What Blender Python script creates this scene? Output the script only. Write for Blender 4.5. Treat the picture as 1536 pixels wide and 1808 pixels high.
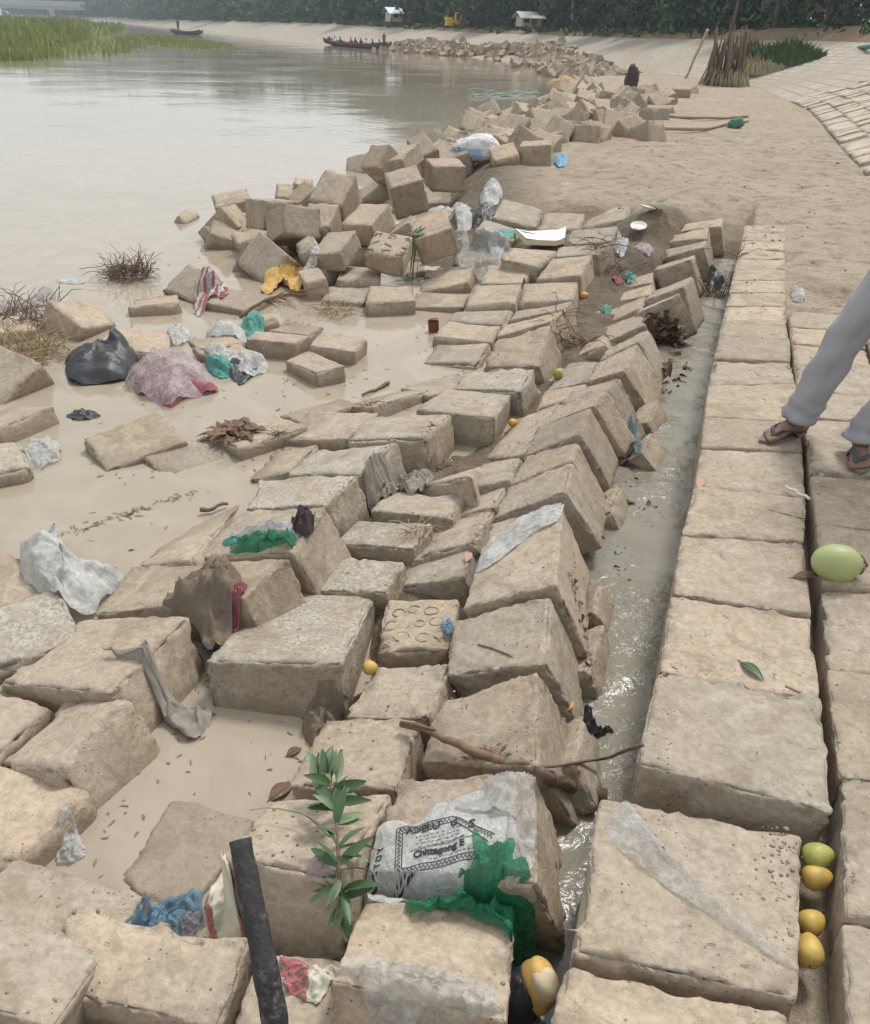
import bpy, math, random
import numpy as np
from mathutils import Vector, Matrix
from mathutils.bvhtree import BVHTree

sc = bpy.context.scene
ZW = -0.36            # river level; the path is z = 0
C = sc.collection
for o in list(bpy.data.objects):
    bpy.data.objects.remove(o)

# ------------------------------------------------------------------ camera
PITCH = math.radians(29.0957); ROLL = math.radians(1.8)
cam = bpy.data.cameras.new('camera'); cam.sensor_fit = 'HORIZONTAL'
cam.sensor_width = 36.0; cam.lens = 36.0 * 1540.0 / 1536.0
cam.clip_start = 0.05; cam.clip_end = 2000.0
camo = bpy.data.objects.new('camera', cam); C.objects.link(camo)
_r = Vector((1, 0, 0)); _f = Vector((0, math.cos(PITCH), -math.sin(PITCH))); _u = Vector((0, math.sin(PITCH), math.cos(PITCH)))
_R = _r * math.cos(ROLL) + _u * math.sin(ROLL); _U = _u * math.cos(ROLL) - _r * math.sin(ROLL)
camo.matrix_world = Matrix(((_R.x, _U.x, -_f.x, 0), (_R.y, _U.y, -_f.y, 0), (_R.z, _U.z, -_f.z, 1.5), (0, 0, 0, 1)))
sc.camera = camo

# ------------------------------------------------------------------ sky, sun, exposure (bright overcast)
SUN_EL, SUN_AZ = math.radians(58), math.radians(35)      # azimuth clockwise from the view direction (+Y)
w = bpy.data.worlds.new('World'); sc.world = w; w.use_nodes = True
nt = w.node_tree; nt.nodes.clear()
sky = nt.nodes.new('ShaderNodeTexSky'); sky.sky_type = 'NISHITA'; sky.sun_disc = False
sky.sun_elevation = SUN_EL; sky.sun_rotation = SUN_AZ
sky.air_density = 1.0; sky.dust_density = 5.0; sky.ozone_density = 1.0
hsv = nt.nodes.new('ShaderNodeHueSaturation'); hsv.inputs['Saturation'].default_value = 0.16
mixw = nt.nodes.new('ShaderNodeMixRGB'); mixw.inputs['Fac'].default_value = 0.62
mixw.inputs['Color2'].default_value = (7.9, 8.35, 8.5, 1)       # even cloud cover
bg = nt.nodes.new('ShaderNodeBackground'); bg.inputs['Strength'].default_value = 0.08
wo = nt.nodes.new('ShaderNodeOutputWorld')
nt.links.new(sky.outputs[0], hsv.inputs['Color']); nt.links.new(hsv.outputs[0], mixw.inputs['Color1'])
nt.links.new(mixw.outputs[0], bg.inputs['Color']); nt.links.new(bg.outputs[0], wo.inputs[0])
sun = bpy.data.lights.new('sun', 'SUN'); sun.energy = 1.5; sun.angle = math.radians(12); sun.color = (1.0, 0.965, 0.9)
so = bpy.data.objects.new('sun', sun); C.objects.link(so)
_d = Vector((math.sin(SUN_AZ) * math.cos(SUN_EL), math.cos(SUN_AZ) * math.cos(SUN_EL), math.sin(SUN_EL)))
so.rotation_euler = _d.to_track_quat('Z', 'Y').to_euler()
sc.view_settings.view_transform = 'Standard'; sc.view_settings.look = 'None'
sc.view_settings.exposure = 0.78; sc.view_settings.gamma = 1.0; sc.view_settings.use_curve_mapping = False
sc.cycles.max_bounces = 6; sc.cycles.diffuse_bounces = 3; sc.cycles.glossy_bounces = 3
sc.cycles.transparent_max_bounces = 12; sc.cycles.transmission_bounces = 4; sc.cycles.volume_bounces = 0
sc.cycles.caustics_reflective = False; sc.cycles.caustics_refractive = False
sc.cycles.use_denoising = True; sc.cycles.use_adaptive_sampling = True; sc.cycles.adaptive_threshold = 0.02

PI = math.pi
rng = np.random.default_rng(7)

# ------------------------------------------------------------------ helpers
def vn(p, seed=0):
    """3-D value noise, 0..1, on an (n,3) array"""
    p = np.asarray(p, float); i = np.floor(p).astype(np.int64); f = p - i; f = f * f * (3 - 2 * f)
    def hsh(a, b, c):
        h = (a * 374761393 + b * 668265263 + c * 2147483647 + seed * 974634511) & 0xFFFFFFFF
        h = ((h ^ (h >> 13)) * 1274126177) & 0xFFFFFFFF
        h = ((h ^ (h >> 16)) * 2246822519) & 0xFFFFFFFF
        return ((h ^ (h >> 15)) & 0xFFFFFF) / float(0xFFFFFF)
    r = 0
    for dx in (0, 1):
        for dy in (0, 1):
            for dz in (0, 1):
                wgt = (f[:, 0] if dx else 1 - f[:, 0]) * (f[:, 1] if dy else 1 - f[:, 1]) * (f[:, 2] if dz else 1 - f[:, 2])
                r = r + wgt * hsh(i[:, 0] + dx, i[:, 1] + dy, i[:, 2] + dz)
    return r

def fbm(p, seed=0, oct=4, gain=.5):
    a = 1; s = 0; t = 0; p = np.asarray(p, float)
    for k in range(oct):
        s = s + a * vn(p, seed + k * 17); t += a; a *= gain; p = p * 2.03 + 7.1
    return s / t

def ridged(p, seed=0, oct=4):
    a = 1; s = 0; t = 0; p = np.asarray(p, float)
    for k in range(oct):
        s = s + a * (1 - np.abs(2 * vn(p, seed + k * 13) - 1)); t += a; a *= .5; p = p * 2.1 + 3.3
    return s / t

def smooth(x, a, b):
    t = np.clip((x - a) / (b - a), 0, 1); return t * t * (3 - 2 * t)

def mesh(name, verts, faces, mat=None, flat=False):
    me = bpy.data.meshes.new(name)
    verts = np.asarray(verts, np.float32)
    if isinstance(faces, np.ndarray) and faces.ndim == 2:
        n, k = faces.shape
        me.vertices.add(len(verts)); me.vertices.foreach_set('co', verts.ravel())
        me.loops.add(n * k); me.loops.foreach_set('vertex_index', faces.astype(np.int32).ravel())
        me.polygons.add(n); me.polygons.foreach_set('loop_start', np.arange(0, n * k, k, dtype=np.int32))
        me.update(calc_edges=True)
    else:
        me.from_pydata([tuple(map(float, v)) for v in verts], [], [tuple(map(int, f)) for f in faces]); me.update()
    if not flat:
        me.polygons.foreach_set('use_smooth', np.ones(len(me.polygons), bool))
    if mat: me.materials.append(M[mat] if isinstance(mat, str) else mat)
    return me

def obj(name, me, parent=None, loc=None, rot=None):
    o = bpy.data.objects.new(name, me); C.objects.link(o)
    if parent: o.parent = parent
    if loc is not None: o.location = loc
    if rot is not None: o.rotation_euler = rot
    return o

def tag(o, label, cat, group=None):
    o['label'] = label; o['category'] = cat
    if group: o['group'] = group
    return o

def thing(name, label, cat, loc=(0, 0, 0), rotz=0, group=None):
    o = obj(name, None, None, loc, (0, 0, rotz)); return tag(o, label, cat, group)

def structure(o, kind='structure'):
    o['kind'] = kind; return o

def attr(me, name, vals):
    a = me.attributes.new(name, 'FLOAT', 'POINT'); a.data.foreach_set('value', np.asarray(vals, np.float32))

class MB:
    """collects verts and faces for one mesh"""
    def __init__(s): s.v = []; s.f = []; s.n = 0
    def add(s, v, f):
        v = np.asarray(v, float); s.v.append(v); s.f += [tuple(int(i) + s.n for i in q) for q in f]; s.n += len(v)
    def box(s, c, d, rz=0, taper=1.0):
        x, y, z = [k / 2 for k in d]
        p = np.array([(-x, -y, -z), (x, -y, -z), (x, y, -z), (-x, y, -z), (-x * taper, -y * taper, z), (x * taper, -y * taper, z), (x * taper, y * taper, z), (-x * taper, y * taper, z)])
        ca, sa = math.cos(rz), math.sin(rz)
        q = p.copy(); q[:, 0] = p[:, 0] * ca - p[:, 1] * sa; q[:, 1] = p[:, 0] * sa + p[:, 1] * ca
        s.add(q + np.array(c), [(0, 3, 2, 1), (4, 5, 6, 7), (0, 1, 5, 4), (1, 2, 6, 5), (2, 3, 7, 6), (3, 0, 4, 7)])
    def tube(s, pts, rad, k=7, cap=True):
        pts = [Vector(p) for p in pts]; n = len(pts)
        if not hasattr(rad, '__len__'): rad = [rad] * n
        v = []; f = []; prev = None
        for i, p in enumerate(pts):
            t = (pts[min(i + 1, n - 1)] - pts[max(i - 1, 0)])
            if t.length < 1e-9: t = Vector((0, 0, 1))
            t.normalize()
            if prev is None:
                a = t.cross(Vector((0, 0, 1)));
                if a.length < .05: a = t.cross(Vector((1, 0, 0)))
            else:
                a = prev - t * prev.dot(t)
            a.normalize(); prev = a; b = t.cross(a)
            r = rad[i]
            ra, rb = (r if not hasattr(r, '__len__') else r)[0:2] if hasattr(r, '__len__') else (r, r)
            for j in range(k):
                th = 2 * PI * j / k; v.append(p + a * (math.cos(th) * ra) + b * (math.sin(th) * rb))
        for i in range(n - 1):
            for j in range(k):
                f.append((i * k + j, i * k + (j + 1) % k, (i + 1) * k + (j + 1) % k, (i + 1) * k + j))
        if cap:
            f.append(tuple(reversed(range(k)))); f.append(tuple(range((n - 1) * k, n * k)))
        s.add(v, f)
    def ell(s, c, r, nu=14, nv=9, rot=None, warp=None):
        v = []; f = []
        for i in range(nv + 1):
            ph = PI * i / nv
            for j in range(nu):
                th = 2 * PI * j / nu
                v.append((math.sin(ph) * math.cos(th), math.sin(ph) * math.sin(th), math.cos(ph)))
        v = np.array(v)
        if warp is not None: v = warp(v)
        v = v * np.array(r)
        if rot is not None: v = v @ np.array(rot.to_3x3()).T
        for i in range(nv):
            for j in range(nu):
                f.append((i * nu + j, (i + 1) * nu + j, (i + 1) * nu + (j + 1) % nu, i * nu + (j + 1) % nu))
        s.add(v + np.array(c), f)
    def mesh(s, name, mat, flat=False):
        return mesh(name, np.concatenate(s.v), s.f, mat, flat)

# ------------------------------------------------------------------ materials
M = {}
def nodes(name):
    m = bpy.data.materials.new(name); m.use_nodes = True; t = m.node_tree; t.nodes.clear()
    out = t.nodes.new('ShaderNodeOutputMaterial'); b = t.nodes.new('ShaderNodeBsdfPrincipled')
    t.links.new(b.outputs[0], out.inputs[0]); M[name] = m
    return m, t, b, out
def N(t, typ, **kw):
    n = t.nodes.new(typ)
    for k, v in kw.items():
        if k in n.inputs: n.inputs[k].default_value = v
        else: setattr(n, k, v)
    return n
def ramp(t, src, stops):
    r = t.nodes.new('ShaderNodeValToRGB'); e = r.color_ramp.elements
    while len(e) < len(stops): e.new(0.5)
    for q, (p, c) in zip(e, stops):
        q.position = p; q.color = (c, c, c, 1) if not hasattr(c, '__len__') else (*c, 1)
    t.links.new(src, r.inputs[0]); return r.outputs[0]
def mix(t, fac, a, b, mode='MIX'):
    m = t.nodes.new('ShaderNodeMixRGB'); m.blend_type = mode
    for k, v in (('Fac', fac), ('Color1', a), ('Color2', b)):
        if hasattr(v, 'links') or hasattr(v, 'is_linked'): t.links.new(v, m.inputs[k])
        elif hasattr(v, '__len__'): m.inputs[k].default_value = (*v, 1)
        else: m.inputs[k].default_value = v
    return m.outputs[0]
def math_(t, op, a, b=None):
    m = t.nodes.new('ShaderNodeMath'); m.operation = op
    for i, v in enumerate((a, b)):
        if v is None: continue
        if hasattr(v, 'is_linked'): t.links.new(v, m.inputs[i])
        else: m.inputs[i].default_value = v
    return m.outputs[0]
def bump(t, b, h, strength=.3, dist=.01, prev=None):
    n = t.nodes.new('ShaderNodeBump'); n.inputs['Strength'].default_value = strength; n.inputs['Distance'].default_value = dist
    t.links.new(h, n.inputs['Height'])
    if prev is not None: t.links.new(prev, n.inputs['Normal'])
    if b is not None: t.links.new(n.outputs[0], b.inputs['Normal'])
    return n.outputs[0]
def coords(t, rnd=True, kind='Object'):
    tc = t.nodes.new('ShaderNodeTexCoord')
    if not rnd: return tc.outputs[kind]
    oi = t.nodes.new('ShaderNodeObjectInfo'); mu = t.nodes.new('ShaderNodeVectorMath'); mu.operation = 'MULTIPLY_ADD'
    cmb = t.nodes.new('ShaderNodeCombineXYZ')
    for i in range(3): t.links.new(oi.outputs['Random'], cmb.inputs[i])
    t.links.new(cmb.outputs[0], mu.inputs[0]); mu.inputs[1].default_value = (37, 53, 71); t.links.new(tc.outputs[kind], mu.inputs[2])
    return mu.outputs[0]
def noise(t, co, scale, detail=5, rough=.55, dist=0.0):
    n = t.nodes.new('ShaderNodeTexNoise'); n.inputs['Scale'].default_value = scale; n.inputs['Detail'].default_value = detail
    n.inputs['Roughness'].default_value = rough; n.inputs['Distortion'].default_value = dist
    t.links.new(co, n.inputs['Vector']); return n.outputs['Fac']
def voro(t, co, scale, feat='F1', out='Distance', rand=1.0):
    n = t.nodes.new('ShaderNodeTexVoronoi'); n.feature = feat; n.inputs['Scale'].default_value = scale
    n.inputs['Randomness'].default_value = rand
    t.links.new(co, n.inputs['Vector']); return n.outputs[out]

def concrete(name, tan, grey, pale, paleamt=.5, crust=.0):
    m, t, b, out = nodes(name)
    co = coords(t); oi = t.nodes.new('ShaderNodeObjectInfo')
    n1 = noise(t, co, 2.2, 3); n2 = noise(t, co, 9, 4, .6); n3 = noise(t, co, 55, 3, .65); n4 = noise(t, co, 210, 1)
    col = mix(t, ramp(t, n1, [(.36, 0), (.64, 1)]), tan, grey)
    col = mix(t, math_(t, 'MULTIPLY', ramp(t, n2, [(.46, 0), (.68, 1)]), paleamt), col, pale)
    n5 = noise(t, co, 24, 4, .7)
    col = mix(t, .55, col, ramp(t, n3, [(.25, .30), (.5, .5), (.75, .66)]), 'OVERLAY'); col = mix(t, .45, col, ramp(t, n5, [(.3, .36), (.5, .52), (.7, .62)]), 'OVERLAY')
    # tint of the single block
    tint = ramp(t, oi.outputs['Random'], [(0, (.86, .84, .82)), (.3, (1.07, 1.04, .99)), (.65, (.97, .98, .98)), (1, (1.16, 1.11, 1.05))])
    col = mix(t, 1.0, col, tint, 'MULTIPLY')
    # pits
    v1 = voro(t, co, 62); pit = ramp(t, v1, [(.10, 1), (.22, 0)])
    pm = math_(t, 'MULTIPLY', pit, ramp(t, noise(t, co, 11, 4, .7), [(.51, 0), (.62, 1)]))
    col = mix(t, math_(t, 'MULTIPLY', pm, .7), col, (.09, .07, .05))
    # dried mud splashes and damp stains
    st1 = ramp(t, noise(t, co, 4.3, 6, .68, .8), [(.53, 0), (.60, 1)]); st2 = ramp(t, noise(t, co, 13, 5, .7, .5), [(.56, 0), (.64, 1)])
    col = mix(t, math_(t, 'MULTIPLY', st1, .42), col, (.205, .158, .108)); col = mix(t, math_(t, 'MULTIPLY', st2, .30), col, (.19, .15, .108))
    v5 = voro(t, co, 130); sp = math_(t, 'MULTIPLY', ramp(t, v5, [(.16, 1), (.30, 0)]), ramp(t, noise(t, co, 30, 2), [(.5, 0), (.6, 1)])); col = mix(t, math_(t, 'MULTIPLY', sp, .45), col, (.12, .095, .07))
    # light crumbs
    v2 = voro(t, co, 95); cr = math_(t, 'MULTIPLY', ramp(t, v2, [(.09, 1), (.16, 0)]), ramp(t, noise(t, co, 23, 3), [(.55, 0), (.64, 1)]))
    col = mix(t, math_(t, 'MULTIPLY', cr, .7), col, (.62, .58, .5))
    # exposed aggregate on worn edges
    at_ = t.nodes.new('ShaderNodeAttribute'); at_.attribute_name = 'wear'
    ag = voro(t, co, 48, 'F1', 'Color'); agd = voro(t, co, 48)
    sep = t.nodes.new('ShaderNodeSeparateColor'); t.links.new(ag, sep.inputs[0])
    agc = ramp(t, sep.outputs[0], [(0, (.12, .10, .08)), (.4, (.24, .20, .155)), (.8, (.34, .305, .26)), (1, (.46, .43, .39))])
    agc = mix(t, math_(t, 'MULTIPLY', ramp(t, agd, [(.3, 0), (.75, 1)]), .75), agc, (.16, .125, .09))
    wm = math_(t, 'MULTIPLY', at_.outputs['Fac'], ramp(t, n2, [(.42, 0), (.58, 1)]))
    col = mix(t, math_(t, 'MULTIPLY', wm, .72), col, agc)
    # silt left on the upward faces
    if crust:
        v3 = ramp(t, noise(t, co, 6, 8, .7, .6), [(.42, 0), (.6, 1)])
        cc = mix(t, ramp(t, noise(t, co, 70, 4, .7), [(.35, 0), (.65, 1)]), (.20, .175, .14), (.52, .49, .43))
        ge = t.nodes.new('ShaderNodeTexCoord'); sx = t.nodes.new('ShaderNodeSeparateXYZ'); t.links.new(ge.outputs['Normal'], sx.inputs[0])
        col = mix(t, math_(t, 'MULTIPLY', math_(t, 'MULTIPLY', v3, ramp(t, sx.outputs[2], [(.4, 0), (.7, 1)])), crust), col, cc)
    # wet line left by the river
    gp = t.nodes.new('ShaderNodeNewGeometry'); sz = t.nodes.new('ShaderNodeSeparateXYZ'); t.links.new(gp.outputs['Position'], sz.inputs[0])
    wet = ramp(t, math_(t, 'ADD', math_(t, 'MULTIPLY', math_(t, 'SUBTRACT', sz.outputs[2], ZW), 6.0), math_(t, 'MULTIPLY', n2, .5)), [(.36, 1), (.60, 0)])
    col = mix(t, math_(t, 'MULTIPLY', wet, .45), col, (.17, .135, .09))
    t.links.new(col, b.inputs['Base Color']); t.links.new(ramp(t, wet, [(0, .9), (1, .5)]), b.inputs['Roughness'])
    b.inputs['Specular IOR Level'].default_value = .25
    h = math_(t, 'ADD', math_(t, 'MULTIPLY', n3, .5 + crust * .8), math_(t, 'MULTIPLY', n4, .2))
    h = math_(t, 'ADD', h, math_(t, 'MULTIPLY', math_(t, 'SUBTRACT', 1.0, agd), math_(t, 'MULTIPLY', wm, 1.6)))
    h = math_(t, 'SUBTRACT', h, math_(t, 'MULTIPLY', pm, .9))
    h = math_(t, 'ADD', h, math_(t, 'ADD', math_(t, 'MULTIPLY', n2, .8), math_(t, 'MULTIPLY', n5, .9)))
    bump(t, b, h, .6, .007)
    return m
concrete('concrete_tan', (.372, .302, .232), (.335, .283, .225), (.43, .372, .30), .5)
concrete('concrete_grey', (.345, .287, .22), (.32, .28, .228), (.42, .372, .308), .55)
concrete('concrete_crusted', (.335, .278, .205), (.31, .272, .218), (.45, .41, .35), .7, crust=.9)
concrete('slope_slab', (.44, .385, .31), (.40, .355, .295), (.50, .45, .38), .6)

def earth(name, c1, c2, c3, sc_=1.0, bs=.6, rough=.95):
    m, t, b, out = nodes(name); co = coords(t, False)
    n1 = noise(t, co, .55 * sc_, 6, .6); n2 = noise(t, co, 5 * sc_, 6, .65); n3 = noise(t, co, 42 * sc_, 4, .7)
    col = mix(t, ramp(t, n1, [(.35, 0), (.65, 1)]), c1, c2)
    col = mix(t, ramp(t, n2, [(.5, 0), (.72, 1)]), col, c3)
    col = mix(t, .6, col, ramp(t, n3, [(.25, .3), (.75, .66)]), 'OVERLAY')
    t.links.new(col, b.inputs['Base Color']); b.inputs['Roughness'].default_value = rough; b.inputs['Specular IOR Level'].default_value = .2
    h = math_(t, 'ADD', math_(t, 'MULTIPLY', n2, 1.0), math_(t, 'MULTIPLY', n3, .35))
    bump(t, b, h, bs, .03)
    return m
earth('mud', (.15, .12, .085), (.20, .16, .115), (.11, .088, .06))
earth('sand', (.335, .245, .16), (.375, .285, .195), (.27, .195, .13), .8, .5)
earth('soil', (.20, .145, .095), (.26, .19, .125), (.14, .10, .065), 2.0, 1.0)

def water(name, col, ripple, sc_, wave=0, rough=.04):
    m, t, b, out = nodes(name); co = coords(t, False)
    n = noise(t, co, .35, 3); sw = noise(t, co, 1.6, 5, .6, 2.5); c = mix(t, n, col, tuple(k * .88 for k in col)); c = mix(t, math_(t, 'MULTIPLY', ramp(t, sw, [(.42, 0), (.62, 1)]), .55), c, tuple(k * q for k, q in zip(col, (1.14, 1.14, 1.16))))
    t.links.new(c, b.inputs['Base Color']); b.inputs['Roughness'].default_value = rough; b.inputs['IOR'].default_value = 1.33
    mp = t.nodes.new('ShaderNodeMapping'); t.links.new(co, mp.inputs[0]); mp.inputs['Scale'].default_value = (1, .55, 1) if not wave else (1, 1, 1)
    mp.inputs['Rotation'].default_value = (0, 0, .3)
    h1 = noise(t, mp.outputs[0], sc_, 4, .55, .4); h2 = noise(t, mp.outputs[0], sc_ * .12, 3)
    mask = ramp(t, noise(t, co, .22 if not wave else 1.2, 3), [(.40, .12), (.62, 1.0)])
    bump(t, b, math_(t, 'MULTIPLY', math_(t, 'ADD', h1, math_(t, 'MULTIPLY', h2, 1.5)), mask), ripple, .02)
    return m
water('river_water', (.335, .287, .222), .34, 6.0)
water('channel_flow', (.215, .198, .155), 1.0, 22.0, 1, .16)

def plain(name, col, rough=.6, var=.25, scale=20, bs=.2, spec=.4, sheen=0, metallic=0, bdist=.004):
    m, t, b, out = nodes(name); co = coords(t)
    n = noise(t, co, scale, 5, .6)
    c = mix(t, n, tuple(k * (1 - var) for k in col), tuple(min(1, k * (1 + var)) for k in col))
    t.links.new(c, b.inputs['Base Color']); b.inputs['Roughness'].default_value = rough; b.inputs['Specular IOR Level'].default_value = spec
    b.inputs['Metallic'].default_value = metallic
    bump(t, b, n, bs, bdist); return m

def film(name, col, opac=(.45, .95), rough=.28, trans=.5, scale=28):
    """thin crumpled plastic: part see-through, part shiny, part milky"""
    m, t, b, out = nodes(name); co = coords(t)
    n = noise(t, co, scale, 6, .65, 1.2); n2 = noise(t, co, scale * .3, 3)
    c = mix(t, ramp(t, n, [(.35, 0), (.65, 1)]), tuple(k * .78 for k in col), tuple(min(1, k * 1.12) for k in col))
    t.links.new(c, b.inputs['Base Color']); b.inputs['Roughness'].default_value = rough; b.inputs['Specular IOR Level'].default_value = .5
    tl = t.nodes.new('ShaderNodeBsdfTranslucent'); t.links.new(c, tl.inputs[0])
    tr = t.nodes.new('ShaderNodeBsdfTransparent')
    m1 = t.nodes.new('ShaderNodeMixShader'); m1.inputs[0].default_value = trans * .5
    t.links.new(b.outputs[0], m1.inputs[1]); t.links.new(tl.outputs[0], m1.inputs[2])
    m2 = t.nodes.new('ShaderNodeMixShader'); t.links.new(ramp(t, math_(t, 'ADD', math_(t, 'MULTIPLY', n, .5), math_(t, 'MULTIPLY', n2, .5)), [(.38, opac[0]), (.62, opac[1])]), m2.inputs[0])
    t.links.new(tr.outputs[0], m2.inputs[1]); t.links.new(m1.outputs[0], m2.inputs[2]); t.links.new(m2.outputs[0], out.inputs[0])
    n3 = noise(t, co, scale * 2.6, 3, .7, 2.0); bump(t, b, math_(t, 'ADD', n, math_(t, 'MULTIPLY', n3, .5)), .9, .010); return m
film('white_film', (.66, .66, .64), (.6, 1.0)); film('clear_film', (.62, .60, .57), (.25, .82), .16)
film('bag_white', (.66, .66, .64), (.90, 1.0)); film('green_film', (.03, .30, .15), (.62, .97), .2, .7, 40); film('teal_film', (.12, .42, .36), (.8, 1.0), .35)
film('pink_film', (.56, .47, .48), (.35, .92), .22); film('net_blue', (.17, .25, .27), (.7, 1.0), .5); film('blue_film', (.17, .31, .41), (.75, 1.0), .25); film('sky_film', (.24, .46, .62), (.9, 1.0), .3)
film('grey_film', (.42, .40, .36), (.5, .95), .4); film('dusty_film', (.46, .42, .35), (.75, 1.0), .5)
plain('black_plastic', (.030, .033, .038), .48, .5, 30, .5, .5); plain('red_cloth', (.30, .085, .09), .85); plain('net_pale', (.22, .34, .28), .6); plain('maroon_cloth', (.25, .08, .10), .8)
plain('mud_cloth', (.175, .14, .105), .92, .35, 60, .9, .2); plain('grey_cloth', (.25, .225, .195), .85, .3, 40, .7); plain('cream_cloth', (.56, .53, .43), .85, .25, 30, .5)
plain('yellow_cloth', (.50, .31, .10), .75, .3, 25, .5); plain('net_green', (.06, .17, .12), .8, .4, 12, .6); plain('orange_cloth', (.47, .30, .14), .8, .3, 8, .6); plain('white_cloth', (.60, .60, .60), .7, .15, 16, .4)
plain('foam_white', (.78, .77, .74), .7, .06); plain('foam_cream', (.62, .52, .36), .8, .15); plain('dark_cloth', (.06, .04, .045), .8)
plain('mango_green', (.31, .31, .075), .5, .5, 30); plain('mango_yellow', (.46, .31, .075), .5, .5, 30); plain('coconut_green', (.38, .42, .19), .45, .3, 7, .15); plain('orange_fruit', (.55, .26, .05), .5)
plain('coconut_husk', (.62, .40, .13), .6, .4, 12, .5); plain('leaf_green', (.055, .105, .045), .45, .35, 14, .3); plain('leaf_pale', (.15, .21, .11), .55, .25, 14, .3)
plain('leaf_dead', (.16, .095, .065), .8, .5, 30, .5); plain('leaf_pink', (.45, .26, .2), .7); plain('twig', (.15, .105, .075), .85, .5, 40, .6); plain('stick_brown', (.20, .125, .078), .8, .5, 30, .8)
plain('straw_wet', (.20, .15, .09), .8, .5, 60); plain('clod', (.22, .165, .11), .95, .5, 30); plain('straw', (.36, .27, .16), .85, .4, 20); plain('char', (.055, .05, .05), .75, .9, 34, 1.0, bdist=.01); plain('rust', (.17, .06, .03), .85, .5, 30, .8)
plain('pebble', (.30, .285, .26), .7, .6, 90); plain('gritty', (.27, .22, .165), .9, .5, 90); plain('skin', (.20, .115, .085), .5, .15, 40, .2); plain('sandal', (.075, .078, .082), .7, .3, 50, .4)
plain('sandal_sole', (.16, .14, .115), .8, .3, 50, .4); plain('trousers', (.335, .335, .365), .85, .1, 60, .25); plain('shirt_blue', (.10, .22, .42), .85, .12, 60, .3); plain('hair', (.012, .011, .01), .5)
plain('ink', (.035, .035, .04), .7, .3, 60, 0); plain('ink_red', (.36, .13, .13), .8, .3, 60, 0); plain('teal_rope', (.10, .36, .28), .7, .3, 30); plain('string_white', (.6, .57, .5), .7)
plain('bark', (.16, .125, .095), .9, .4, 6, .8); plain('bark_pale', (.30, .28, .25), .9, .3, 4, .6); plain('foliage_dark', (.030, .066, .030), .7, .45, .5, 0); plain('foliage_mid', (.055, .105, .035), .7, .4, .5, 0)
plain('foliage_far', (.05, .078, .058), .8, .35, .15, 0); plain('grass', (.215, .255, .085), .8, .4, .12, 0); plain('grass_dry', (.36, .31, .19), .85, .3, 1, 0); plain('dead_stem', (.135, .098, .068), .9, .5, 9, .5)
plain('bridge_concrete', (.36, .37, .38), .85, .1, .2, .1); plain('tin_roof', (.42, .46, .50), .4, .2, 2, .1, .5, 0, .4); plain('tin_blue', (.10, .25, .33), .5); plain('plaster', (.5, .48, .44), .9)
plain('boat_wood', (.075, .065, .055), .8, .4, 6); plain('yellow_paint', (.62, .38, .03), .5, .2, 3); plain('red_paint', (.30, .035, .02), .55); plain('track_black', (.02, .02, .02), .8); plain('glass_dark', (.03, .04, .05), .15)
plain('cloth_dark', (.03, .03, .035), .85); plain('cloth_red', (.35, .05, .05), .85); plain('cloth_white', (.6, .6, .58), .85); plain('pipe_teal', (.05, .22, .19), .6); plain('bamboo', (.34, .27, .19), .8, .3, 6)
plain('grey_trunk', (.33, .29, .24), .9, .4, 5, .7)

def char_mat():
    m, t, b, out = nodes('char'); co = coords(t, False); n = noise(t, co, 70, 5, .7); n2 = noise(t, co, 14, 4)
    c = mix(t, math_(t, 'MULTIPLY', ramp(t, n, [(.48, 0), (.68, 1)]), ramp(t, n2, [(.42, .1), (.62, .8)])), (.026, .024, .026), (.20, .18, .17)); t.links.new(c, b.inputs['Base Color']); b.inputs['Roughness'].default_value = .7
    bump(t, b, math_(t, 'ADD', n, n2), .8, .008)
char_mat()
def slope_mat():
    m, t, b, out = nodes('slope_concrete'); co = coords(t, False, 'UV')
    br = t.nodes.new('ShaderNodeTexBrick'); t.links.new(co, br.inputs['Vector']); br.offset = 0.0; br.squash = 1.0
    br.inputs['Scale'].default_value = 1.0; br.inputs['Brick Width'].default_value = .42; br.inputs['Row Height'].default_value = .42
    br.inputs['Mortar Size'].default_value = .026; br.inputs['Color1'].default_value = (.41, .36, .30, 1); br.inputs['Color2'].default_value = (.35, .31, .26, 1); br.inputs['Mortar'].default_value = (.19, .16, .125, 1)
    n1 = noise(t, co, .22, 6, .65); n2 = noise(t, co, 2.5, 5, .6)
    c = mix(t, ramp(t, n1, [(.44, 0), (.62, .85)]), br.outputs['Color'], (.30, .25, .19))
    c = mix(t, .5, c, ramp(t, n2, [(.3, .38), (.7, .6)]), 'OVERLAY')
    t.links.new(c, b.inputs['Base Color']); b.inputs['Roughness'].default_value = .9; bump(t, b, n2, .3, .02)
slope_mat()

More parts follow.
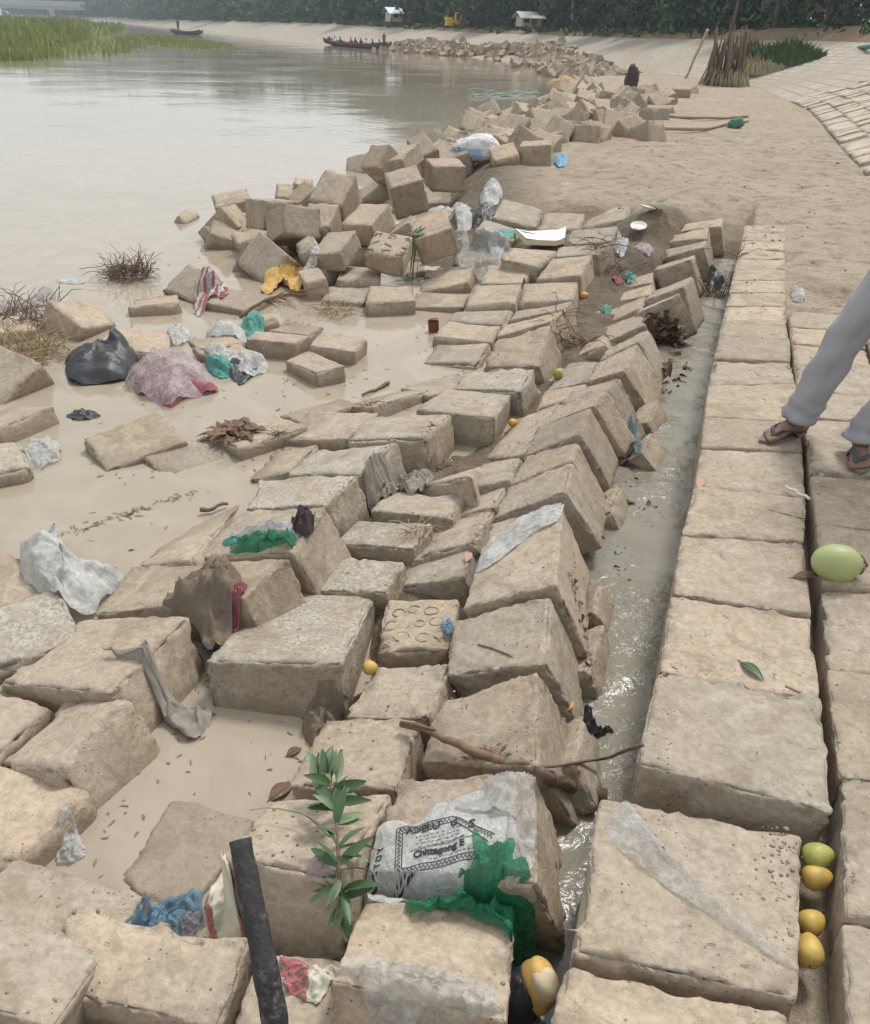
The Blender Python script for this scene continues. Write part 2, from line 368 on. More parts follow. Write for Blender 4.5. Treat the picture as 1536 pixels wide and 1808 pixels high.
# ================================================================== measured positions (metres)
BLOCKS = [
('R0', [0.067, 1.389, -0.088, -0.182, 0.19, -0.306, 0.372, 0.258, 0.3], [(-0.169, 0.122), (0.165, 0.133), (0.201, -0.135), (-0.201, -0.121)], 'ridge block lying under the printed white plastic bag'),
('R1', [0.14, 1.747, -0.109, -0.161, 0.231, -0.429, 0.309, 0.244, 0.315], [(-0.138, 0.094), (0.138, 0.148), (0.168, -0.144), (-0.168, -0.097)], 'ridge block with the split brown stick along its near edge'),
('R2', [0.2, 2.117, -0.106, -0.146, 0.165, -0.42, 0.316, 0.249, 0.317], [(-0.165, 0.11), (0.156, 0.147), (0.161, -0.139), (-0.15, -0.116)], 'grey ridge block with a thin dark twig lying across it'),
('R3', [0.287, 2.542, -0.061, -0.182, -0.0, -0.454, 0.297, 0.541, 0.3], [(-0.14, 0.278), (0.135, 0.259), (0.157, -0.268), (-0.156, -0.27)], 'ridge block with a wrinkled pale plastic sheet on its far half'),
('R4', [0.388, 3.079, -0.095, -0.234, 0.123, -0.613, 0.306, 0.286, 0.3], [(-0.144, 0.11), (0.153, 0.098), (0.152, -0.119), (-0.166, -0.102)], 'tan ridge block with a deep shadowed front edge above the plastic sheet'),
('R5', [0.463, 3.381, -0.114, -0.335, 0.105, -0.577, 0.28, 0.215, 0.3], [(-0.133, 0.131), (0.131, 0.08), (0.148, -0.094), (-0.149, -0.121)], 'narrow pinkish ridge block, second beyond the plastic sheet'),
('R6', [0.541, 3.653, -0.091, -0.305, 0.1, -0.567, 0.285, 0.271, 0.309], [(-0.138, 0.153), (0.144, 0.121), (0.14, -0.125), (-0.145, -0.151)], 'grey ridge block with its broken upper corner above the channel'),
('R7', [0.664, 4.006, -0.113, -0.509, 0.224, -0.595, 0.32, 0.163, 0.3], [(-0.155, 0.104), (0.172, 0.054), (0.153, -0.077), (-0.176, -0.087)], 'slab on the ridge just nearer than the net wrapped slab'),
('R8', [0.772, 4.238, -0.116, -0.554, 0.196, -0.518, 0.3, 0.127, 0.338], [(-0.148, 0.088), (0.154, 0.055), (0.15, -0.076), (-0.163, -0.068)], 'ridge slab with a frayed blue green net down its far side'),
('R9', [0.955, 4.678, -0.125, -0.349, 0.206, -0.606, 0.251, 0.282, 0.318], [(-0.124, 0.106), (0.135, 0.139), (0.117, -0.158), (-0.131, -0.094)], 'broad clean ridge slab just beyond the blue green net'),
('R10', [1.072, 4.986, -0.107, -0.419, 0.068, -0.596, 0.269, 0.235, 0.3], [(-0.127, 0.113), (0.131, 0.126), (0.132, -0.111), (-0.131, -0.132)], 'dark mud stained ridge slab beyond the broad clean one'),
('R11', [1.446, 5.89, -0.109, -0.48, 0.087, -0.581, 0.295, 0.203, 0.303], [(-0.153, 0.097), (0.179, 0.007), (0.118, -0.037), (-0.158, -0.054)], 'pointed ridge slab whose lower corner hangs over the channel head'),
('R12', [1.602, 6.238, -0.09, -0.417, 0.019, -0.432, 0.288, 0.244, 0.338], [(-0.128, 0.065), (0.146, 0.206), (0.13, -0.095), (-0.125, -0.179)], 'mud streaked ridge slab behind the pointed one'),
('R13', [1.864, 7.18, -0.117, -0.483, -0.002, -0.431, 0.323, 0.108, 0.3], [(-0.199, 0.147), (0.137, 0.151), (0.184, -0.151), (-0.122, -0.146)], 'upright slab showing its shadowed front face near the channel head'),
('R14', [2.061, 7.646, -0.099, -0.361, 0.19, -0.406, 0.343, 0.168, 0.3], [(-0.186, 0.117), (0.174, 0.053), (0.167, -0.092), (-0.164, -0.088)], 'second last slab before the sand swallows the leaning row'),
('R15', [2.221, 8.184, -0.093, -0.351, 0.207, -0.288, 0.329, 0.211, 0.3], [(-0.154, 0.097), (0.158, 0.126), (0.174, -0.143), (-0.174, -0.091)], 'worn slab half sunk in brown sand near the channel head'),
('R16', [2.465, 8.678, -0.086, -0.348, 0.165, -0.245, 0.356, 0.203, 0.3], [(-0.166, 0.107), (0.178, 0.102), (0.188, -0.123), (-0.189, -0.106)], 'farthest slab of the leaning row at the sand edge'),
('S0', [-0.048, 2.39, -0.262, -0.098, 0.032, -0.121, 0.249, 0.275, 0.32], [(-0.125, 0.139), (0.125, 0.135), (0.127, -0.13), (-0.122, -0.146)], 'small block with rings and loops stamped in its top'),
('S1', [-0.005, 2.731, -0.257, -0.212, 0.025, -0.42, 0.284, 0.202, 0.32], [(-0.135, 0.085), (0.136, 0.116), (0.146, -0.112), (-0.147, -0.089)], 'grey block with a crumbling dark front edge above the ring stamped one'),
('S2', [0.068, 2.982, -0.252, -0.255, -0.157, -0.435, 0.272, 0.394, 0.32], [(-0.132, 0.209), (0.133, 0.183), (0.137, -0.185), (-0.136, -0.209)], 'smooth tan block left of the wrinkled plastic sheet'),
('S3', [0.155, 3.266, -0.258, -0.317, 0.018, -0.438, 0.265, 0.237, 0.32], [(-0.135, 0.125), (0.134, 0.112), (0.129, -0.111), (-0.127, -0.126)], 'flat tan block third up the slope from the ring stamped one'),
('S4', [0.251, 3.541, -0.251, -0.257, -0.192, -0.344, 0.232, 0.463, 0.32], [(-0.101, 0.239), (0.103, 0.22), (0.124, -0.22), (-0.124, -0.24)], 'flat grey block fourth up the slope from the ring stamped one'),
('S5', [0.419, 3.985, -0.25, -0.482, 0.165, -0.45, 0.237, 0.473, 0.32], [(-0.086, 0.201), (0.088, 0.273), (0.139, -0.261), (-0.141, -0.212)], 'smooth sloping block with a bright blue wrapper on it'),
('S6', [0.654, 4.508, -0.255, -0.496, 0.147, -0.458, 0.26, 0.216, 0.32], [(-0.148, 0.136), (0.143, 0.087), (0.112, -0.086), (-0.106, -0.138)], 'narrow slab with a dark front edge above the blue wrapper'),
('S7', [0.798, 4.885, -0.258, -0.388, 0.109, -0.355, 0.23, 0.338, 0.32], [(-0.104, 0.196), (0.097, 0.152), (0.127, -0.151), (-0.12, -0.196)], 'grey mud covered slab right of two fallen mangoes'),
('S8', [1.243, 5.834, -0.254, -0.107, 0.055, -0.493, 0.291, 0.256, 0.32], [(-0.15, 0.134), (0.15, 0.127), (0.138, -0.119), (-0.137, -0.143)], 'long slab with a deep shadow line below the muddy debris'),
('S9', [0.978, 5.457, -0.261, -0.346, 0.047, -0.552, 0.195, 0.246, 0.32], [(-0.07, 0.118), (0.06, 0.146), (0.119, -0.122), (-0.108, -0.143)], 'chipped slab end beside the mud patch and twigs'),
('S10', [1.323, 6.243, -0.251, -0.29, 0.148, -0.529, 0.282, 0.228, 0.32], [(-0.142, 0.118), (0.14, 0.121), (0.135, -0.108), (-0.132, -0.132)], 'tan slab with yellow fruit peel at its lower end'),
('S11', [1.479, 6.721, -0.254, -0.281, 0.104, -0.352, 0.276, 0.217, 0.32], [(-0.132, 0.094), (0.131, 0.132), (0.139, -0.124), (-0.137, -0.102)], 'pale slab end below the pile of white litter'),
('S12', [1.561, 7.084, -0.253, -0.312, 0.113, -0.378, 0.272, 0.222, 0.32], [(-0.12, 0.099), (0.119, 0.134), (0.144, -0.125), (-0.143, -0.11)], 'slab end tucked under pink and green litter'),
('S13', [-0.068, 3.219, -0.25, -0.384, 0.0, -0.14, 0.36, 0.2, 0.32], None, 'grey sloping block beside the muddy tied sack'),
('S14', [-0.198, 2.958, -0.25, -0.349, 0.0, -0.174, 0.34, 0.2, 0.32], None, 'low slab with a torn dark front edge and dry weeds'),
('S15', [-0.265, 2.671, -0.258, -0.286, 0.097, -0.197, 0.272, 0.193, 0.32], [(-0.139, 0.101), (0.137, 0.093), (0.134, -0.095), (-0.132, -0.1)], 'rough pebbly block just behind the big pale topped slab'),
('S16', [0.085, 3.498, -0.255, -0.242, -0.337, -0.401, 0.204, 0.412, 0.32], [(-0.07, 0.111), (0.072, 0.302), (0.128, -0.281), (-0.137, -0.113)], 'pinkish cracked slab beyond the muddy tied sack'),
('L1', [-0.432, 2.353, -0.244, -0.144, -0.204, -0.102, 0.42, 0.57, 0.32], [(-0.197, 0.273), (0.195, 0.303), (0.208, -0.286), (-0.21, -0.291)], 'big slab with a whitish weathered top at the muddy inlet'),
('L2', [-0.854, 2.524, -0.22, -0.284, 0.046, -0.306, 0.645, 0.267, 0.32], [(-0.36, 0.155), (0.353, 0.113), (0.297, -0.117), (-0.291, -0.152)], 'wide slab under the lump of muddy cloth'),
('L3', [-1.055, 2.168, -0.241, -0.378, 0.043, -0.308, 0.495, 0.343, 0.32], [(-0.247, 0.174), (0.237, 0.184), (0.253, -0.192), (-0.25, -0.173)], 'clean tan slab with a sharp right edge, left of the inlet'),
('L4', [-1.026, 1.82, -0.25, -0.419, 0.122, -0.419, 0.29, 0.28, 0.34], None, 'rounded worn cube standing in water below the clean slab'),
('L5', [-1.095, 1.589, -0.29, -0.454, 0.0, -0.105, 0.36, 0.27, 0.34], None, 'pebbly block cut by the left picture edge above the bottom corner'),
('L6', [-1.301, 1.892, -0.29, -0.349, 0.0, 0.0, 0.3, 0.26, 0.34], None, 'small block end at the left edge beside the worn cube'),
('L7', [-1.364, 2.302, -0.27, 0.611, 0.14, 0.0, 0.34, 0.3, 0.34], None, 'coarse pebbly block below the white bag in the water'),
('L8', [-1.601, 2.616, -0.31, -0.174, 0.0, 0.0, 0.4, 0.39, 0.34], None, 'low slab at the left edge behind the white bag'),
('B1', [-0.831, 1.179, -0.213, -0.121, -0.324, 0.168, 0.33, 0.401, 0.34], [(-0.162, 0.201), (0.162, 0.2), (0.166, -0.201), (-0.167, -0.201)], 'big pitted block filling the bottom left corner'),
('B2', [-0.583, 1.127, -0.23, -0.163, 0.153, 0.032, 0.4, 0.177, 0.32], None, 'big block left of the charred stake at the bottom edge'),
('B3', [-0.612, 1.513, -0.348, -0.279, 0.0, 0.0, 0.27, 0.32, 0.34], None, 'block sunk just under the muddy water behind the stake'),
('B4', [-0.281, 1.421, -0.154, -0.29, -0.252, -0.198, 0.292, 0.281, 0.32], [(-0.143, 0.104), (0.148, 0.179), (0.153, -0.155), (-0.148, -0.125)], 'block behind the charred stake with a leafy sprig on it'),
('B5', [0.017, 1.115, -0.138, -0.168, -0.267, -0.029, 0.323, 0.264, 0.34], [(-0.156, 0.113), (0.157, 0.149), (0.165, -0.143), (-0.166, -0.119)], 'block between the green bag and the clear plastic film'),
('B6', [-0.159, 0.941, -0.22, -0.07, 0.0, 0.0, 0.4, 0.39, 0.34], None, 'block barely showing below the clear plastic film'),
('M1', [-0.092, 1.999, -0.219, -0.263, -0.016, -0.279, 0.256, 0.243, 0.32], [(-0.124, 0.119), (0.124, 0.124), (0.13, -0.123), (-0.13, -0.119)], 'flat block beside the yellow fruit and dark leaf'),
('M2', [-0.19, 1.745, -0.216, -0.195, -0.078, -0.211, 0.284, 0.279, 0.32], [(-0.139, 0.138), (0.139, 0.14), (0.144, -0.14), (-0.144, -0.138)], 'flat tan block at the inlet just above the leafy sprig'),
('T1', [-0.58, 3.216, -0.211, -0.313, 0.102, -0.244, 0.42, 0.24, 0.32], [(-0.245, 0.122), (0.234, 0.126), (0.192, -0.12), (-0.175, -0.127)], 'crusty grey topped block with a tall right face in the middle tier'),
('T2', [-0.435, 3.509, -0.201, -0.481, 0.103, -0.309, 0.443, 0.275, 0.32], [(-0.223, 0.123), (0.226, 0.145), (0.218, -0.147), (-0.22, -0.125)], 'crusty block right before the muddy tied sack'),
('T3', [-0.2, 3.92, -0.209, -0.312, -0.047, -0.184, 0.416, 0.328, 0.32], [(-0.227, 0.161), (0.214, 0.197), (0.213, -0.17), (-0.182, -0.182)], 'dirty topped block with teal rope strands on its left edge'),
('T4', [0.145, 4.285, -0.217, -0.318, -0.087, -0.044, 0.386, 0.358, 0.32], [(-0.192, 0.213), (0.181, 0.216), (0.209, -0.21), (-0.192, -0.213)], 'clean grey cube with a shaded front face in the middle tier'),
('T5', [0.304, 4.651, -0.217, -0.363, 0.128, -0.175, 0.397, 0.298, 0.32], [(-0.202, 0.129), (0.201, 0.15), (0.197, -0.157), (-0.196, -0.13)], 'litter topped cube behind the clean grey cube'),
('T6', [0.467, 5.193, -0.22, -0.298, 0.308, -0.334, 0.368, 0.387, 0.32], [(-0.175, 0.143), (0.168, 0.221), (0.194, -0.228), (-0.193, -0.145)], 'tall sided block right beside two fallen mangoes'),
('T7', [0.571, 5.687, -0.208, -0.369, 0.067, -0.389, 0.397, 0.223, 0.32], [(-0.208, 0.114), (0.217, 0.104), (0.184, -0.1), (-0.181, -0.133)], 'narrow block leaning behind the tall sided one'),
('T8', [0.682, 6.017, -0.208, -0.329, 0.037, -0.312, 0.399, 0.218, 0.32], [(-0.199, 0.099), (0.209, 0.113), (0.193, -0.106), (-0.193, -0.119)], 'second narrow block behind the tall sided one'),
('T9', [0.781, 6.494, -0.202, -0.222, 0.094, -0.148, 0.409, 0.404, 0.32], [(-0.206, 0.214), (0.204, 0.194), (0.205, -0.197), (-0.203, -0.229)], 'smooth block left of the orange rind'),
('T10', [0.382, 6.426, -0.214, -0.195, 0.091, -0.137, 0.354, 0.409, 0.32], [(-0.175, 0.209), (0.174, 0.205), (0.179, -0.206), (-0.173, -0.228)], 'pinkish block between two narrow joints left of the small red pepper'),
('T11', [0.508, 7.002, -0.208, -0.268, 0.127, -0.084, 0.37, 0.379, 0.34], [(-0.204, 0.213), (0.2, 0.174), (0.17, -0.179), (-0.167, -0.207)], 'flat block with a small yellow fruit at its right corner'),
('T12', [0.035, 7.189, -0.289, -0.124, 0.118, -0.226, 0.395, 0.448, 0.34], [(-0.203, 0.266), (0.199, 0.193), (0.195, -0.192), (-0.192, -0.264)], 'cracked flat block beside the dark gap at the water'),
('T13', [-0.021, 6.606, -0.325, -0.14, 0.0, -0.087, 0.4, 0.36, 0.34], None, 'grey slab sliding into the shallow water'),
('T14', [0.265, 6.079, -0.286, -0.253, 0.07, -0.102, 0.429, 0.297, 0.34], [(-0.216, 0.112), (0.216, 0.188), (0.214, -0.185), (-0.215, -0.114)], 'mud smeared slab behind the rounded pale one'),
('T15', [0.185, 5.753, -0.289, -0.223, 0.023, 0.001, 0.388, 0.36, 0.34], [(-0.197, 0.196), (0.194, 0.165), (0.194, -0.173), (-0.192, -0.189)], 'rounded pale slab beside the rusty can'),
('T16', [0.104, 5.389, -0.324, -0.222, 0.035, -0.126, 0.367, 0.374, 0.34], None, 'rubbled slab at the water below the rounded pale one'),
('T17', [-0.645, 2.834, -0.178, -0.421, 0.198, -0.375, 0.49, 0.275, 0.32], [(-0.226, 0.157), (0.221, 0.123), (0.257, -0.153), (-0.272, -0.149)], 'tan block under the torn green and white net bag'),
('U0', [1.161, 11.525, -0.065, -0.416, 0.142, 0.073, 0.43, 0.439, 0.34], [(-0.199, 0.201), (0.197, 0.254), (0.236, -0.259), (-0.236, -0.191)], 'broken pale block end sticking out of the sand'),
('U1', [0.926, 10.188, -0.07, -0.231, 0.205, -0.027, 0.457, 0.417, 0.32], [(-0.24, 0.222), (0.238, 0.204), (0.217, -0.241), (-0.224, -0.21)], 'left one of three square blocks set in a row at the sand edge'),
('U2', [1.41, 10.019, -0.065, -0.276, 0.154, -0.006, 0.462, 0.425, 0.32], [(-0.235, 0.196), (0.237, 0.239), (0.251, -0.227), (-0.229, -0.239)], 'middle one of three square blocks set in a row at the sand edge'),
('U3', [1.927, 10.12, -0.076, -0.305, 0.063, 0.02, 0.448, 0.405, 0.32], [(-0.222, 0.188), (0.223, 0.22), (0.23, -0.229), (-0.23, -0.221)], 'right one of three square blocks set in a row at the sand edge'),
('U4', [0.721, 8.875, -0.065, -0.264, 0.218, 0.152, 0.423, 0.454, 0.34], [(-0.21, 0.242), (0.208, 0.223), (0.217, -0.23), (-0.215, -0.232)], 'smooth grey tilted block below the left of three square ones'),
('U5', [1.147, 8.889, -0.132, -0.248, 0.182, -0.092, 0.409, 0.447, 0.34], [(-0.203, 0.253), (0.202, 0.205), (0.207, -0.204), (-0.206, -0.252)], 'sunken dirty block between two tilted grey ones'),
('U6', [1.592, 8.981, -0.084, -0.292, 0.137, -0.265, 0.426, 0.421, 0.32], [(-0.225, 0.28), (0.209, 0.223), (0.221, -0.232), (-0.2, -0.288)], 'tilted grey block at the brown soil pile'),
('U7', [1.292, 7.926, -0.071, -0.421, 0.321, -0.202, 0.43, 0.286, 0.32], [(-0.212, 0.139), (0.201, 0.135), (0.221, -0.158), (-0.221, -0.137)], 'crusted block above the white plates litter'),
('U8', [1.116, 7.345, -0.075, -0.524, 0.197, -0.221, 0.432, 0.235, 0.32], [(-0.228, 0.113), (0.233, 0.116), (0.204, -0.124), (-0.204, -0.119)], 'crusted narrow block left of the white litter'),
('U9', [0.952, 6.902, -0.109, -0.341, 0.148, -0.217, 0.341, 0.425, 0.32], [(-0.163, 0.225), (0.167, 0.204), (0.169, -0.221), (-0.173, -0.226)], 'clean leaning block with a tall right face by the white litter'),
('U10', [0.673, 7.201, -0.1, -0.386, 0.105, 0.008, 0.367, 0.358, 0.34], [(-0.2, 0.146), (0.199, 0.212), (0.168, -0.214), (-0.167, -0.146)], 'flat block in front of the white broken foam board'),
('U11', [0.33, 7.89, -0.248, -0.21, 0.14, -0.068, 0.399, 0.432, 0.34], [(-0.21, 0.274), (0.207, 0.167), (0.192, -0.171), (-0.19, -0.267)], 'block wrapped in thin grey plastic near the tumbled cubes'),
('U12', [0.497, 8.138, -0.094, -0.292, 0.064, 0.169, 0.373, 0.392, 0.34], [(-0.2, 0.223), (0.197, 0.172), (0.176, -0.187), (-0.173, -0.208)], 'cracked block end with a green cloth strip'),
('U13', [1.53, 10.327, 0.001, -0.302, -0.005, 0.017, 0.478, 0.399, 0.34], [(-0.248, 0.195), (0.249, 0.208), (0.237, -0.211), (-0.24, -0.18)], 'sand buried block behind the middle of three square ones'),
('K1', [-0.004, 10.918, 0.119, 0.253, 0.107, 0.007, 0.378, 0.376, 0.299], None, 'upright cube in front of the white and blue sack'),
('K2', [-0.424, 9.316, 0.176, 0.234, 0.281, -0.271, 0.336, 0.345, 0.356], None, 'tall leaning cube at the centre of the tumbled heap'),
('K3', [-0.118, 7.473, 0.066, 0.198, 0.297, -0.365, 0.307, 0.326, 0.239], None, 'leaning cube nearest to the grey plastic and litter'),
('K4', [-0.427, 7.063, -0.016, -0.233, 0.411, 0.119, 0.304, 0.293, 0.185], None, 'cube with worn carved lettering on its top'),
('K5', [-0.672, 7.734, 0.087, -0.456, 0.363, -0.111, 0.306, 0.353, 0.213], None, 'cube with a broad slanting top above the lettered one'),
('K6', [-0.882, 7.155, -0.033, -0.293, 0.297, -0.172, 0.26, 0.363, 0.163], None, 'cube left of the lettered one'),
('K7', [-1.019, 7.076, -0.22, -0.483, 0.694, -0.124, 0.21, 0.217, 0.171], None, 'small half sunk cube right of the yellow cloth'),
('K8', [-1.009, 8.256, 0.218, -0.422, 0.663, 0.135, 0.316, 0.382, 0.36], None, 'upper one of two slabs standing steeply at the heap'),
('K9', [-1.091, 7.874, 0.042, -0.176, 0.448, -0.005, 0.268, 0.336, 0.36], None, 'lower one of two slabs standing steeply at the heap'),
('K10', [-1.41, 8.947, 0.043, -1.198, 0.68, 0.121, 0.354, 0.271, 0.36], None, 'slab leaning left of the two steep ones'),
('K11', [-1.447, 7.682, -0.009, 0.171, 1.103, -1.128, 0.333, 0.257, 0.36], None, 'rounded slab standing on edge in the heap'),
('K12', [-1.695, 8.074, -0.007, -0.153, 1.435, -0.765, 0.354, 0.245, 0.36], None, 'wedge shaped slab face between two upright ones'),
('K13', [-2.102, 8.973, -0.021, 0.324, 0.166, -0.196, 0.351, 0.359, 0.36], None, 'leftmost upper cube of the heap at the water'),
('K14', [-1.975, 8.638, -0.127, 1.302, 0.788, 0.113, 0.349, 0.24, 0.36], None, 'dark tilted cube under the leftmost upper one'),
('K15', [-2.017, 8.384, -0.204, 0.073, 0.3, 0.399, 0.291, 0.365, 0.36], None, 'tan cube half drowned at the left end of the heap'),
('K16', [-1.491, 7.239, -0.199, 0.792, 0.318, -0.867, 0.326, 0.401, 0.36], None, 'broad slab sliding into the water left of the yellow cloth'),
('K17', [-1.698, 9.713, -0.057, 1.714, 0.172, -0.226, 0.363, 0.169, 0.36], None, 'small grey cube at the back of the heap by the open water'),
('K18', [-1.592, 10.357, -0.058, 1.639, 0.184, -0.071, 0.359, 0.192, 0.36], None, 'small cube just showing behind the slab leaning left'),
('K19', [-0.815, 10.675, 0.192, -0.688, 0.89, -0.17, 0.33, 0.3, 0.36], None, 'upright rough slab at the back of the heap'),
('K20', [-0.6, 10.793, 0.216, -0.43, 0.283, -0.209, 0.442, 0.473, 0.213], None, 'long faced block behind the tall leaning cube'),
('K21', [-0.307, 11.891, 0.194, 0.61, 0.497, -0.475, 0.256, 0.368, 0.36], None, 'pointed cube beyond the long faced block'),
('K22', [1.133, 11.996, 0.247, -0.157, 0.059, -0.084, 0.39, 0.37, 0.268], None, 'cube right of the white and blue sack'),
('K23', [2.33, 14.841, 0.156, -0.531, 0.534, 0.211, 0.395, 0.383, 0.36], None, 'triangular block tip rising from the sand edge'),
('K24', [0.718, 11.863, 0.147, 0.183, 0.338, -0.262, 0.321, 0.36, 0.36], None, 'dark cube between the sack and the taller one'),
('K25', [-1.013, 6.8, -0.207, 0.303, 0.013, -0.212, 0.163, 0.358, 0.36], None, 'small block peeping out below the yellow cloth'),
('K26', [-1.15, 7.394, -0.108, 0.267, 0.047, -0.552, 0.177, 0.356, 0.36], None, 'grey chunk behind the yellow cloth'),
('K27', [-1.375, 8.221, -0.057, 0.207, 0.415, -0.233, 0.196, 0.367, 0.36], None, 'shaded block between the rounded and the steep slabs'),
('W1', [-1.925, 6.619, -0.256, -0.806, 0.679, 0.103, 0.379, 0.272, 0.32], [(-0.184, 0.152), (0.181, 0.121), (0.197, -0.122), (-0.193, -0.15)], 'diamond turned slab with red striped rag at its corner'),
('W2', [-2.099, 6.315, -0.311, 0.267, -0.14, -0.066, 0.334, 0.426, 0.32], [(-0.149, 0.196), (0.149, 0.211), (0.18, -0.204), (-0.18, -0.209)], 'low slab awash left of the diamond turned one'),
('W3', [-2.404, 5.771, -0.257, 1.184, 0.383, 0.26, 0.394, 0.288, 0.32], [(-0.162, 0.177), (0.251, 0.161), (0.139, -0.161), (-0.238, -0.179)], 'tilted slab beside the dead weeds at the left edge'),
('W4', [-2.856, 5.551, -0.278, 0.57, 0.013, 0.047, 0.312, 0.358, 0.32], [(-0.154, 0.198), (0.153, 0.159), (0.155, -0.166), (-0.155, -0.193)], 'slab at the left edge under dead stalks'),
('W5', [-1.875, 5.295, -0.277, 0.278, 0.045, 0.142, 0.335, 0.38, 0.32], [(-0.168, 0.167), (0.168, 0.216), (0.164, -0.219), (-0.165, -0.164)], 'tan slab behind the black bag'),
('W6', [-1.046, 5.394, -0.258, -0.196, -0.075, 0.003, 0.336, 0.218, 0.32], [(-0.18, 0.099), (0.181, 0.118), (0.168, -0.11), (-0.148, -0.116)], 'left block of the island of three square blocks in the water'),
('W7', [-0.647, 5.349, -0.259, -0.216, 0.031, 0.034, 0.301, 0.259, 0.32], [(-0.16, 0.139), (0.158, 0.119), (0.147, -0.131), (-0.138, -0.138)], 'right block of the island of three square blocks in the water'),
('W8', [-0.759, 5.002, -0.277, -0.896, 0.083, -0.07, 0.375, 0.189, 0.32], [(-0.211, 0.1), (0.2, 0.092), (0.185, -0.094), (-0.161, -0.101)], 'front block of the island of three square blocks in the water'),
('W9', [-0.96, 5.746, -0.31, 1.408, 0.03, 0.167, 0.396, 0.26, 0.32], [(-0.183, 0.144), (0.182, 0.114), (0.196, -0.119), (-0.2, -0.14)], 'thin slab awash behind the three square blocks'),
('W10', [-0.388, 6.517, -0.257, 0.066, -0.003, -0.001, 0.335, 0.438, 0.32], [(-0.151, 0.211), (0.151, 0.226), (0.186, -0.191), (-0.176, -0.267)], 'block in the shallows with the green rope tuft at its left'),
('W11', [-0.657, 7.081, -0.257, 0.009, 0.013, 0.032, 0.322, 0.429, 0.32], [(-0.147, 0.226), (0.146, 0.204), (0.171, -0.21), (-0.17, -0.222)], 'muddy block in front of the lettered cube'),
('W12', [-0.735, 6.677, -0.312, -0.04, 0.034, 0.004, 0.328, 0.369, 0.32], [(-0.162, 0.175), (0.162, 0.195), (0.162, -0.196), (-0.162, -0.176)], 'flat muddy slab between green rope tuft and yellow cloth'),
('W13', [-2.489, 4.574, -0.255, -0.524, 0.524, 0.209, 0.4, 0.36, 0.32], None, 'slanting slab at the left edge by the green scrap'),
('W14', [-2.219, 4.087, -0.302, -0.455, 0.011, -0.215, 0.335, 0.36, 0.32], None, 'half drowned block left of the black scraps'),
('W15', [-2.093, 3.562, -0.285, 0.557, -0.009, 0.0, 0.4, 0.351, 0.32], None, 'rough block at the left edge behind the clear bag'),
('W16', [-1.472, 3.862, -0.295, 0.698, 0.209, -0.14, 0.4, 0.3, 0.32], None, 'tilted slab with yellow and blue scraps at its tip'),
('W17', [-1.185, 3.799, -0.34, 0.611, 0.14, 0.0, 0.4, 0.25, 0.32], None, 'nearly sunken slab with a rough front in the current'),
('W18', [-2.686, 9.529, -0.306, 1.532, 0.637, -0.064, 0.394, 0.158, 0.32], [(-0.171, 0.071), (0.191, 0.087), (0.203, -0.085), (-0.224, -0.073)], 'lone rock shaped block out in the still water'),
('W20', [-1.506, 6.369, -0.296, -0.295, 0.105, 0.049, 0.38, 0.319, 0.32], [(-0.196, 0.149), (0.192, 0.174), (0.188, -0.176), (-0.185, -0.147)], 'slab under the dead palm frond'),
('W22', [-1.266, 5.122, -0.299, 0.827, 0.096, -0.082, 0.265, 0.25, 0.32], [(-0.128, 0.114), (0.133, 0.139), (0.13, -0.133), (-0.135, -0.12)], 'slab under the white and teal shreds of plastic'),
('W23', [-1.253, 5.933, -0.314, 0.366, -0.008, -0.102, 0.203, 0.249, 0.32], [(-0.089, 0.144), (0.09, 0.103), (0.107, -0.095), (-0.108, -0.153)], 'slab awash beside the green netting'),
('W24', [-0.909, 4.043, -0.31, 0.785, -0.105, 0.0, 0.4, 0.3, 0.32], None, 'slab edge behind the clump of dead leaves'),
('W25', [-1.452, 5.433, -0.312, 0.505, -0.141, -0.079, 0.304, 0.421, 0.32], [(-0.131, 0.228), (0.127, 0.183), (0.173, -0.182), (-0.169, -0.231)], 'low slab between the white bag and the tan slab'),
('W26', [-0.631, 4.416, -0.34, 0.779, -0.135, 0.01, 0.403, 0.201, 0.32], [(-0.201, 0.103), (0.194, 0.089), (0.209, -0.09), (-0.202, -0.102)], 'sunken slab with just one edge above water'),
('W27', [-0.298, 4.577, -0.324, 0.769, -0.293, 0.021, 0.429, 0.272, 0.32], [(-0.209, 0.151), (0.183, 0.09), (0.244, -0.096), (-0.219, -0.148)], 'slab awash with straw tied at its corner'),
('W28', [-0.553, 4.106, -0.296, -0.325, 0.071, -0.175, 0.386, 0.33, 0.32], [(-0.207, 0.172), (0.205, 0.159), (0.181, -0.157), (-0.179, -0.174)], 'broad tan slab left of the teal rope strands'),
('W29', [-0.725, 3.732, -0.319, -0.23, -0.007, -0.248, 0.215, 0.345, 0.32], [(-0.114, 0.191), (0.113, 0.154), (0.096, -0.15), (-0.094, -0.195)], 'smooth slab dipping into the water below the broad tan one'),
('W30', [-0.972, 3.067, -0.33, -0.12, -0.173, -0.331, 0.233, 0.678, 0.32], [(-0.072, 0.283), (0.077, 0.394), (0.137, -0.36), (-0.14, -0.317)], 'sunken slab edge running along the muddy shore'),
('W31', [0.016, 4.82, -0.325, 0.733, -0.105, 0.0, 0.4, 0.25, 0.32], None, 'slab edge awash behind the litter topped cube'),
('N1', [0.726, 3.356, -0.286, -0.355, 0.01, -0.583, 0.12, 0.267, 0.303], None, 'clean tan slab face below the ridge, reaching into the channel'),
('N2', [0.539, 2.588, -0.298, -0.282, 0.004, -0.658, 0.119, 0.187, 0.167], None, 'brown wet slab face at the channel under the crumbling mud'),
('N3', [0.484, 2.295, -0.284, -0.33, -0.082, -0.472, 0.12, 0.281, 0.217], None, 'slab face with pebbly edge beside the black wrapper'),
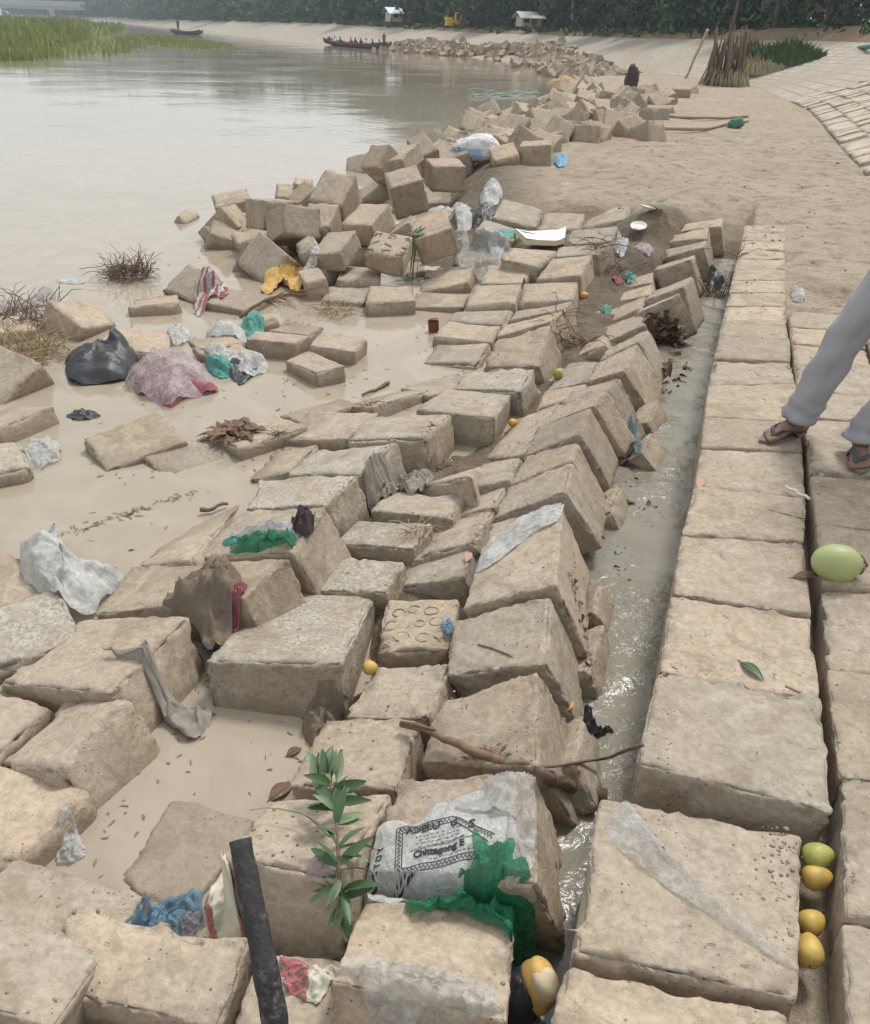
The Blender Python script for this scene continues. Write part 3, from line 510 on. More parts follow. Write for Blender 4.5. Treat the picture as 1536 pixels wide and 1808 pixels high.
('N5', [0.979, 3.934, -0.292, -0.386, 0.036, -0.829, 0.12, 0.257, 0.161], None, 'rounded brown block end sticking into the channel'),
('N6', [0.377, 1.855, -0.263, -0.269, -0.304, -0.565, 0.12, 0.32, 0.156], None, 'smooth wet slab face at the channel above the dark branch'),
('N7', [1.093, 4.36, -0.282, -0.429, 0.13, -0.548, 0.12, 0.258, 0.186], None, 'low slab face at the channel beyond the blue green net')]
HEAP = [(-0.14, 13.22, -0.03, 0.44, 'third closest tumbled heap block to the upright cube before the sack'), (0.05, 12.82, 0.02, 0.44, 'fourth closest tumbled heap block to the white and blue sack'), (0.1, 14.64, -0.01, 0.44, 'eighth closest tumbled heap block to the white and blue sack'), (0.23, 14.94, 0.03, 0.44, 'tenth closest tumbled heap block to the white and blue sack'), (0.45, 16.53, 0.04, 0.44, 'eleventh closest tumbled heap block to the open water beside the heap'), (0.84, 20.89, -0.06, 0.44, 'second closest tumbled heap block to the open water beside the heap'), (0.64, 19.54, -0.07, 0.44, 'fourth closest tumbled heap block to the open water beside the heap'), (0.93, 17.33, 0.07, 0.44, 'third closest tumbled heap block to the open water beside the heap'), (1.09, 15.86, 0.11, 0.44, 'twentieth closest tumbled heap block to the cube right of the sack'), (1.24, 16.67, 0.11, 0.44, 'nineteenth closest tumbled heap block to the cube right of the sack'), (1.52, 17.21, 0.24, 0.44, 'twenty seventh closest tumbled heap block to the cube right of the sack'), (0.96, 15.38, 0.01, 0.44, 'twenty second closest tumbled heap block to the cube right of the sack'), (0.64, 14.03, 0.07, 0.44, 'fifth closest tumbled heap block to the white and blue sack'), (0.94, 13.49, 0.15, 0.44, 'seventeenth closest tumbled heap block to the cube right of the sack'), (1.14, 14.04, 0.18, 0.44, 'tenth closest tumbled heap block to the cube right of the sack'), (1.52, 15.92, 0.1, 0.44, 'seventh closest tumbled heap block to the cube right of the sack'), (1.65, 16.32, 0.18, 0.44, 'fourteenth closest tumbled heap block to the cube right of the sack'), (2.04, 18.76, 0.22, 0.44, 'fifteenth closest tumbled heap block to the orange sack'), (2.05, 17.84, 0.16, 0.44, 'twenty eighth closest tumbled heap block to the middle of the far heap'), (2.16, 17.4, 0.2, 0.44, 'eighteenth closest tumbled heap block to the middle of the far heap'), (2.57, 19.73, 0.18, 0.44, 'sixth closest tumbled heap block to the middle of the far heap'), (2.5, 18.74, 0.08, 0.44, 'fourteenth closest tumbled heap block to the middle of the far heap'), (2.76, 19.6, 0.2, 0.44, 'second closest tumbled heap block to the middle of the far heap'), (2.85, 19.03, 0.17, 0.44, 'third closest tumbled heap block to the middle of the far heap'), (3.03, 19.07, 0.12, 0.44, 'twelfth closest tumbled heap block to the middle of the far heap'), (3.1, 18.4, 0.08, 0.44, 'fourth closest tumbled heap block to the green bundle'), (2.82, 15.85, 0.22, 0.44, 'second closest tumbled heap block to the green bundle'), (3.28, 17.78, 0.15, 0.44, 'fifth closest tumbled heap block to the green bundle'), (3.03, 15.43, 0.19, 0.44, 'third closest tumbled heap block to the long pale log'), (3.2, 15.27, 0.22, 0.44, 'closest tumbled heap block to the long pale log'), (4.13, 19.24, 0.19, 0.44, 'fifth closest tumbled heap block to the long pale log'), (4.3, 21.99, 0.23, 0.44, 'tenth closest tumbled heap block to the dark bundle'), (4.9, 23.67, 0.14, 0.44, 'tenth closest tumbled heap block to the dead stumps'), (5.43, 24.23, 0.21, 0.44, 'fourth closest tumbled heap block to the dead stumps'), (6.42, 27.67, 0.15, 0.44, 'closest tumbled heap block to the dead stumps'), (6.42, 26.67, 0.23, 0.44, 'second closest tumbled heap block to the dead stumps'), (3.81, 21.0, 0.22, 0.44, 'thirteenth closest tumbled heap block to the dark bundle'), (3.85, 22.67, 0.09, 0.44, 'twenty third closest tumbled heap block to the middle of the far heap'), (3.83, 23.88, 0.09, 0.44, 'seventeenth closest tumbled heap block to the middle of the far heap'), (3.73, 24.65, 0.11, 0.44, 'sixteenth closest tumbled heap block to the middle of the far heap'), (3.18, 22.3, 0.23, 0.44, 'eleventh closest tumbled heap block to the middle of the far heap'), (2.91, 22.67, 0.14, 0.44, 'sixth closest tumbled heap block to the orange sack'), (2.39, 20.38, 0.18, 0.44, 'eleventh closest tumbled heap block to the orange sack'), (1.56, 14.43, 0.12, 0.44, 'sixth closest tumbled heap block to the cube right of the sack'), (1.71, 14.61, 0.16, 0.44, 'twelfth closest tumbled heap block to the cube right of the sack'), (1.91, 15.24, 0.14, 0.44, 'twenty first closest tumbled heap block to the cube right of the sack'), (2.09, 15.18, 0.13, 0.44, 'twelfth closest tumbled heap block to the green bundle'), (1.33, 13.14, 0.17, 0.44, 'third closest tumbled heap block to the cube right of the sack'), (1.86, 15.59, 0.17, 0.44, 'eighteenth closest tumbled heap block to the cube right of the sack'), (2.21, 14.82, 0.22, 0.44, 'ninth closest tumbled heap block to the green bundle'), (0.78, 16.33, 0.05, 0.44, 'seventh closest tumbled heap block to the open water beside the heap'), (0.25, 13.2, 0.09, 0.44, 'closest tumbled heap block to the white and blue sack'), (-0.03, 12.97, 0.08, 0.44, 'ninth closest tumbled heap block to the white and blue sack'), (1.15, 12.91, 0.24, 0.44, 'second closest tumbled heap block to the cube right of the sack'), (3.23, 18.58, 0.18, 0.44, 'sixth closest tumbled heap block to the green bundle'), (3.89, 20.71, 0.1, 0.44, 'tenth closest tumbled heap block to the green bundle'), (3.13, 19.8, 0.22, 0.44, 'eighth closest tumbled heap block to the middle of the far heap'), (3.02, 24.81, 0.23, 0.44, 'closest tumbled heap block to the orange sack'), (3.34, 25.66, 0.22, 0.44, 'fifth closest tumbled heap block to the orange sack'), (3.67, 26.38, 0.17, 0.44, 'fourteenth closest tumbled heap block to the orange sack'), (2.51, 22.11, 0.19, 0.44, 'second closest tumbled heap block to the orange sack'), (4.18, 28.31, 0.11, 0.44, 'twenty sixth closest tumbled heap block to the middle of the far heap'), (3.95, 25.22, 0.21, 0.44, 'twenty fifth closest tumbled heap block to the middle of the far heap'), (1.83, 18.28, 0.17, 0.44, 'twenty second closest tumbled heap block to the orange sack'), (1.88, 20.7, 0.12, 0.44, 'nineteenth closest tumbled heap block to the orange sack'), (1.65, 20.06, 0.08, 0.44, 'second closest tumbled heap block to the floating green net'), (3.94, 23.8, 0.22, 0.44, 'twelfth closest tumbled heap block to the dark bundle'), (4.02, 23.03, 0.24, 0.44, 'eighth closest tumbled heap block to the dark bundle'), (4.85, 26.45, 0.09, 0.44, 'fourth closest tumbled heap block to the dark bundle'), (4.95, 25.82, 0.21, 0.44, 'closest tumbled heap block to the dark bundle'), (5.3, 26.45, 0.14, 0.44, 'fifth closest tumbled heap block to the dark bundle'), (5.91, 28.31, 0.1, 0.44, 'seventh closest tumbled heap block to the dead stumps'), (5.14, 23.46, 0.12, 0.44, 'eighth closest tumbled heap block to the dead stumps'), (3.61, 28.47, 0.2, 0.44, 'seventh closest tumbled heap block to the orange sack'), (3.91, 28.9, 0.22, 0.44, 'sixteenth closest tumbled heap block to the orange sack'), (4.76, 33.03, 0.08, 0.44, 'twenty first closest tumbled heap block to the orange sack'), (-1.48, 8.94, -0.25, 0.37, 'seventh closest tumbled heap block to the steep upper slab'), (-1.75, 9.14, -0.32, 0.37, 'fifth closest tumbled heap block to the yellow cloth'), (-1.75, 8.29, -0.24, 0.37, 'third closest tumbled heap block to the yellow cloth'), (-1.35, 9.61, -0.29, 0.37, 'fourth closest tumbled heap block to the steep upper slab'), (-1.0, 8.18, -0.22, 0.37, 'fifth closest tumbled heap block to the lettered cube'), (-0.8, 7.68, -0.2, 0.37, 'second closest tumbled heap block to the lettered cube'), (-0.81, 8.98, -0.26, 0.37, 'fourth closest tumbled heap block to the lettered cube'), (-0.89, 11.01, -0.2, 0.37, 'third closest tumbled heap block to the steep upper slab'), (-0.62, 10.44, -0.29, 0.37, 'second closest tumbled heap block to the tall leaning cube'), (-1.21, 11.09, -0.32, 0.37, 'closest tumbled heap block to the steep upper slab'), (-1.36, 10.45, -0.25, 0.37, 'second closest tumbled heap block to the steep upper slab'), (-1.03, 13.33, -0.33, 0.37, 'fifth closest tumbled heap block to the tall leaning cube'), (-0.7, 13.24, -0.3, 0.37, 'fourth closest tumbled heap block to the tall leaning cube'), (-0.34, 13.12, -0.28, 0.37, 'second closest tumbled heap block to the upright cube before the sack'), (-0.45, 11.0, -0.25, 0.37, 'closest tumbled heap block to the tall leaning cube'), (-0.18, 11.43, -0.31, 0.37, 'third closest tumbled heap block to the tall leaning cube'), (-1.47, 8.15, -0.32, 0.37, 'second closest tumbled heap block to the yellow cloth'), (-1.53, 7.65, -0.22, 0.37, 'closest tumbled heap block to the yellow cloth'), (-1.99, 8.39, -0.29, 0.37, 'fourth closest tumbled heap block to the yellow cloth'), (-2.11, 8.75, -0.21, 0.37, 'second closest tumbled heap block to the leftmost upper cube'), (-1.96, 9.35, -0.21, 0.37, 'closest tumbled heap block to the leftmost upper cube'), (-1.8, 10.74, -0.28, 0.37, 'sixth closest tumbled heap block to the steep upper slab'), (-1.29, 13.43, -0.27, 0.37, 'fifth closest tumbled heap block to the steep upper slab'), (-0.87, 14.76, -0.26, 0.37, 'sixth closest tumbled heap block to the tall leaning cube'), (-0.48, 15.09, -0.25, 0.37, 'fourth closest tumbled heap block to the upright cube before the sack'), (-0.13, 12.98, -0.25, 0.37, 'closest tumbled heap block to the upright cube before the sack'), (-0.54, 8.2, -0.26, 0.37, 'closest tumbled heap block to the lettered cube'), (-0.47, 8.95, -0.25, 0.37, 'third closest tumbled heap block to the lettered cube'), (0.04, 12.39, 0.04, 0.42, 'third closest tumbled heap block to the white and blue sack'), (0.05, 13.32, 0.09, 0.42, 'seventh closest tumbled heap block to the white and blue sack'), (0.27, 16.54, -0.11, 0.42, 'twelfth closest tumbled heap block to the white and blue sack'), (0.5, 17.69, -0.05, 0.42, 'eighth closest tumbled heap block to the open water beside the heap'), (0.85, 20.28, 0.0, 0.42, 'closest tumbled heap block to the open water beside the heap'), (0.56, 17.51, 0.06, 0.42, 'sixth closest tumbled heap block to the open water beside the heap'), (1.05, 18.57, -0.07, 0.42, 'fifth closest tumbled heap block to the open water beside the heap'), (1.11, 17.68, -0.08, 0.42, 'ninth closest tumbled heap block to the open water beside the heap'), (1.84, 20.94, -0.07, 0.42, 'twenty third closest tumbled heap block to the cube right of the sack'), (0.92, 15.27, 0.02, 0.42, 'twenty sixth closest tumbled heap block to the cube right of the sack'), (0.67, 14.26, 0.05, 0.42, 'sixth closest tumbled heap block to the white and blue sack'), (1.14, 15.51, -0.03, 0.42, 'thirteenth closest tumbled heap block to the cube right of the sack'), (1.38, 16.32, -0.04, 0.42, 'fourth closest tumbled heap block to the cube right of the sack'), (1.74, 17.41, -0.03, 0.42, 'eighth closest tumbled heap block to the cube right of the sack'), (1.86, 18.6, -0.04, 0.42, 'eleventh closest tumbled heap block to the cube right of the sack'), (2.36, 22.21, -0.03, 0.42, 'seventeenth closest tumbled heap block to the orange sack'), (2.36, 20.58, -0.1, 0.42, 'twenty fourth closest tumbled heap block to the cube right of the sack'), (2.4, 19.68, -0.01, 0.42, 'twenty second closest tumbled heap block to the middle of the far heap'), (2.73, 21.11, 0.09, 0.42, 'seventh closest tumbled heap block to the middle of the far heap'), (2.71, 20.26, -0.03, 0.42, 'thirteenth closest tumbled heap block to the middle of the far heap'), (3.21, 22.06, 0.04, 0.42, 'closest tumbled heap block to the middle of the far heap'), (3.43, 22.19, -0.08, 0.42, 'fifth closest tumbled heap block to the middle of the far heap'), (3.21, 20.43, 0.03, 0.42, 'tenth closest tumbled heap block to the middle of the far heap'), (3.25, 18.78, 0.05, 0.42, 'third closest tumbled heap block to the green bundle'), (3.19, 18.01, 0.03, 0.42, 'closest tumbled heap block to the green bundle'), (3.81, 20.0, -0.01, 0.42, 'seventh closest tumbled heap block to the green bundle'), (3.52, 17.33, -0.01, 0.42, 'second closest tumbled heap block to the long pale log'), (4.63, 20.9, 0.02, 0.42, 'fourth closest tumbled heap block to the long pale log'), (4.7, 23.6, 0.08, 0.42, 'fourteenth closest tumbled heap block to the dark bundle'), (5.7, 27.49, -0.09, 0.42, 'eleventh closest tumbled heap block to the dead stumps'), (6.68, 30.32, -0.1, 0.42, 'sixth closest tumbled heap block to the dead stumps'), (6.5, 28.32, 0.04, 0.42, 'third closest tumbled heap block to the dead stumps'), (7.09, 28.74, 0.08, 0.42, 'fifth closest tumbled heap block to the dead stumps'), (4.16, 23.69, -0.01, 0.42, 'twenty ninth closest tumbled heap block to the middle of the far heap'), (4.27, 26.04, -0.02, 0.42, 'twentieth closest tumbled heap block to the middle of the far heap'), (3.9, 25.38, 0.04, 0.42, 'fifteenth closest tumbled heap block to the middle of the far heap'), (4.05, 27.17, -0.08, 0.42, 'ninth closest tumbled heap block to the middle of the far heap'), (3.12, 24.98, -0.06, 0.42, 'ninth closest tumbled heap block to the orange sack'), (2.93, 24.16, -0.08, 0.42, 'twelfth closest tumbled heap block to the orange sack'), (1.66, 15.21, 0.01, 0.42, 'ninth closest tumbled heap block to the cube right of the sack'), (1.98, 16.35, -0.05, 0.42, 'fifteenth closest tumbled heap block to the cube right of the sack'), (2.31, 17.76, -0.07, 0.42, 'twenty fifth closest tumbled heap block to the cube right of the sack'), (2.34, 16.44, 0.03, 0.42, 'eleventh closest tumbled heap block to the green bundle'), (1.35, 13.75, 0.09, 0.42, 'fifth closest tumbled heap block to the cube right of the sack'), (2.11, 17.74, -0.05, 0.42, 'sixteenth closest tumbled heap block to the cube right of the sack'), (2.43, 17.07, 0.04, 0.42, 'twenty seventh closest tumbled heap block to the middle of the far heap'), (0.69, 16.55, -0.03, 0.42, 'tenth closest tumbled heap block to the open water beside the heap'), (0.17, 13.22, 0.07, 0.42, 'second closest tumbled heap block to the white and blue sack'), (-0.06, 13.51, 0.01, 0.42, 'eleventh closest tumbled heap block to the white and blue sack'), (1.44, 15.9, -0.06, 0.42, 'closest tumbled heap block to the cube right of the sack'), (3.83, 22.35, -0.07, 0.42, 'eighth closest tumbled heap block to the green bundle'), (4.53, 23.69, -0.11, 0.42, 'sixth closest tumbled heap block to the long pale log'), (3.56, 23.13, -0.01, 0.42, 'fourth closest tumbled heap block to the middle of the far heap'), (3.75, 29.84, -0.04, 0.42, 'fourth closest tumbled heap block to the orange sack'), (4.14, 31.36, -0.08, 0.42, 'eighth closest tumbled heap block to the orange sack'), (4.09, 29.38, -0.04, 0.42, 'nineteenth closest tumbled heap block to the middle of the far heap'), (3.01, 25.82, -0.05, 0.42, 'third closest tumbled heap block to the orange sack'), (4.21, 28.37, 0.05, 0.42, 'twenty first closest tumbled heap block to the middle of the far heap'), (4.77, 30.63, -0.09, 0.42, 'twenty fourth closest tumbled heap block to the middle of the far heap'), (2.04, 19.13, 0.1, 0.42, 'twentieth closest tumbled heap block to the orange sack'), (2.15, 22.71, -0.01, 0.42, 'eighteenth closest tumbled heap block to the orange sack'), (1.57, 20.3, 0.01, 0.42, 'closest tumbled heap block to the floating green net'), (4.63, 27.03, -0.02, 0.42, 'eleventh closest tumbled heap block to the dark bundle'), (4.56, 25.64, 0.06, 0.42, 'ninth closest tumbled heap block to the dark bundle'), (5.06, 27.45, 0.06, 0.42, 'third closest tumbled heap block to the dark bundle'), (5.95, 30.48, 0.0, 0.42, 'second closest tumbled heap block to the dark bundle'), (5.45, 27.92, -0.01, 0.42, 'sixth closest tumbled heap block to the dark bundle'), (5.66, 27.96, 0.04, 0.42, 'seventh closest tumbled heap block to the dark bundle'), (5.31, 23.67, 0.07, 0.42, 'ninth closest tumbled heap block to the dead stumps'), (4.36, 32.71, -0.03, 0.42, 'thirteenth closest tumbled heap block to the orange sack'), (4.04, 31.24, 0.04, 0.42, 'tenth closest tumbled heap block to the orange sack'), (4.88, 33.23, 0.09, 0.42, 'twenty third closest tumbled heap block to the orange sack')]
PATH_E0 = (0.2785, 1.0212)
PATH_A = (0.32177, 0.94682)
PAVERS = [([(1.699, 5.201), (2.101, 5.244), (1.986, 4.837), (1.583, 4.858)], 0.0), ([(1.583, 4.858), (1.986, 4.837), (1.864, 4.46), (1.448, 4.457)], 0.006), ([(1.448, 4.457), (1.864, 4.46), (1.774, 4.132), (1.321, 4.069)], -0.004), ([(1.321, 4.069), (1.774, 4.132), (1.617, 3.628), (1.195, 3.659)], 0.0), ([(1.195, 3.659), (1.617, 3.628), (1.521, 3.312), (1.094, 3.319)], 0.003), ([(1.094, 3.319), (1.521, 3.312), (1.384, 2.889), (0.984, 2.968)], -0.006), ([(0.984, 2.968), (1.384, 2.889), (1.26, 2.563), (0.847, 2.59)], 0.004), ([(0.847, 2.59), (1.26, 2.563), (1.131, 2.14), (0.73, 2.228)], 0.0), ([(0.73, 2.228), (1.131, 2.14), (1.017, 1.748), (0.613, 1.86)], -0.008), ([(0.613, 1.86), (1.017, 1.748), (0.887, 1.356), (0.481, 1.493)], 0.022), ([(1.815, 5.544), (2.217, 5.587), (2.101, 5.244), (1.699, 5.201)], -0.01), ([(1.931, 5.887), (2.333, 5.93), (2.217, 5.587), (1.815, 5.544)], -0.01), ([(2.047, 6.23), (2.449, 6.273), (2.333, 5.93), (1.931, 5.887)], -0.01), ([(2.163, 6.573), (2.565, 6.616), (2.449, 6.273), (2.047, 6.23)], -0.01), ([(2.279, 6.916), (2.681, 6.959), (2.565, 6.616), (2.163, 6.573)], -0.01), ([(2.396, 7.259), (2.797, 7.302), (2.681, 6.959), (2.279, 6.916)], -0.01), ([(2.512, 7.602), (2.913, 7.645), (2.797, 7.302), (2.396, 7.259)], -0.01), ([(2.628, 7.945), (3.029, 7.988), (2.913, 7.645), (2.512, 7.602)], -0.01), ([(2.744, 8.288), (3.146, 8.331), (3.029, 7.988), (2.628, 7.945)], -0.01), ([(0.391, 1.413), (0.824, 1.335), (0.681, 0.954), (0.281, 1.031)], -0.01), ([(0.269, 1.015), (0.666, 0.934), (0.538, 0.555), (0.141, 0.637)], -0.02), ([(2.177, 5.437), (2.58, 5.395), (2.479, 5.063), (2.076, 5.106)], 0.0), ([(2.076, 5.106), (2.479, 5.063), (2.377, 4.732), (1.974, 4.774)], 0), ([(1.974, 4.774), (2.377, 4.732), (2.276, 4.401), (1.873, 4.443)], -0.006), ([(1.873, 4.443), (2.276, 4.401), (2.147, 3.979), (1.744, 4.021)], 0.004), ([(1.744, 4.021), (2.147, 3.979), (2.054, 3.654), (1.651, 3.696)], 0), ([(1.651, 3.696), (2.054, 3.654), (1.969, 3.352), (1.567, 3.394)], -0.005), ([(1.567, 3.394), (1.969, 3.352), (1.875, 3.056), (1.472, 3.098)], 0.008), ([(1.472, 3.098), (1.875, 3.056), (1.747, 2.645), (1.344, 2.688)], 0), ([(1.344, 2.688), (1.747, 2.645), (1.624, 2.263), (1.222, 2.305)], 0.01), ([(1.222, 2.305), (1.624, 2.263), (1.485, 1.846), (1.082, 1.888)], -0.01), ([(1.082, 1.888), (1.485, 1.846), (1.36, 1.446), (0.957, 1.488)], 0.0), ([(0.957, 1.488), (1.36, 1.446), (1.223, 1.07), (0.82, 1.112)], 0.012), ([(0.82, 1.112), (1.223, 1.07), (1.094, 0.691), (0.691, 0.733)], -0.01), ([(2.631, 5.507), (3.033, 5.465), (2.932, 5.133), (2.529, 5.176)], 0.0), ([(2.529, 5.176), (2.932, 5.133), (2.831, 4.802), (2.428, 4.844)], -0.006), ([(2.428, 4.844), (2.831, 4.802), (2.729, 4.471), (2.326, 4.513)], 0.004), ([(2.326, 4.513), (2.729, 4.471), (2.6, 4.049), (2.198, 4.091)], 0), ([(2.198, 4.091), (2.6, 4.049), (2.508, 3.724), (2.105, 3.766)], 0.008), ([(2.105, 3.766), (2.508, 3.724), (2.423, 3.422), (2.02, 3.464)], 0.0), ([(2.02, 3.464), (2.423, 3.422), (2.328, 3.126), (1.925, 3.168)], -0.006), ([(1.925, 3.168), (2.328, 3.126), (2.2, 2.715), (1.797, 2.758)], 0.004), ([(1.797, 2.758), (2.2, 2.715), (2.078, 2.333), (1.675, 2.375)], 0), ([(1.675, 2.375), (2.078, 2.333), (1.938, 1.916), (1.535, 1.958)], 0.008), ([(1.535, 1.958), (1.938, 1.916), (1.814, 1.516), (1.411, 1.558)], 0.0), ([(1.411, 1.558), (1.814, 1.516), (1.676, 1.14), (1.273, 1.182)], -0.006), ([(1.273, 1.182), (1.676, 1.14), (1.547, 0.761), (1.145, 0.803)], 0.004)]
WATERLINE = [(-0.5, 7.5), (-0.3, 9.0), (-0.15, 11.0), (-0.1, 13.0), (-0.2, 15), (-0.927, 17.403), (-0.327, 18.858), (0.577, 24.589), (2.704, 32.129), (5.14, 42.541), (5.977, 56.781), (5.8, 60), (-2, 80)]
BANK = [((1.2, -6, 0), (6.0, -7.6, 1.8)), ((3.2, 4.5, 0), (8.0, 2.9, 1.8)), ((5.16, 11.3, 0), (9.9, 9.7, 1.75)), ((8.6, 22.9, 0), (13.3, 21.3, 1.62)), ((10.5, 33, 0), (15.6, 34.5, 1.45)), ((9.6, 40.5, -0.05), (13.2, 46.5, 1.35)), ((7.2, 52, -0.3), (11.5, 60, 1.25)), ((6, 62, -0.36), (10, 71, 1.2)), ((-1, 76.6, -0.36), (2.5, 86, 1.17)), ((-10, 99, -0.36), (-7, 109, 1.3)), ((-21.7, 129, -0.36), (-19, 140, 1.5)), ((-65, 232, -0.36), (-63, 245, 1.5)), ((-120, 360, -0.36), (-118, 375, 1.5)), ((-260, 560, -0.36), (-255, 580, 1.5))]
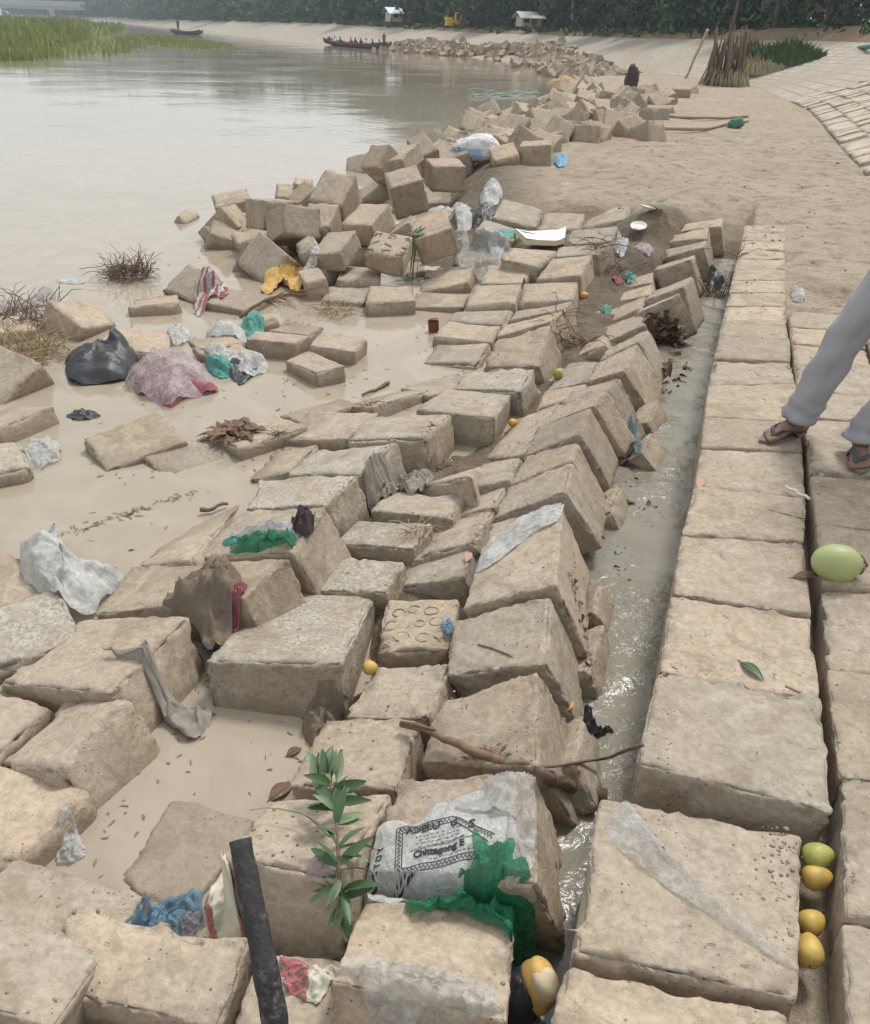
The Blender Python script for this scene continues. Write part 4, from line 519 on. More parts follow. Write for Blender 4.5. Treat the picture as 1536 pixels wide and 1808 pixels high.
CLOTHS = [
('printed_bag', 'plastic bag', 'crumpled white plastic bag with black printed lettering and border', 'bag_white', 0.012, 0.0045, [(-0.109, 1.417), (-0.081, 1.432), (-0.021, 1.414), (0.025, 1.449), (0.065, 1.454), (0.132, 1.465), (0.183, 1.425), (0.196, 1.315), (0.174, 1.253), (0.101, 1.245), (-0.031, 1.246), (-0.069, 1.236), (-0.119, 1.248), (-0.127, 1.288), (-0.12, 1.349)], 0.004),
('plastic_sheet', 'plastic sheet', 'clear plastic sheet draped over the ridge edge beside the printed bag', 'clear_film', 0.012, 0.01, [(0.063, 1.418), (0.13, 1.472), (0.2, 1.539), (0.252, 1.534), (0.246, 1.409), (0.234, 1.284), (0.218, 1.227), (0.17, 1.225), (0.181, 1.312), (0.166, 1.389)], 0.004),
('green_bag', 'plastic bag', 'bright green crumpled plastic bag below the printed bag', 'green_film', 0.03, 0.022, [(-0.027, 1.208), (-0.024, 1.253), (0.015, 1.268), (0.064, 1.259), (0.11, 1.275), (0.104, 1.334), (0.149, 1.318), (0.195, 1.304), (0.239, 1.237), (0.261, 1.207), (0.256, 1.131), (0.231, 1.108), (0.196, 1.142), (0.146, 1.184), (0.064, 1.221), (0.016, 1.212)], 0.004),
('clear_film_sheet', 'plastic sheet', 'clear plastic film hanging over the lowest block at the bottom edge', 'clear_film', 0.015, 0.012, [(-0.17, 1.055), (-0.116, 1.076), (-0.049, 1.083), (0.02, 1.065), (0.087, 1.038), (0.13, 1.006), (0.167, 0.969), (0.149, 0.932), (-0.041, 0.936), (-0.086, 0.982), (-0.123, 1.029)], 0.004),
('torn_paper', 'paper', 'torn cream packaging with a red printed patch right of the charred stake', 'cream_cloth', 0.012, 0.01, [(-0.289, 1.138), (-0.216, 1.124), (-0.153, 1.116), (-0.182, 1.085), (-0.203, 1.042), (-0.241, 1.057), (-0.276, 1.08)], 0.004),
('patterned_cloth', 'cloth', 'cream cloth with faded red print hanging behind the charred stake', 'cream_cloth', 0.02, 0.016, [(-0.491, 1.496), (-0.465, 1.454), (-0.446, 1.342), (-0.414, 1.269), (-0.371, 1.215), (-0.406, 1.203), (-0.514, 1.212), (-0.513, 1.28), (-0.516, 1.371), (-0.502, 1.452)], 0.004),
('blue_bag', 'plastic bag', 'blue plastic bag half under muddy water between two bottom blocks', 'blue_film', 0.03, 0.014, [(-0.65, 1.343), (-0.602, 1.372), (-0.537, 1.381), (-0.52, 1.324), (-0.535, 1.27), (-0.582, 1.254), (-0.66, 1.243), (-0.654, 1.3)], 0.004),
('foam_scrap', 'foam', 'white foamy scrap floating beside the pebbly block', 'white_film', 0.02, 0.01, [(-0.918, 1.465), (-0.923, 1.524), (-0.922, 1.575), (-0.876, 1.529), (-0.86, 1.502), (-0.867, 1.474)], 0.004),
('white_bag', 'plastic bag', 'large white plastic bag with a teal corner in the shallow water', 'bag_white', 0.1, 0.03, [(-1.585, 2.823), (-1.545, 2.922), (-1.516, 3.021), (-1.463, 2.901), (-1.341, 2.776), (-1.172, 2.723), (-1.18, 2.596), (-1.199, 2.49), (-1.292, 2.475), (-1.369, 2.543), (-1.486, 2.652)], 0.004),
('muddy_cloth', 'cloth', 'lump of mud soaked cloth with a tied loop on the wide slab', 'mud_cloth', 0.075, 0.024, [(-0.907, 2.411), (-0.871, 2.488), (-0.831, 2.561), (-0.77, 2.616), (-0.715, 2.597), (-0.688, 2.512), (-0.639, 2.426), (-0.634, 2.329), (-0.659, 2.218), (-0.723, 2.221), (-0.787, 2.314)], 0.004),
('red_cloth', 'cloth', 'strip of dark red cloth wedged beside the muddy lump', 'maroon_cloth', 0.02, 0.014, [(-0.668, 2.265), (-0.661, 2.349), (-0.637, 2.399), (-0.609, 2.375), (-0.63, 2.292)], 0.004),
('blue_scrap', 'scrap', 'small blue plastic scrap on the muddy cloth lump', 'blue_film', 0.012, 0.006, [(-0.77, 2.349), (-0.742, 2.364), (-0.72, 2.332), (-0.747, 2.311)], 0.004),
('green_net', 'net bag', 'torn green net bag on the tan block beside muddy cloth', 'green_film', 0.03, 0.02, [(-0.758, 2.671), (-0.748, 2.763), (-0.69, 2.792), (-0.551, 2.719), (-0.495, 2.652), (-0.483, 2.6), (-0.52, 2.628), (-0.583, 2.662), (-0.736, 2.638)], 0.004),
('white_wrap', 'plastic sheet', 'dirty white wrapping lying on the green net bag', 'white_film', 0.03, 0.018, [(-0.78, 2.853), (-0.681, 2.851), (-0.586, 2.802), (-0.493, 2.746), (-0.477, 2.668), (-0.551, 2.719), (-0.69, 2.792)], 0.004),
('teal_scrap', 'scrap', 'teal plastic scrap at the far end of the dirty white wrapping', 'teal_film', 0.01, 0.006, [(-0.808, 2.843), (-0.782, 2.871), (-0.732, 2.848), (-0.736, 2.805), (-0.783, 2.807)], 0.004),
('brown_rag', 'cloth', 'dark brown rag bunched in the gap beside the green net', 'dark_cloth', 0.05, 0.02, [(-0.517, 2.77), (-0.473, 2.801), (-0.433, 2.743), (-0.454, 2.673), (-0.498, 2.685)], 0.004),
('grey_rag', 'cloth', 'grey torn rag trailing in the inlet water below the clean slab', 'grey_cloth', 0.035, 0.018, [(-1.002, 2.11), (-0.879, 2.079), (-0.778, 2.047), (-0.666, 2.032), (-0.657, 1.965), (-0.69, 1.909), (-0.735, 1.926), (-0.796, 1.976), (-0.909, 2.062)], 0.004),
('muddy_rag', 'cloth', 'mud coated rag stuffed under the big pale topped slab', 'mud_cloth', 0.05, 0.016, [(-0.371, 2.002), (-0.322, 2.086), (-0.245, 2.079), (-0.268, 1.997), (-0.306, 1.918), (-0.328, 1.885), (-0.365, 1.934)], 0.004),
('black_bag', 'plastic bag', 'stuffed black plastic bag lying in the muddy shallows', 'black_plastic', 0.11, 0.02, [(-2.208, 4.867), (-2.293, 5.162), (-2.243, 5.275), (-2.052, 5.293), (-1.885, 5.116), (-1.822, 4.96), (-1.847, 4.768), (-2.095, 4.709)], 0.004),
('pink_bag', 'plastic bag', 'clear plastic bag holding red cloth in the shallows beside the black bag', 'pink_film', 0.12, 0.026, [(-1.833, 4.806), (-1.813, 5.041), (-1.701, 5.134), (-1.525, 5.129), (-1.393, 4.96), (-1.286, 4.707), (-1.324, 4.598), (-1.4, 4.524), (-1.452, 4.372), (-1.56, 4.477), (-1.715, 4.6)], 0.004),
('red_bundle', 'cloth', 'dark red cloth wrapped inside the clear plastic bag', 'maroon_cloth', 0.06, 0.02, [(-1.763, 4.775), (-1.711, 4.931), (-1.539, 4.986), (-1.402, 4.807), (-1.239, 4.676), (-1.409, 4.557), (-1.461, 4.403), (-1.567, 4.51), (-1.701, 4.618)], 0.004),
('pale_bag', 'plastic bag', 'pale plastic bag next to green netting in the shallows', 'bag_white', 0.06, 0.014, [(-1.58, 5.712), (-1.556, 5.87), (-1.451, 5.961), (-1.367, 5.863), (-1.271, 5.547), (-1.359, 5.538), (-1.501, 5.572)], 0.004),
('green_netting', 'net', 'scrap of light green netting beside the pale plastic bag', 'teal_film', 0.03, 0.014, [(-1.396, 5.967), (-1.319, 6.058), (-1.231, 5.931), (-1.205, 5.751), (-1.271, 5.62), (-1.333, 5.738)], 0.004),
('white_lump', 'plastic bag', 'white plastic lump behind the tan slab', 'white_film', 0.05, 0.014, [(-1.857, 5.685), (-1.828, 5.802), (-1.746, 5.785), (-1.664, 5.618), (-1.686, 5.45), (-1.764, 5.489)], 0.004),
('plastic_shreds', 'plastic sheet', 'shredded white and grey plastic on the low slab', 'white_film', 0.025, 0.018, [(-1.5, 5.278), (-1.372, 5.247), (-1.206, 5.133), (-1.083, 5.145), (-1.047, 5.024), (-1.128, 4.917), (-1.29, 5.042), (-1.415, 5.135)], 0.004),
('teal_shred', 'scrap', 'teal plastic shred under the white shreds', 'teal_film', 0.02, 0.01, [(-1.424, 5.113), (-1.306, 5.082), (-1.23, 4.957), (-1.288, 4.882), (-1.377, 4.973)], 0.004),
('black_scrap', 'scrap', 'pointed black plastic scrap at the end of the white shreds', 'black_plastic', 0.02, 0.01, [(-1.284, 5.038), (-1.16, 5.07), (-1.111, 5.137), (-1.115, 4.915), (-1.171, 4.795)], 0.004),
('clear_bag', 'plastic bag', 'crumpled clear bag on the rough block at the left edge', 'white_film', 0.05, 0.018, [(-1.967, 3.738), (-2.0, 3.88), (-1.922, 3.927), (-1.849, 3.878), (-1.8, 3.725), (-1.833, 3.66), (-1.864, 3.609)], 0.004),
('yellow_cloth', 'cloth', 'bright yellow cloth draped over a half sunk block', 'yellow_cloth', 0.03, 0.024, [(-1.419, 6.795), (-1.43, 7.091), (-1.347, 7.465), (-1.198, 7.361), (-1.099, 7.135), (-1.092, 6.661), (-1.17, 6.827), (-1.31, 7.03), (-1.338, 6.734)], 0.004),
('striped_rag', 'cloth', 'red and white striped rag on the diamond turned slab', 'white_film', 0.04, 0.016, [(-1.852, 6.513), (-1.838, 6.748), (-1.802, 6.892), (-1.676, 6.733), (-1.588, 6.417), (-1.696, 6.342), (-1.727, 6.1), (-1.795, 6.239)], 0.004),
('red_patch', 'cloth', 'small red checked patch on the striped rag', 'red_cloth', 0.02, 0.01, [(-1.734, 6.559), (-1.691, 6.632), (-1.604, 6.475), (-1.625, 6.344)], 0.004),
('white_sheet_scrap', 'plastic sheet', 'flat white scrap floating in the still water at the left', 'white_film', 0.008, 0.004, [(-3.089, 6.943), (-3.096, 7.124), (-2.981, 7.064), (-2.843, 6.937), (-2.921, 6.858)], 0.004),
('stained_sheet', 'cloth', 'grey and pink stained sheet behind the dead stalks at the left edge', 'grey_film', 0.03, 0.02, [(-3.174, 5.979), (-3.157, 6.21), (-3.055, 6.436), (-3.02, 6.667), (-2.869, 6.395), (-2.938, 6.176), (-3.045, 6.049)], 0.004),
('red_white_scrap', 'scrap', 'pink and teal scrap lying before the yellow cloth', 'white_film', 0.015, 0.008, [(-1.16, 7.135), (-1.074, 7.183), (-0.978, 7.085), (-1.018, 6.973), (-1.112, 6.997)], 0.004),
('rice_sack', 'sack', 'plump white sack with a pale blue side in the heap', 'white_cloth', 0.22, 0.016, [(0.069, 11.856), (0.155, 12.79), (0.344, 13.754), (0.528, 13.803), (0.635, 12.786), (0.634, 11.776), (0.522, 11.446), (0.302, 11.597)], 0.004),
('grey_plastic', 'plastic sheet', 'tangle of grey white plastic in front of the upright cube', 'white_film', 0.06, 0.03, [(-0.192, 10.149), (-0.068, 10.248), (0.089, 9.908), (0.254, 9.525), (0.275, 8.847), (0.161, 8.602), (0.087, 9.175), (-0.088, 9.464)], 0.004),
('grey_bag', 'plastic bag', 'round grey white plastic bag by the smooth tilted block', 'white_film', 0.08, 0.02, [(0.363, 9.732), (0.449, 10.116), (0.572, 10.064), (0.599, 9.635), (0.5, 9.281), (0.386, 9.327)], 0.004),
('dark_bag', 'plastic bag', 'dark teal crumpled bag left of the smooth tilted block', 'black_plastic', 0.06, 0.02, [(0.287, 8.983), (0.375, 9.312), (0.478, 9.265), (0.479, 8.778), (0.351, 8.53), (0.289, 8.632)], 0.004),
('pale_wrap', 'plastic sheet', 'pale yellowish wrapper standing beside the leaning cube', 'dusty_film', 0.05, 0.02, [(0.087, 8.53), (0.153, 8.76), (0.225, 8.445), (0.207, 8.04), (0.116, 8.027)], 0.004),
('green_strip', 'scrap', 'green cloth strip on the cracked block end', 'teal_film', 0.01, 0.006, [(0.431, 8.072), (0.528, 8.186), (0.632, 8.202), (0.63, 8.005), (0.484, 7.912)], 0.004),
('grey_wrapper', 'plastic sheet', 'grey white wrapper lying by the broken foam board', 'white_film', 0.02, 0.014, [(0.362, 8.112), (0.442, 8.075), (0.607, 7.863), (0.628, 7.641), (0.517, 7.582), (0.412, 7.834)], 0.004),
('thin_grey_film', 'plastic sheet', 'thin grey plastic stretched over the block near the tumbled cubes', 'grey_film', 0.012, 0.01, [(0.129, 8.077), (0.287, 8.244), (0.499, 8.084), (0.53, 7.905), (0.467, 7.428), (0.273, 7.284), (0.114, 7.382)], 0.004),
('white_litter', 'litter', 'white crushed cups and wrappers in the gully', 'bag_white', 0.04, 0.02, [(1.493, 7.811), (1.605, 8.055), (1.615, 7.828), (1.528, 7.557), (1.477, 7.592)], 0.004),
('pink_litter', 'litter', 'pink printed wrapper among the white litter', 'pink_film', 0.03, 0.012, [(1.656, 7.742), (1.784, 7.895), (1.819, 7.721), (1.744, 7.539), (1.661, 7.613)], 0.004),
('maroon_litter', 'litter', 'dark pink rag at the lower end of the litter', 'maroon_cloth', 0.03, 0.012, [(1.363, 7.084), (1.438, 7.205), (1.459, 7.06), (1.373, 6.872), (1.349, 6.939)], 0.004),
('green_litter', 'litter', 'green wrapper below the white plates', 'teal_film', 0.02, 0.01, [(1.512, 7.323), (1.587, 7.372), (1.596, 7.218), (1.502, 7.058)], 0.004),
('teal_wrapper', 'scrap', 'small teal wrapper in the gully below the orange rind', 'teal_film', 0.02, 0.01, [(1.18, 6.427), (1.241, 6.495), (1.261, 6.406), (1.204, 6.311)], 0.004),
('blue_wrapper', 'wrapper', 'bright sky blue wrapper on the smooth sloping block', 'sky_film', 0.012, 0.006, [(0.544, 4.223), (0.574, 4.287), (0.636, 4.308), (0.641, 4.247), (0.583, 4.196)], 0.004),
('blue_scrap', 'scrap', 'round pale blue scrap at the corner of the ring stamped block', 'sky_film', 0.012, 0.006, [(0.031, 2.359), (0.049, 2.389), (0.072, 2.381), (0.076, 2.331), (0.053, 2.311)], 0.004),
('wrinkled_sheet', 'plastic sheet', 'wrinkled pale plastic sheet stuck to the far half of a ridge block', 'white_film', 0.008, 0.008, [(0.209, 2.708), (0.337, 2.799), (0.465, 2.864), (0.431, 2.662), (0.344, 2.63), (0.22, 2.524), (0.146, 2.495), (0.161, 2.607)], 0.004),
('tied_sack', 'sack', 'muddy grey sack tied at one end, wedged beside crusty block', 'dusty_film', 0.08, 0.022, [(-0.173, 3.399), (-0.157, 3.489), (-0.098, 3.539), (-0.031, 3.509), (-0.009, 3.432), (-0.047, 3.354), (-0.115, 3.318)], 0.004),
('flat_sack', 'sack', 'flattened grey sack under the tied one', 'grey_cloth', 0.04, 0.016, [(-0.3, 3.373), (-0.244, 3.431), (-0.184, 3.424), (-0.156, 3.361), (-0.192, 3.307), (-0.282, 3.27)], 0.004),
('green_tag', 'scrap', 'green plastic scrap under the edge of a tan slab', 'teal_film', 0.012, 0.006, [(-0.232, 3.118), (-0.196, 3.139), (-0.162, 3.122), (-0.174, 3.084), (-0.22, 3.081)], 0.004),
('net_scrap', 'net', 'frayed blue green net plastered down a ridge slab', 'net_blue', 0.008, 0.006, [(0.972, 4.498), (1.016, 4.432), (1.02, 4.139), (0.994, 3.86), (0.958, 3.816), (0.954, 4.087), (0.955, 4.325)], 0.004),
('black_wrapper', 'plastic bag', 'shiny black and white wrapper caught at the channel side', 'black_plastic', 0.03, 0.014, [(0.462, 1.986), (0.489, 2.035), (0.516, 2.031), (0.5, 1.951), (0.471, 1.906), (0.454, 1.925)], 0.004),
('dark_leaf_wad', 'leaves', 'wad of dark red wet leaves in the channel below the black wrapper', 'dark_cloth', 0.02, 0.012, [(0.48, 1.983), (0.516, 2.0), (0.563, 1.992), (0.544, 1.957), (0.503, 1.955)], 0.004),
('grey_black_bag', 'plastic bag', 'grey black stuffed bag wedged at the head of the channel', 'black_plastic', 0.1, 0.016, [(2.19, 7.295), (2.304, 7.587), (2.418, 7.685), (2.4, 7.478), (2.295, 7.232), (2.187, 7.107)], 0.004),
('film_on_path', 'plastic sheet', 'thin clear film stretched across the pebble cornered path block', 'clear_film', 0.006, 0.006, [(0.434, 1.394), (0.454, 1.4), (0.461, 1.339), (0.531, 1.239), (0.604, 1.122), (0.689, 1.029), (0.694, 1.013), (0.662, 1.029), (0.567, 1.108), (0.483, 1.182), (0.402, 1.277), (0.383, 1.336)], 0.004),
('white_scrap', 'scrap', 'crushed white scrap on the sandy path before the walking legs', 'white_film', 0.03, 0.014, [(2.411, 6.05), (2.485, 6.151), (2.517, 6.063), (2.446, 5.908), (2.383, 5.9)], 0.004),
('orange_sack', 'sack', 'orange yellow sack on top of the far heap', 'orange_cloth', 0.45, 0.03, [(2.593, 25.055), (3.058, 28.763), (3.483, 30.173), (3.56, 28.469), (3.184, 25.331), (2.805, 24.307)], 0.004),
('green_bundle', 'sack', 'dark green bundle at the far edge of the sand', 'net_green', 0.25, 0.03, [(2.814, 16.971), (3.132, 18.592), (3.319, 18.655), (3.171, 17.285), (2.938, 16.618)], 0.004),
('green_net_bundle', 'net', 'green net bundle at the end of the long log on the sand', 'net_green', 0.22, 0.03, [(5.021, 17.054), (5.613, 18.946), (5.787, 19.003), (5.461, 17.585), (5.079, 16.692)], 0.004),
('blue_sheet', 'plastic sheet', 'blue and pale teal sheet beside the cube right of the sack', 'sky_film', 0.05, 0.02, [(1.425, 12.506), (1.575, 12.896), (1.642, 12.674), (1.534, 11.876), (1.393, 11.64)], 0.004),
('grass_wrapper', 'wrapper', 'light green wrapper at the tip of the split stick', 'teal_film', 0.012, 0.006, [(0.159, 1.573), (0.171, 1.612), (0.194, 1.601), (0.206, 1.571), (0.188, 1.555)], 0.004),
('black_husk_bag', 'plastic bag', 'torn shiny black bag around the cut coconut', 'black_plastic', 0.06, 0.022, [(0.175, 1.174), (0.192, 1.214), (0.236, 1.229), (0.292, 1.217), (0.3, 1.178), (0.28, 1.102), (0.224, 1.076), (0.183, 1.086)], 0.004),
('purple_wad', 'cloth', 'pale purple plastic wad behind the blue bag', 'pink_film', 0.03, 0.012, [(-0.58, 1.299), (-0.562, 1.329), (-0.529, 1.327), (-0.516, 1.292), (-0.533, 1.268), (-0.566, 1.27)], 0.004),
('black_net_scrap', 'scrap', 'black plastic scraps drifting beside the half drowned block', 'black_plastic', 0.012, 0.008, [(-1.966, 4.259), (-1.93, 4.341), (-1.819, 4.302), (-1.797, 4.258), (-1.88, 4.205)], 0.004),
('mango_leaf_scrap', 'scrap', 'faded red onion net lying under the leafy sprig', 'pink_film', 0.012, 0.008, [(-0.249, 1.285), (-0.226, 1.323), (-0.193, 1.317), (-0.188, 1.258), (-0.216, 1.226), (-0.243, 1.242)], 0.004)]
STICKS = [
('split_stick', 'stick', 'split brown stick lying between two ridge blocks above the printed bag', 'stick_brown', 0.009, 0.013, [(-0.068, 1.804, -0.169), (0.007, 1.744, -0.146), (0.096, 1.669, -0.113), (0.203, 1.618, -0.118)]),
('dark_branch', 'branch', 'dark wet branch bridging the channel beside the printed bag', 'twig', 0.013, 0.022, [(0.253, 1.446, 0.025), (0.343, 1.634, -0.198), (0.419, 1.718, -0.32), (0.483, 1.708, -0.32)]),
('thin_twig', 'twig', 'thin twig spanning the channel above the dark branch', 'twig', 0.004, 0.005, [(0.265, 1.458, 0.032), (0.387, 1.686, -0.182), (0.514, 1.83, -0.3), (0.498, 1.511, 0.06)]),
('grey_twig', 'twig', 'curved dark twig on the grey ridge block', 'twig', 0.002, 0.003, [(0.14, 2.114, -0.131), (0.185, 2.075, -0.114), (0.231, 2.022, -0.097), (0.278, 1.979, -0.106), (0.304, 1.977, -0.121)]),
('white_stick', 'stick', 'pale straight stick on the path edge near the sandal', 'string_white', 0.006, 0.006, [(1.325, 2.958, 0.012), (1.354, 2.914, 0.012), (1.383, 2.863, 0.012)]),
('long_twig', 'twig', 'long thin dark twig on the path block right of the pink leaf', 'twig', 0.002, 0.002, [(1.2, 2.79, 0.004), (1.255, 2.751, 0.004), (1.324, 2.723, 0.004)]),
('pale_root', 'root', 'pale curling root at the joint below the green leaf', 'straw', 0.004, 0.006, [(0.936, 1.797, 0.008), (0.966, 1.779, 0.008), (0.991, 1.756, 0.008), (0.996, 1.738, 0.008)]),
('floating_stick', 'stick', 'dark stick floating by the slab with straw at its corner', 'twig', 0.006, 0.012, [(-0.435, 4.674, -0.35), (-0.361, 4.769, -0.35), (-0.292, 4.886, -0.35)]),
('shore_stick', 'stick', 'forked brown stick at the muddy shore by the crusty block', 'twig', 0.01, 0.006, [(-1.0, 3.248, -0.34), (-0.949, 3.276, -0.34), (-0.899, 3.33, -0.34)]),
('white_string', 'string', 'pale string running from the green bag to the path', 'string_white', 0.0015, 0.0015, [(0.284, 1.252, -0.245), (0.326, 1.307, -0.33), (0.289, 1.048, 0.03)]),
('leaning_pole', 'pole', 'pole leaning against the slope near the dead bush', 'bamboo', 0.05, 0.05, [(9.373, 38.715, 0.0)]),
('heap_pole', 'pole', 'pale pole propped against the orange sack', 'bamboo', 0.03, 0.03, [(3.16, 24.843, 0.0)]),
('far_log', 'log', 'long pale log lying across the far edge of the sand', 'bamboo', 0.03, 0.04, [(2.948, 16.156, 0.04), (3.678, 16.651, 0.04), (4.428, 16.876, 0.04), (6.041, 19.326, 0.04)]),
('grey_log', 'log', 'short grey log on the far sand above the long one', 'bamboo', 0.03, 0.035, [(4.411, 19.905, 0.04), (5.133, 19.265, 0.04), (6.316, 20.174, 0.04)]),
('plank', 'plank', 'short pale stick beside the brown soil pile', 'string_white', 0.012, 0.012, [(2.189, 10.22, -0.295), (2.425, 10.931, -0.34)]),
('green_pipe', 'pipe', 'dark green pipe running up the slope at the right edge', 'pipe_teal', 0.07, 0.07, [(14.8, 36, 1.3), (13.6, 30, 1.4), (12.6, 26, 1.5), (11.6, 21, 1.5)]),
('slope_pole', 'pole', 'thin long pole lying on the far slope left of the dead bush', 'bamboo', 0.06, 0.06, [(8.977, 49.052, 0.05), (13.661, 64.818, 0.05), (35.143, 142.882, 0.05)])]
FRUITS = [('coconut', 'coconut', 'whole green coconut resting across the path joint', 'coconut_green', (0.078, 0.062, 0.061), (1.273, 2.347, 0.0), -0.12, 1), ('mango', 'mango', 'yellow green mango on top in the wide path gap', 'mango_green', (0.036, 0.028, 0.028), (0.846, 1.291, -0.061), 0.2, 1), ('mango', 'mango', 'orange yellow mango just under the top one in the path gap', 'mango_yellow', (0.034, 0.026, 0.026), (0.834, 1.252, -0.079), 0.1, 1), ('mango', 'mango', 'third mango down in the path gap', 'mango_yellow', (0.032, 0.026, 0.026), (0.79, 1.154, -0.094), 0.5, 1), ('mango', 'mango', 'lowest mango in the path gap', 'mango_yellow', (0.036, 0.027, 0.027), (0.759, 1.086, -0.085), 1.3, 1), ('mango', 'mango', 'larger green mango beside the tall sided block', 'mango_green', (0.034, 0.03, 0.032), (0.698, 4.9, -0.297), 0.8, 1.0), ('mango', 'mango', 'smaller yellow mango beside the tall sided block', 'mango_yellow', (0.026, 0.02, 0.02), (0.669, 4.951, -0.36), 0.9, 1.0), ('yellow_fruit', 'fruit', 'round yellow fruit beside the big pale topped slab', 'mango_yellow', (0.024, 0.023, 0.022), (-0.183, 2.116, -0.255), 0, 1.0), ('rotten_mango', 'mango', 'brownish yellow mango at the foot of the soil pile', 'mango_yellow', (0.07, 0.04, 0.04), (1.782, 8.731, -0.287), -0.2, 1.0), ('small_fruit', 'fruit', 'small yellow fruit at the corner of a flat block near the red pepper', 'mango_yellow', (0.024, 0.02, 0.022), (0.721, 7.005, -0.256), 0, 1.0), ('orange_rind', 'rind', 'orange rind beside the smooth block', 'orange_fruit', (0.04, 0.03, 0.03), (1.086, 6.656, -0.295), 0.3, 1.0), ('orange_fruit', 'fruit', 'orange fruit under the back corner of the clean grey cube', 'orange_fruit', (0.024, 0.022, 0.02), (0.382, 4.136, -0.281), 0, 1.0), ('peel', 'peel', 'yellow fruit peel in the gully above two mangoes', 'mango_green', (0.03, 0.022, 0.028), (1.165, 6.377, -0.36), 0.6, 1.0), ('red_pepper', 'pepper', 'small dark red pepper upright at a block joint', 'red_cloth', (0.01, 0.01, 0.026), (0.629, 6.774, -0.227), 0, 1.0)]
WEEDS = [('dead_weed', 'brown tangle of dead weeds sticking out of the still water', 'twig', (-2.557, 7.117, -0.36), 190, 0.3, 0.2, 0.17), ('dead_weed', 'dead straw and stems heaped behind the black bag at the left', 'straw', (-2.52, 5.183, -0.36), 170, 0.32, 0.1, 0.22), ('dead_weed', 'dark stems lying over the slab at the left edge', 'twig', (-2.831, 5.763, -0.282), 100, 0.34, 0.12, 0.24), ('dead_leaves', 'clump of dead brown leaves on the slab edge in the current', 'leaf_dead', (-1.018, 4.012, -0.316), 160, 0.11, 0.08, 0.11), ('straw_tuft', 'straw tuft floating beside the block in the shallows', 'straw', (-0.779, 6.311, -0.36), 50, 0.22, 0.06, 0.13), ('dry_weeds', 'dry weed stems sprouting from the block joint by the flat grey block', 'straw', (-0.059, 2.933, -0.226), 30, 0.12, 0.07, 0.05), ('dry_weeds', 'twigs caught under the stuffed bag at the channel head', 'twig', (2.217, 7.073, -0.36), 60, 0.35, 0.1, 0.14), ('straw_knot', 'knotted straw on the slab corner at the water edge', 'straw', (-0.373, 4.393, -0.296), 24, 0.08, 0.03, 0.04), ('root_knot', 'knot of brown roots at the left corner of the broad tan slab', 'twig', (-0.778, 3.96, -0.315), 24, 0.09, 0.04, 0.03), ('weed_tuft', 'small green sprout in the dark gap by the lettered cube', 'leaf_green', (-0.227, 7.333, -0.36), 26, 0.12, 0.07, 0.07), ('debris_weed', 'scattered dry stems in the soil behind the grey bag', 'twig', (0.492, 12.571, -0.36), 160, 0.35, 0.05, 0.42), ('debris_weed', 'muddy straw in the gully beside the clean leaning block', 'twig', (1.378, 7.245, -0.316), 70, 0.3, 0.05, 0.2), ('debris_weed', 'muddy twigs beside the tall sided block and mangoes', 'twig', (0.861, 5.62, -0.36), 60, 0.24, 0.04, 0.13), ('debris_weed', 'leaf scraps under the right face of the dirty topped block', 'leaf_dead', (0.012, 3.801, -0.351), 50, 0.05, 0.02, 0.07), ('debris_weed', 'wet leaf litter in the joint below the split stick', 'leaf_dead', (0.14, 1.633, -0.165), 40, 0.03, 0.01, 0.05)]
LEAVES = [('green leaf lying on the path block above the widest joint', 'leaf_green', (0.873, 1.873, 0.006), 0.085, 0.032, -1.1), ('pink brown leaf at the channel edge of the path', 'leaf_pink', (1.012, 2.993, 0.006), 0.11, 0.035, 1.2), ('dark red leaf beside the round yellow fruit', 'leaf_dead', (-0.145, 2.264, -0.326), 0.035, 0.028, 0.4), ('reddish leaf on the corner of the litter topped cube', 'leaf_pink', (0.502, 4.978, -0.241), 0.06, 0.03, 0.2), ('pink dead leaf in the joint beside the grey crumbling block', 'leaf_pink', (0.126, 2.718, -0.195), 0.07, 0.03, 1.3), ('yellow brown leaf stuck on the ridge side by the inlet', 'orange_fruit', (0.415, 1.988, -0.279), 0.05, 0.03, 1.0), ('grey dead leaf under the green coconut', 'leaf_dead', (1.19, 2.342, 0.006), 0.1, 0.035, 0.1), ('brown dead leaf on the muddy inlet edge below the muddy rag', 'leaf_dead', (-0.387, 1.872, -0.354), 0.05, 0.03, 0.7), ('dark wet leaf at the inlet corner of the flat tan block', 'leaf_dead', (-0.398, 1.721, -0.354), 0.08, 0.05, 0.8)]
STAKE = [(-0.247, 0.891, -0.1), (-0.274, 0.951, 0.02), (-0.308, 1.028, 0.1), (-0.342, 1.116, 0.17)]
SPRIG = [(-0.164, 1.217, -0.204), (-0.18, 1.249, -0.097), (-0.194, 1.337, -0.097), (-0.216, 1.448, -0.134), (-0.232, 1.522, -0.158)]
SPRIG_TIP = [(-0.209, 1.338, -0.099), (-0.282, 1.436, -0.138), (-0.37, 1.472, -0.161), (-0.416, 1.463, -0.163)]
CUT_COCONUT = (0.243, 1.11, -0.24)
CAN = (-0.048, 5.935, -0.36)
FROND = [(-1.363, 5.795, -0.26), (-1.273, 5.868, -0.2), (-1.179, 5.961, -0.16), (-1.057, 6.1, -0.17)]
FOAM = [(0.635, 8.102), (0.708, 7.919), (1.061, 8.168), (1.108, 8.225), (1.042, 7.736), (0.953, 7.634), (0.702, 7.642)]
PLATES = [(1.752, 8.155, -0.36), (1.852, 8.347, -0.36), (1.966, 8.385, -0.36)]
PRINT_O = (-0.0619, 1.2810)
PRINT_X = (0.9997, 0.0228)
PRINT_Y = (-0.0228, 0.9997)
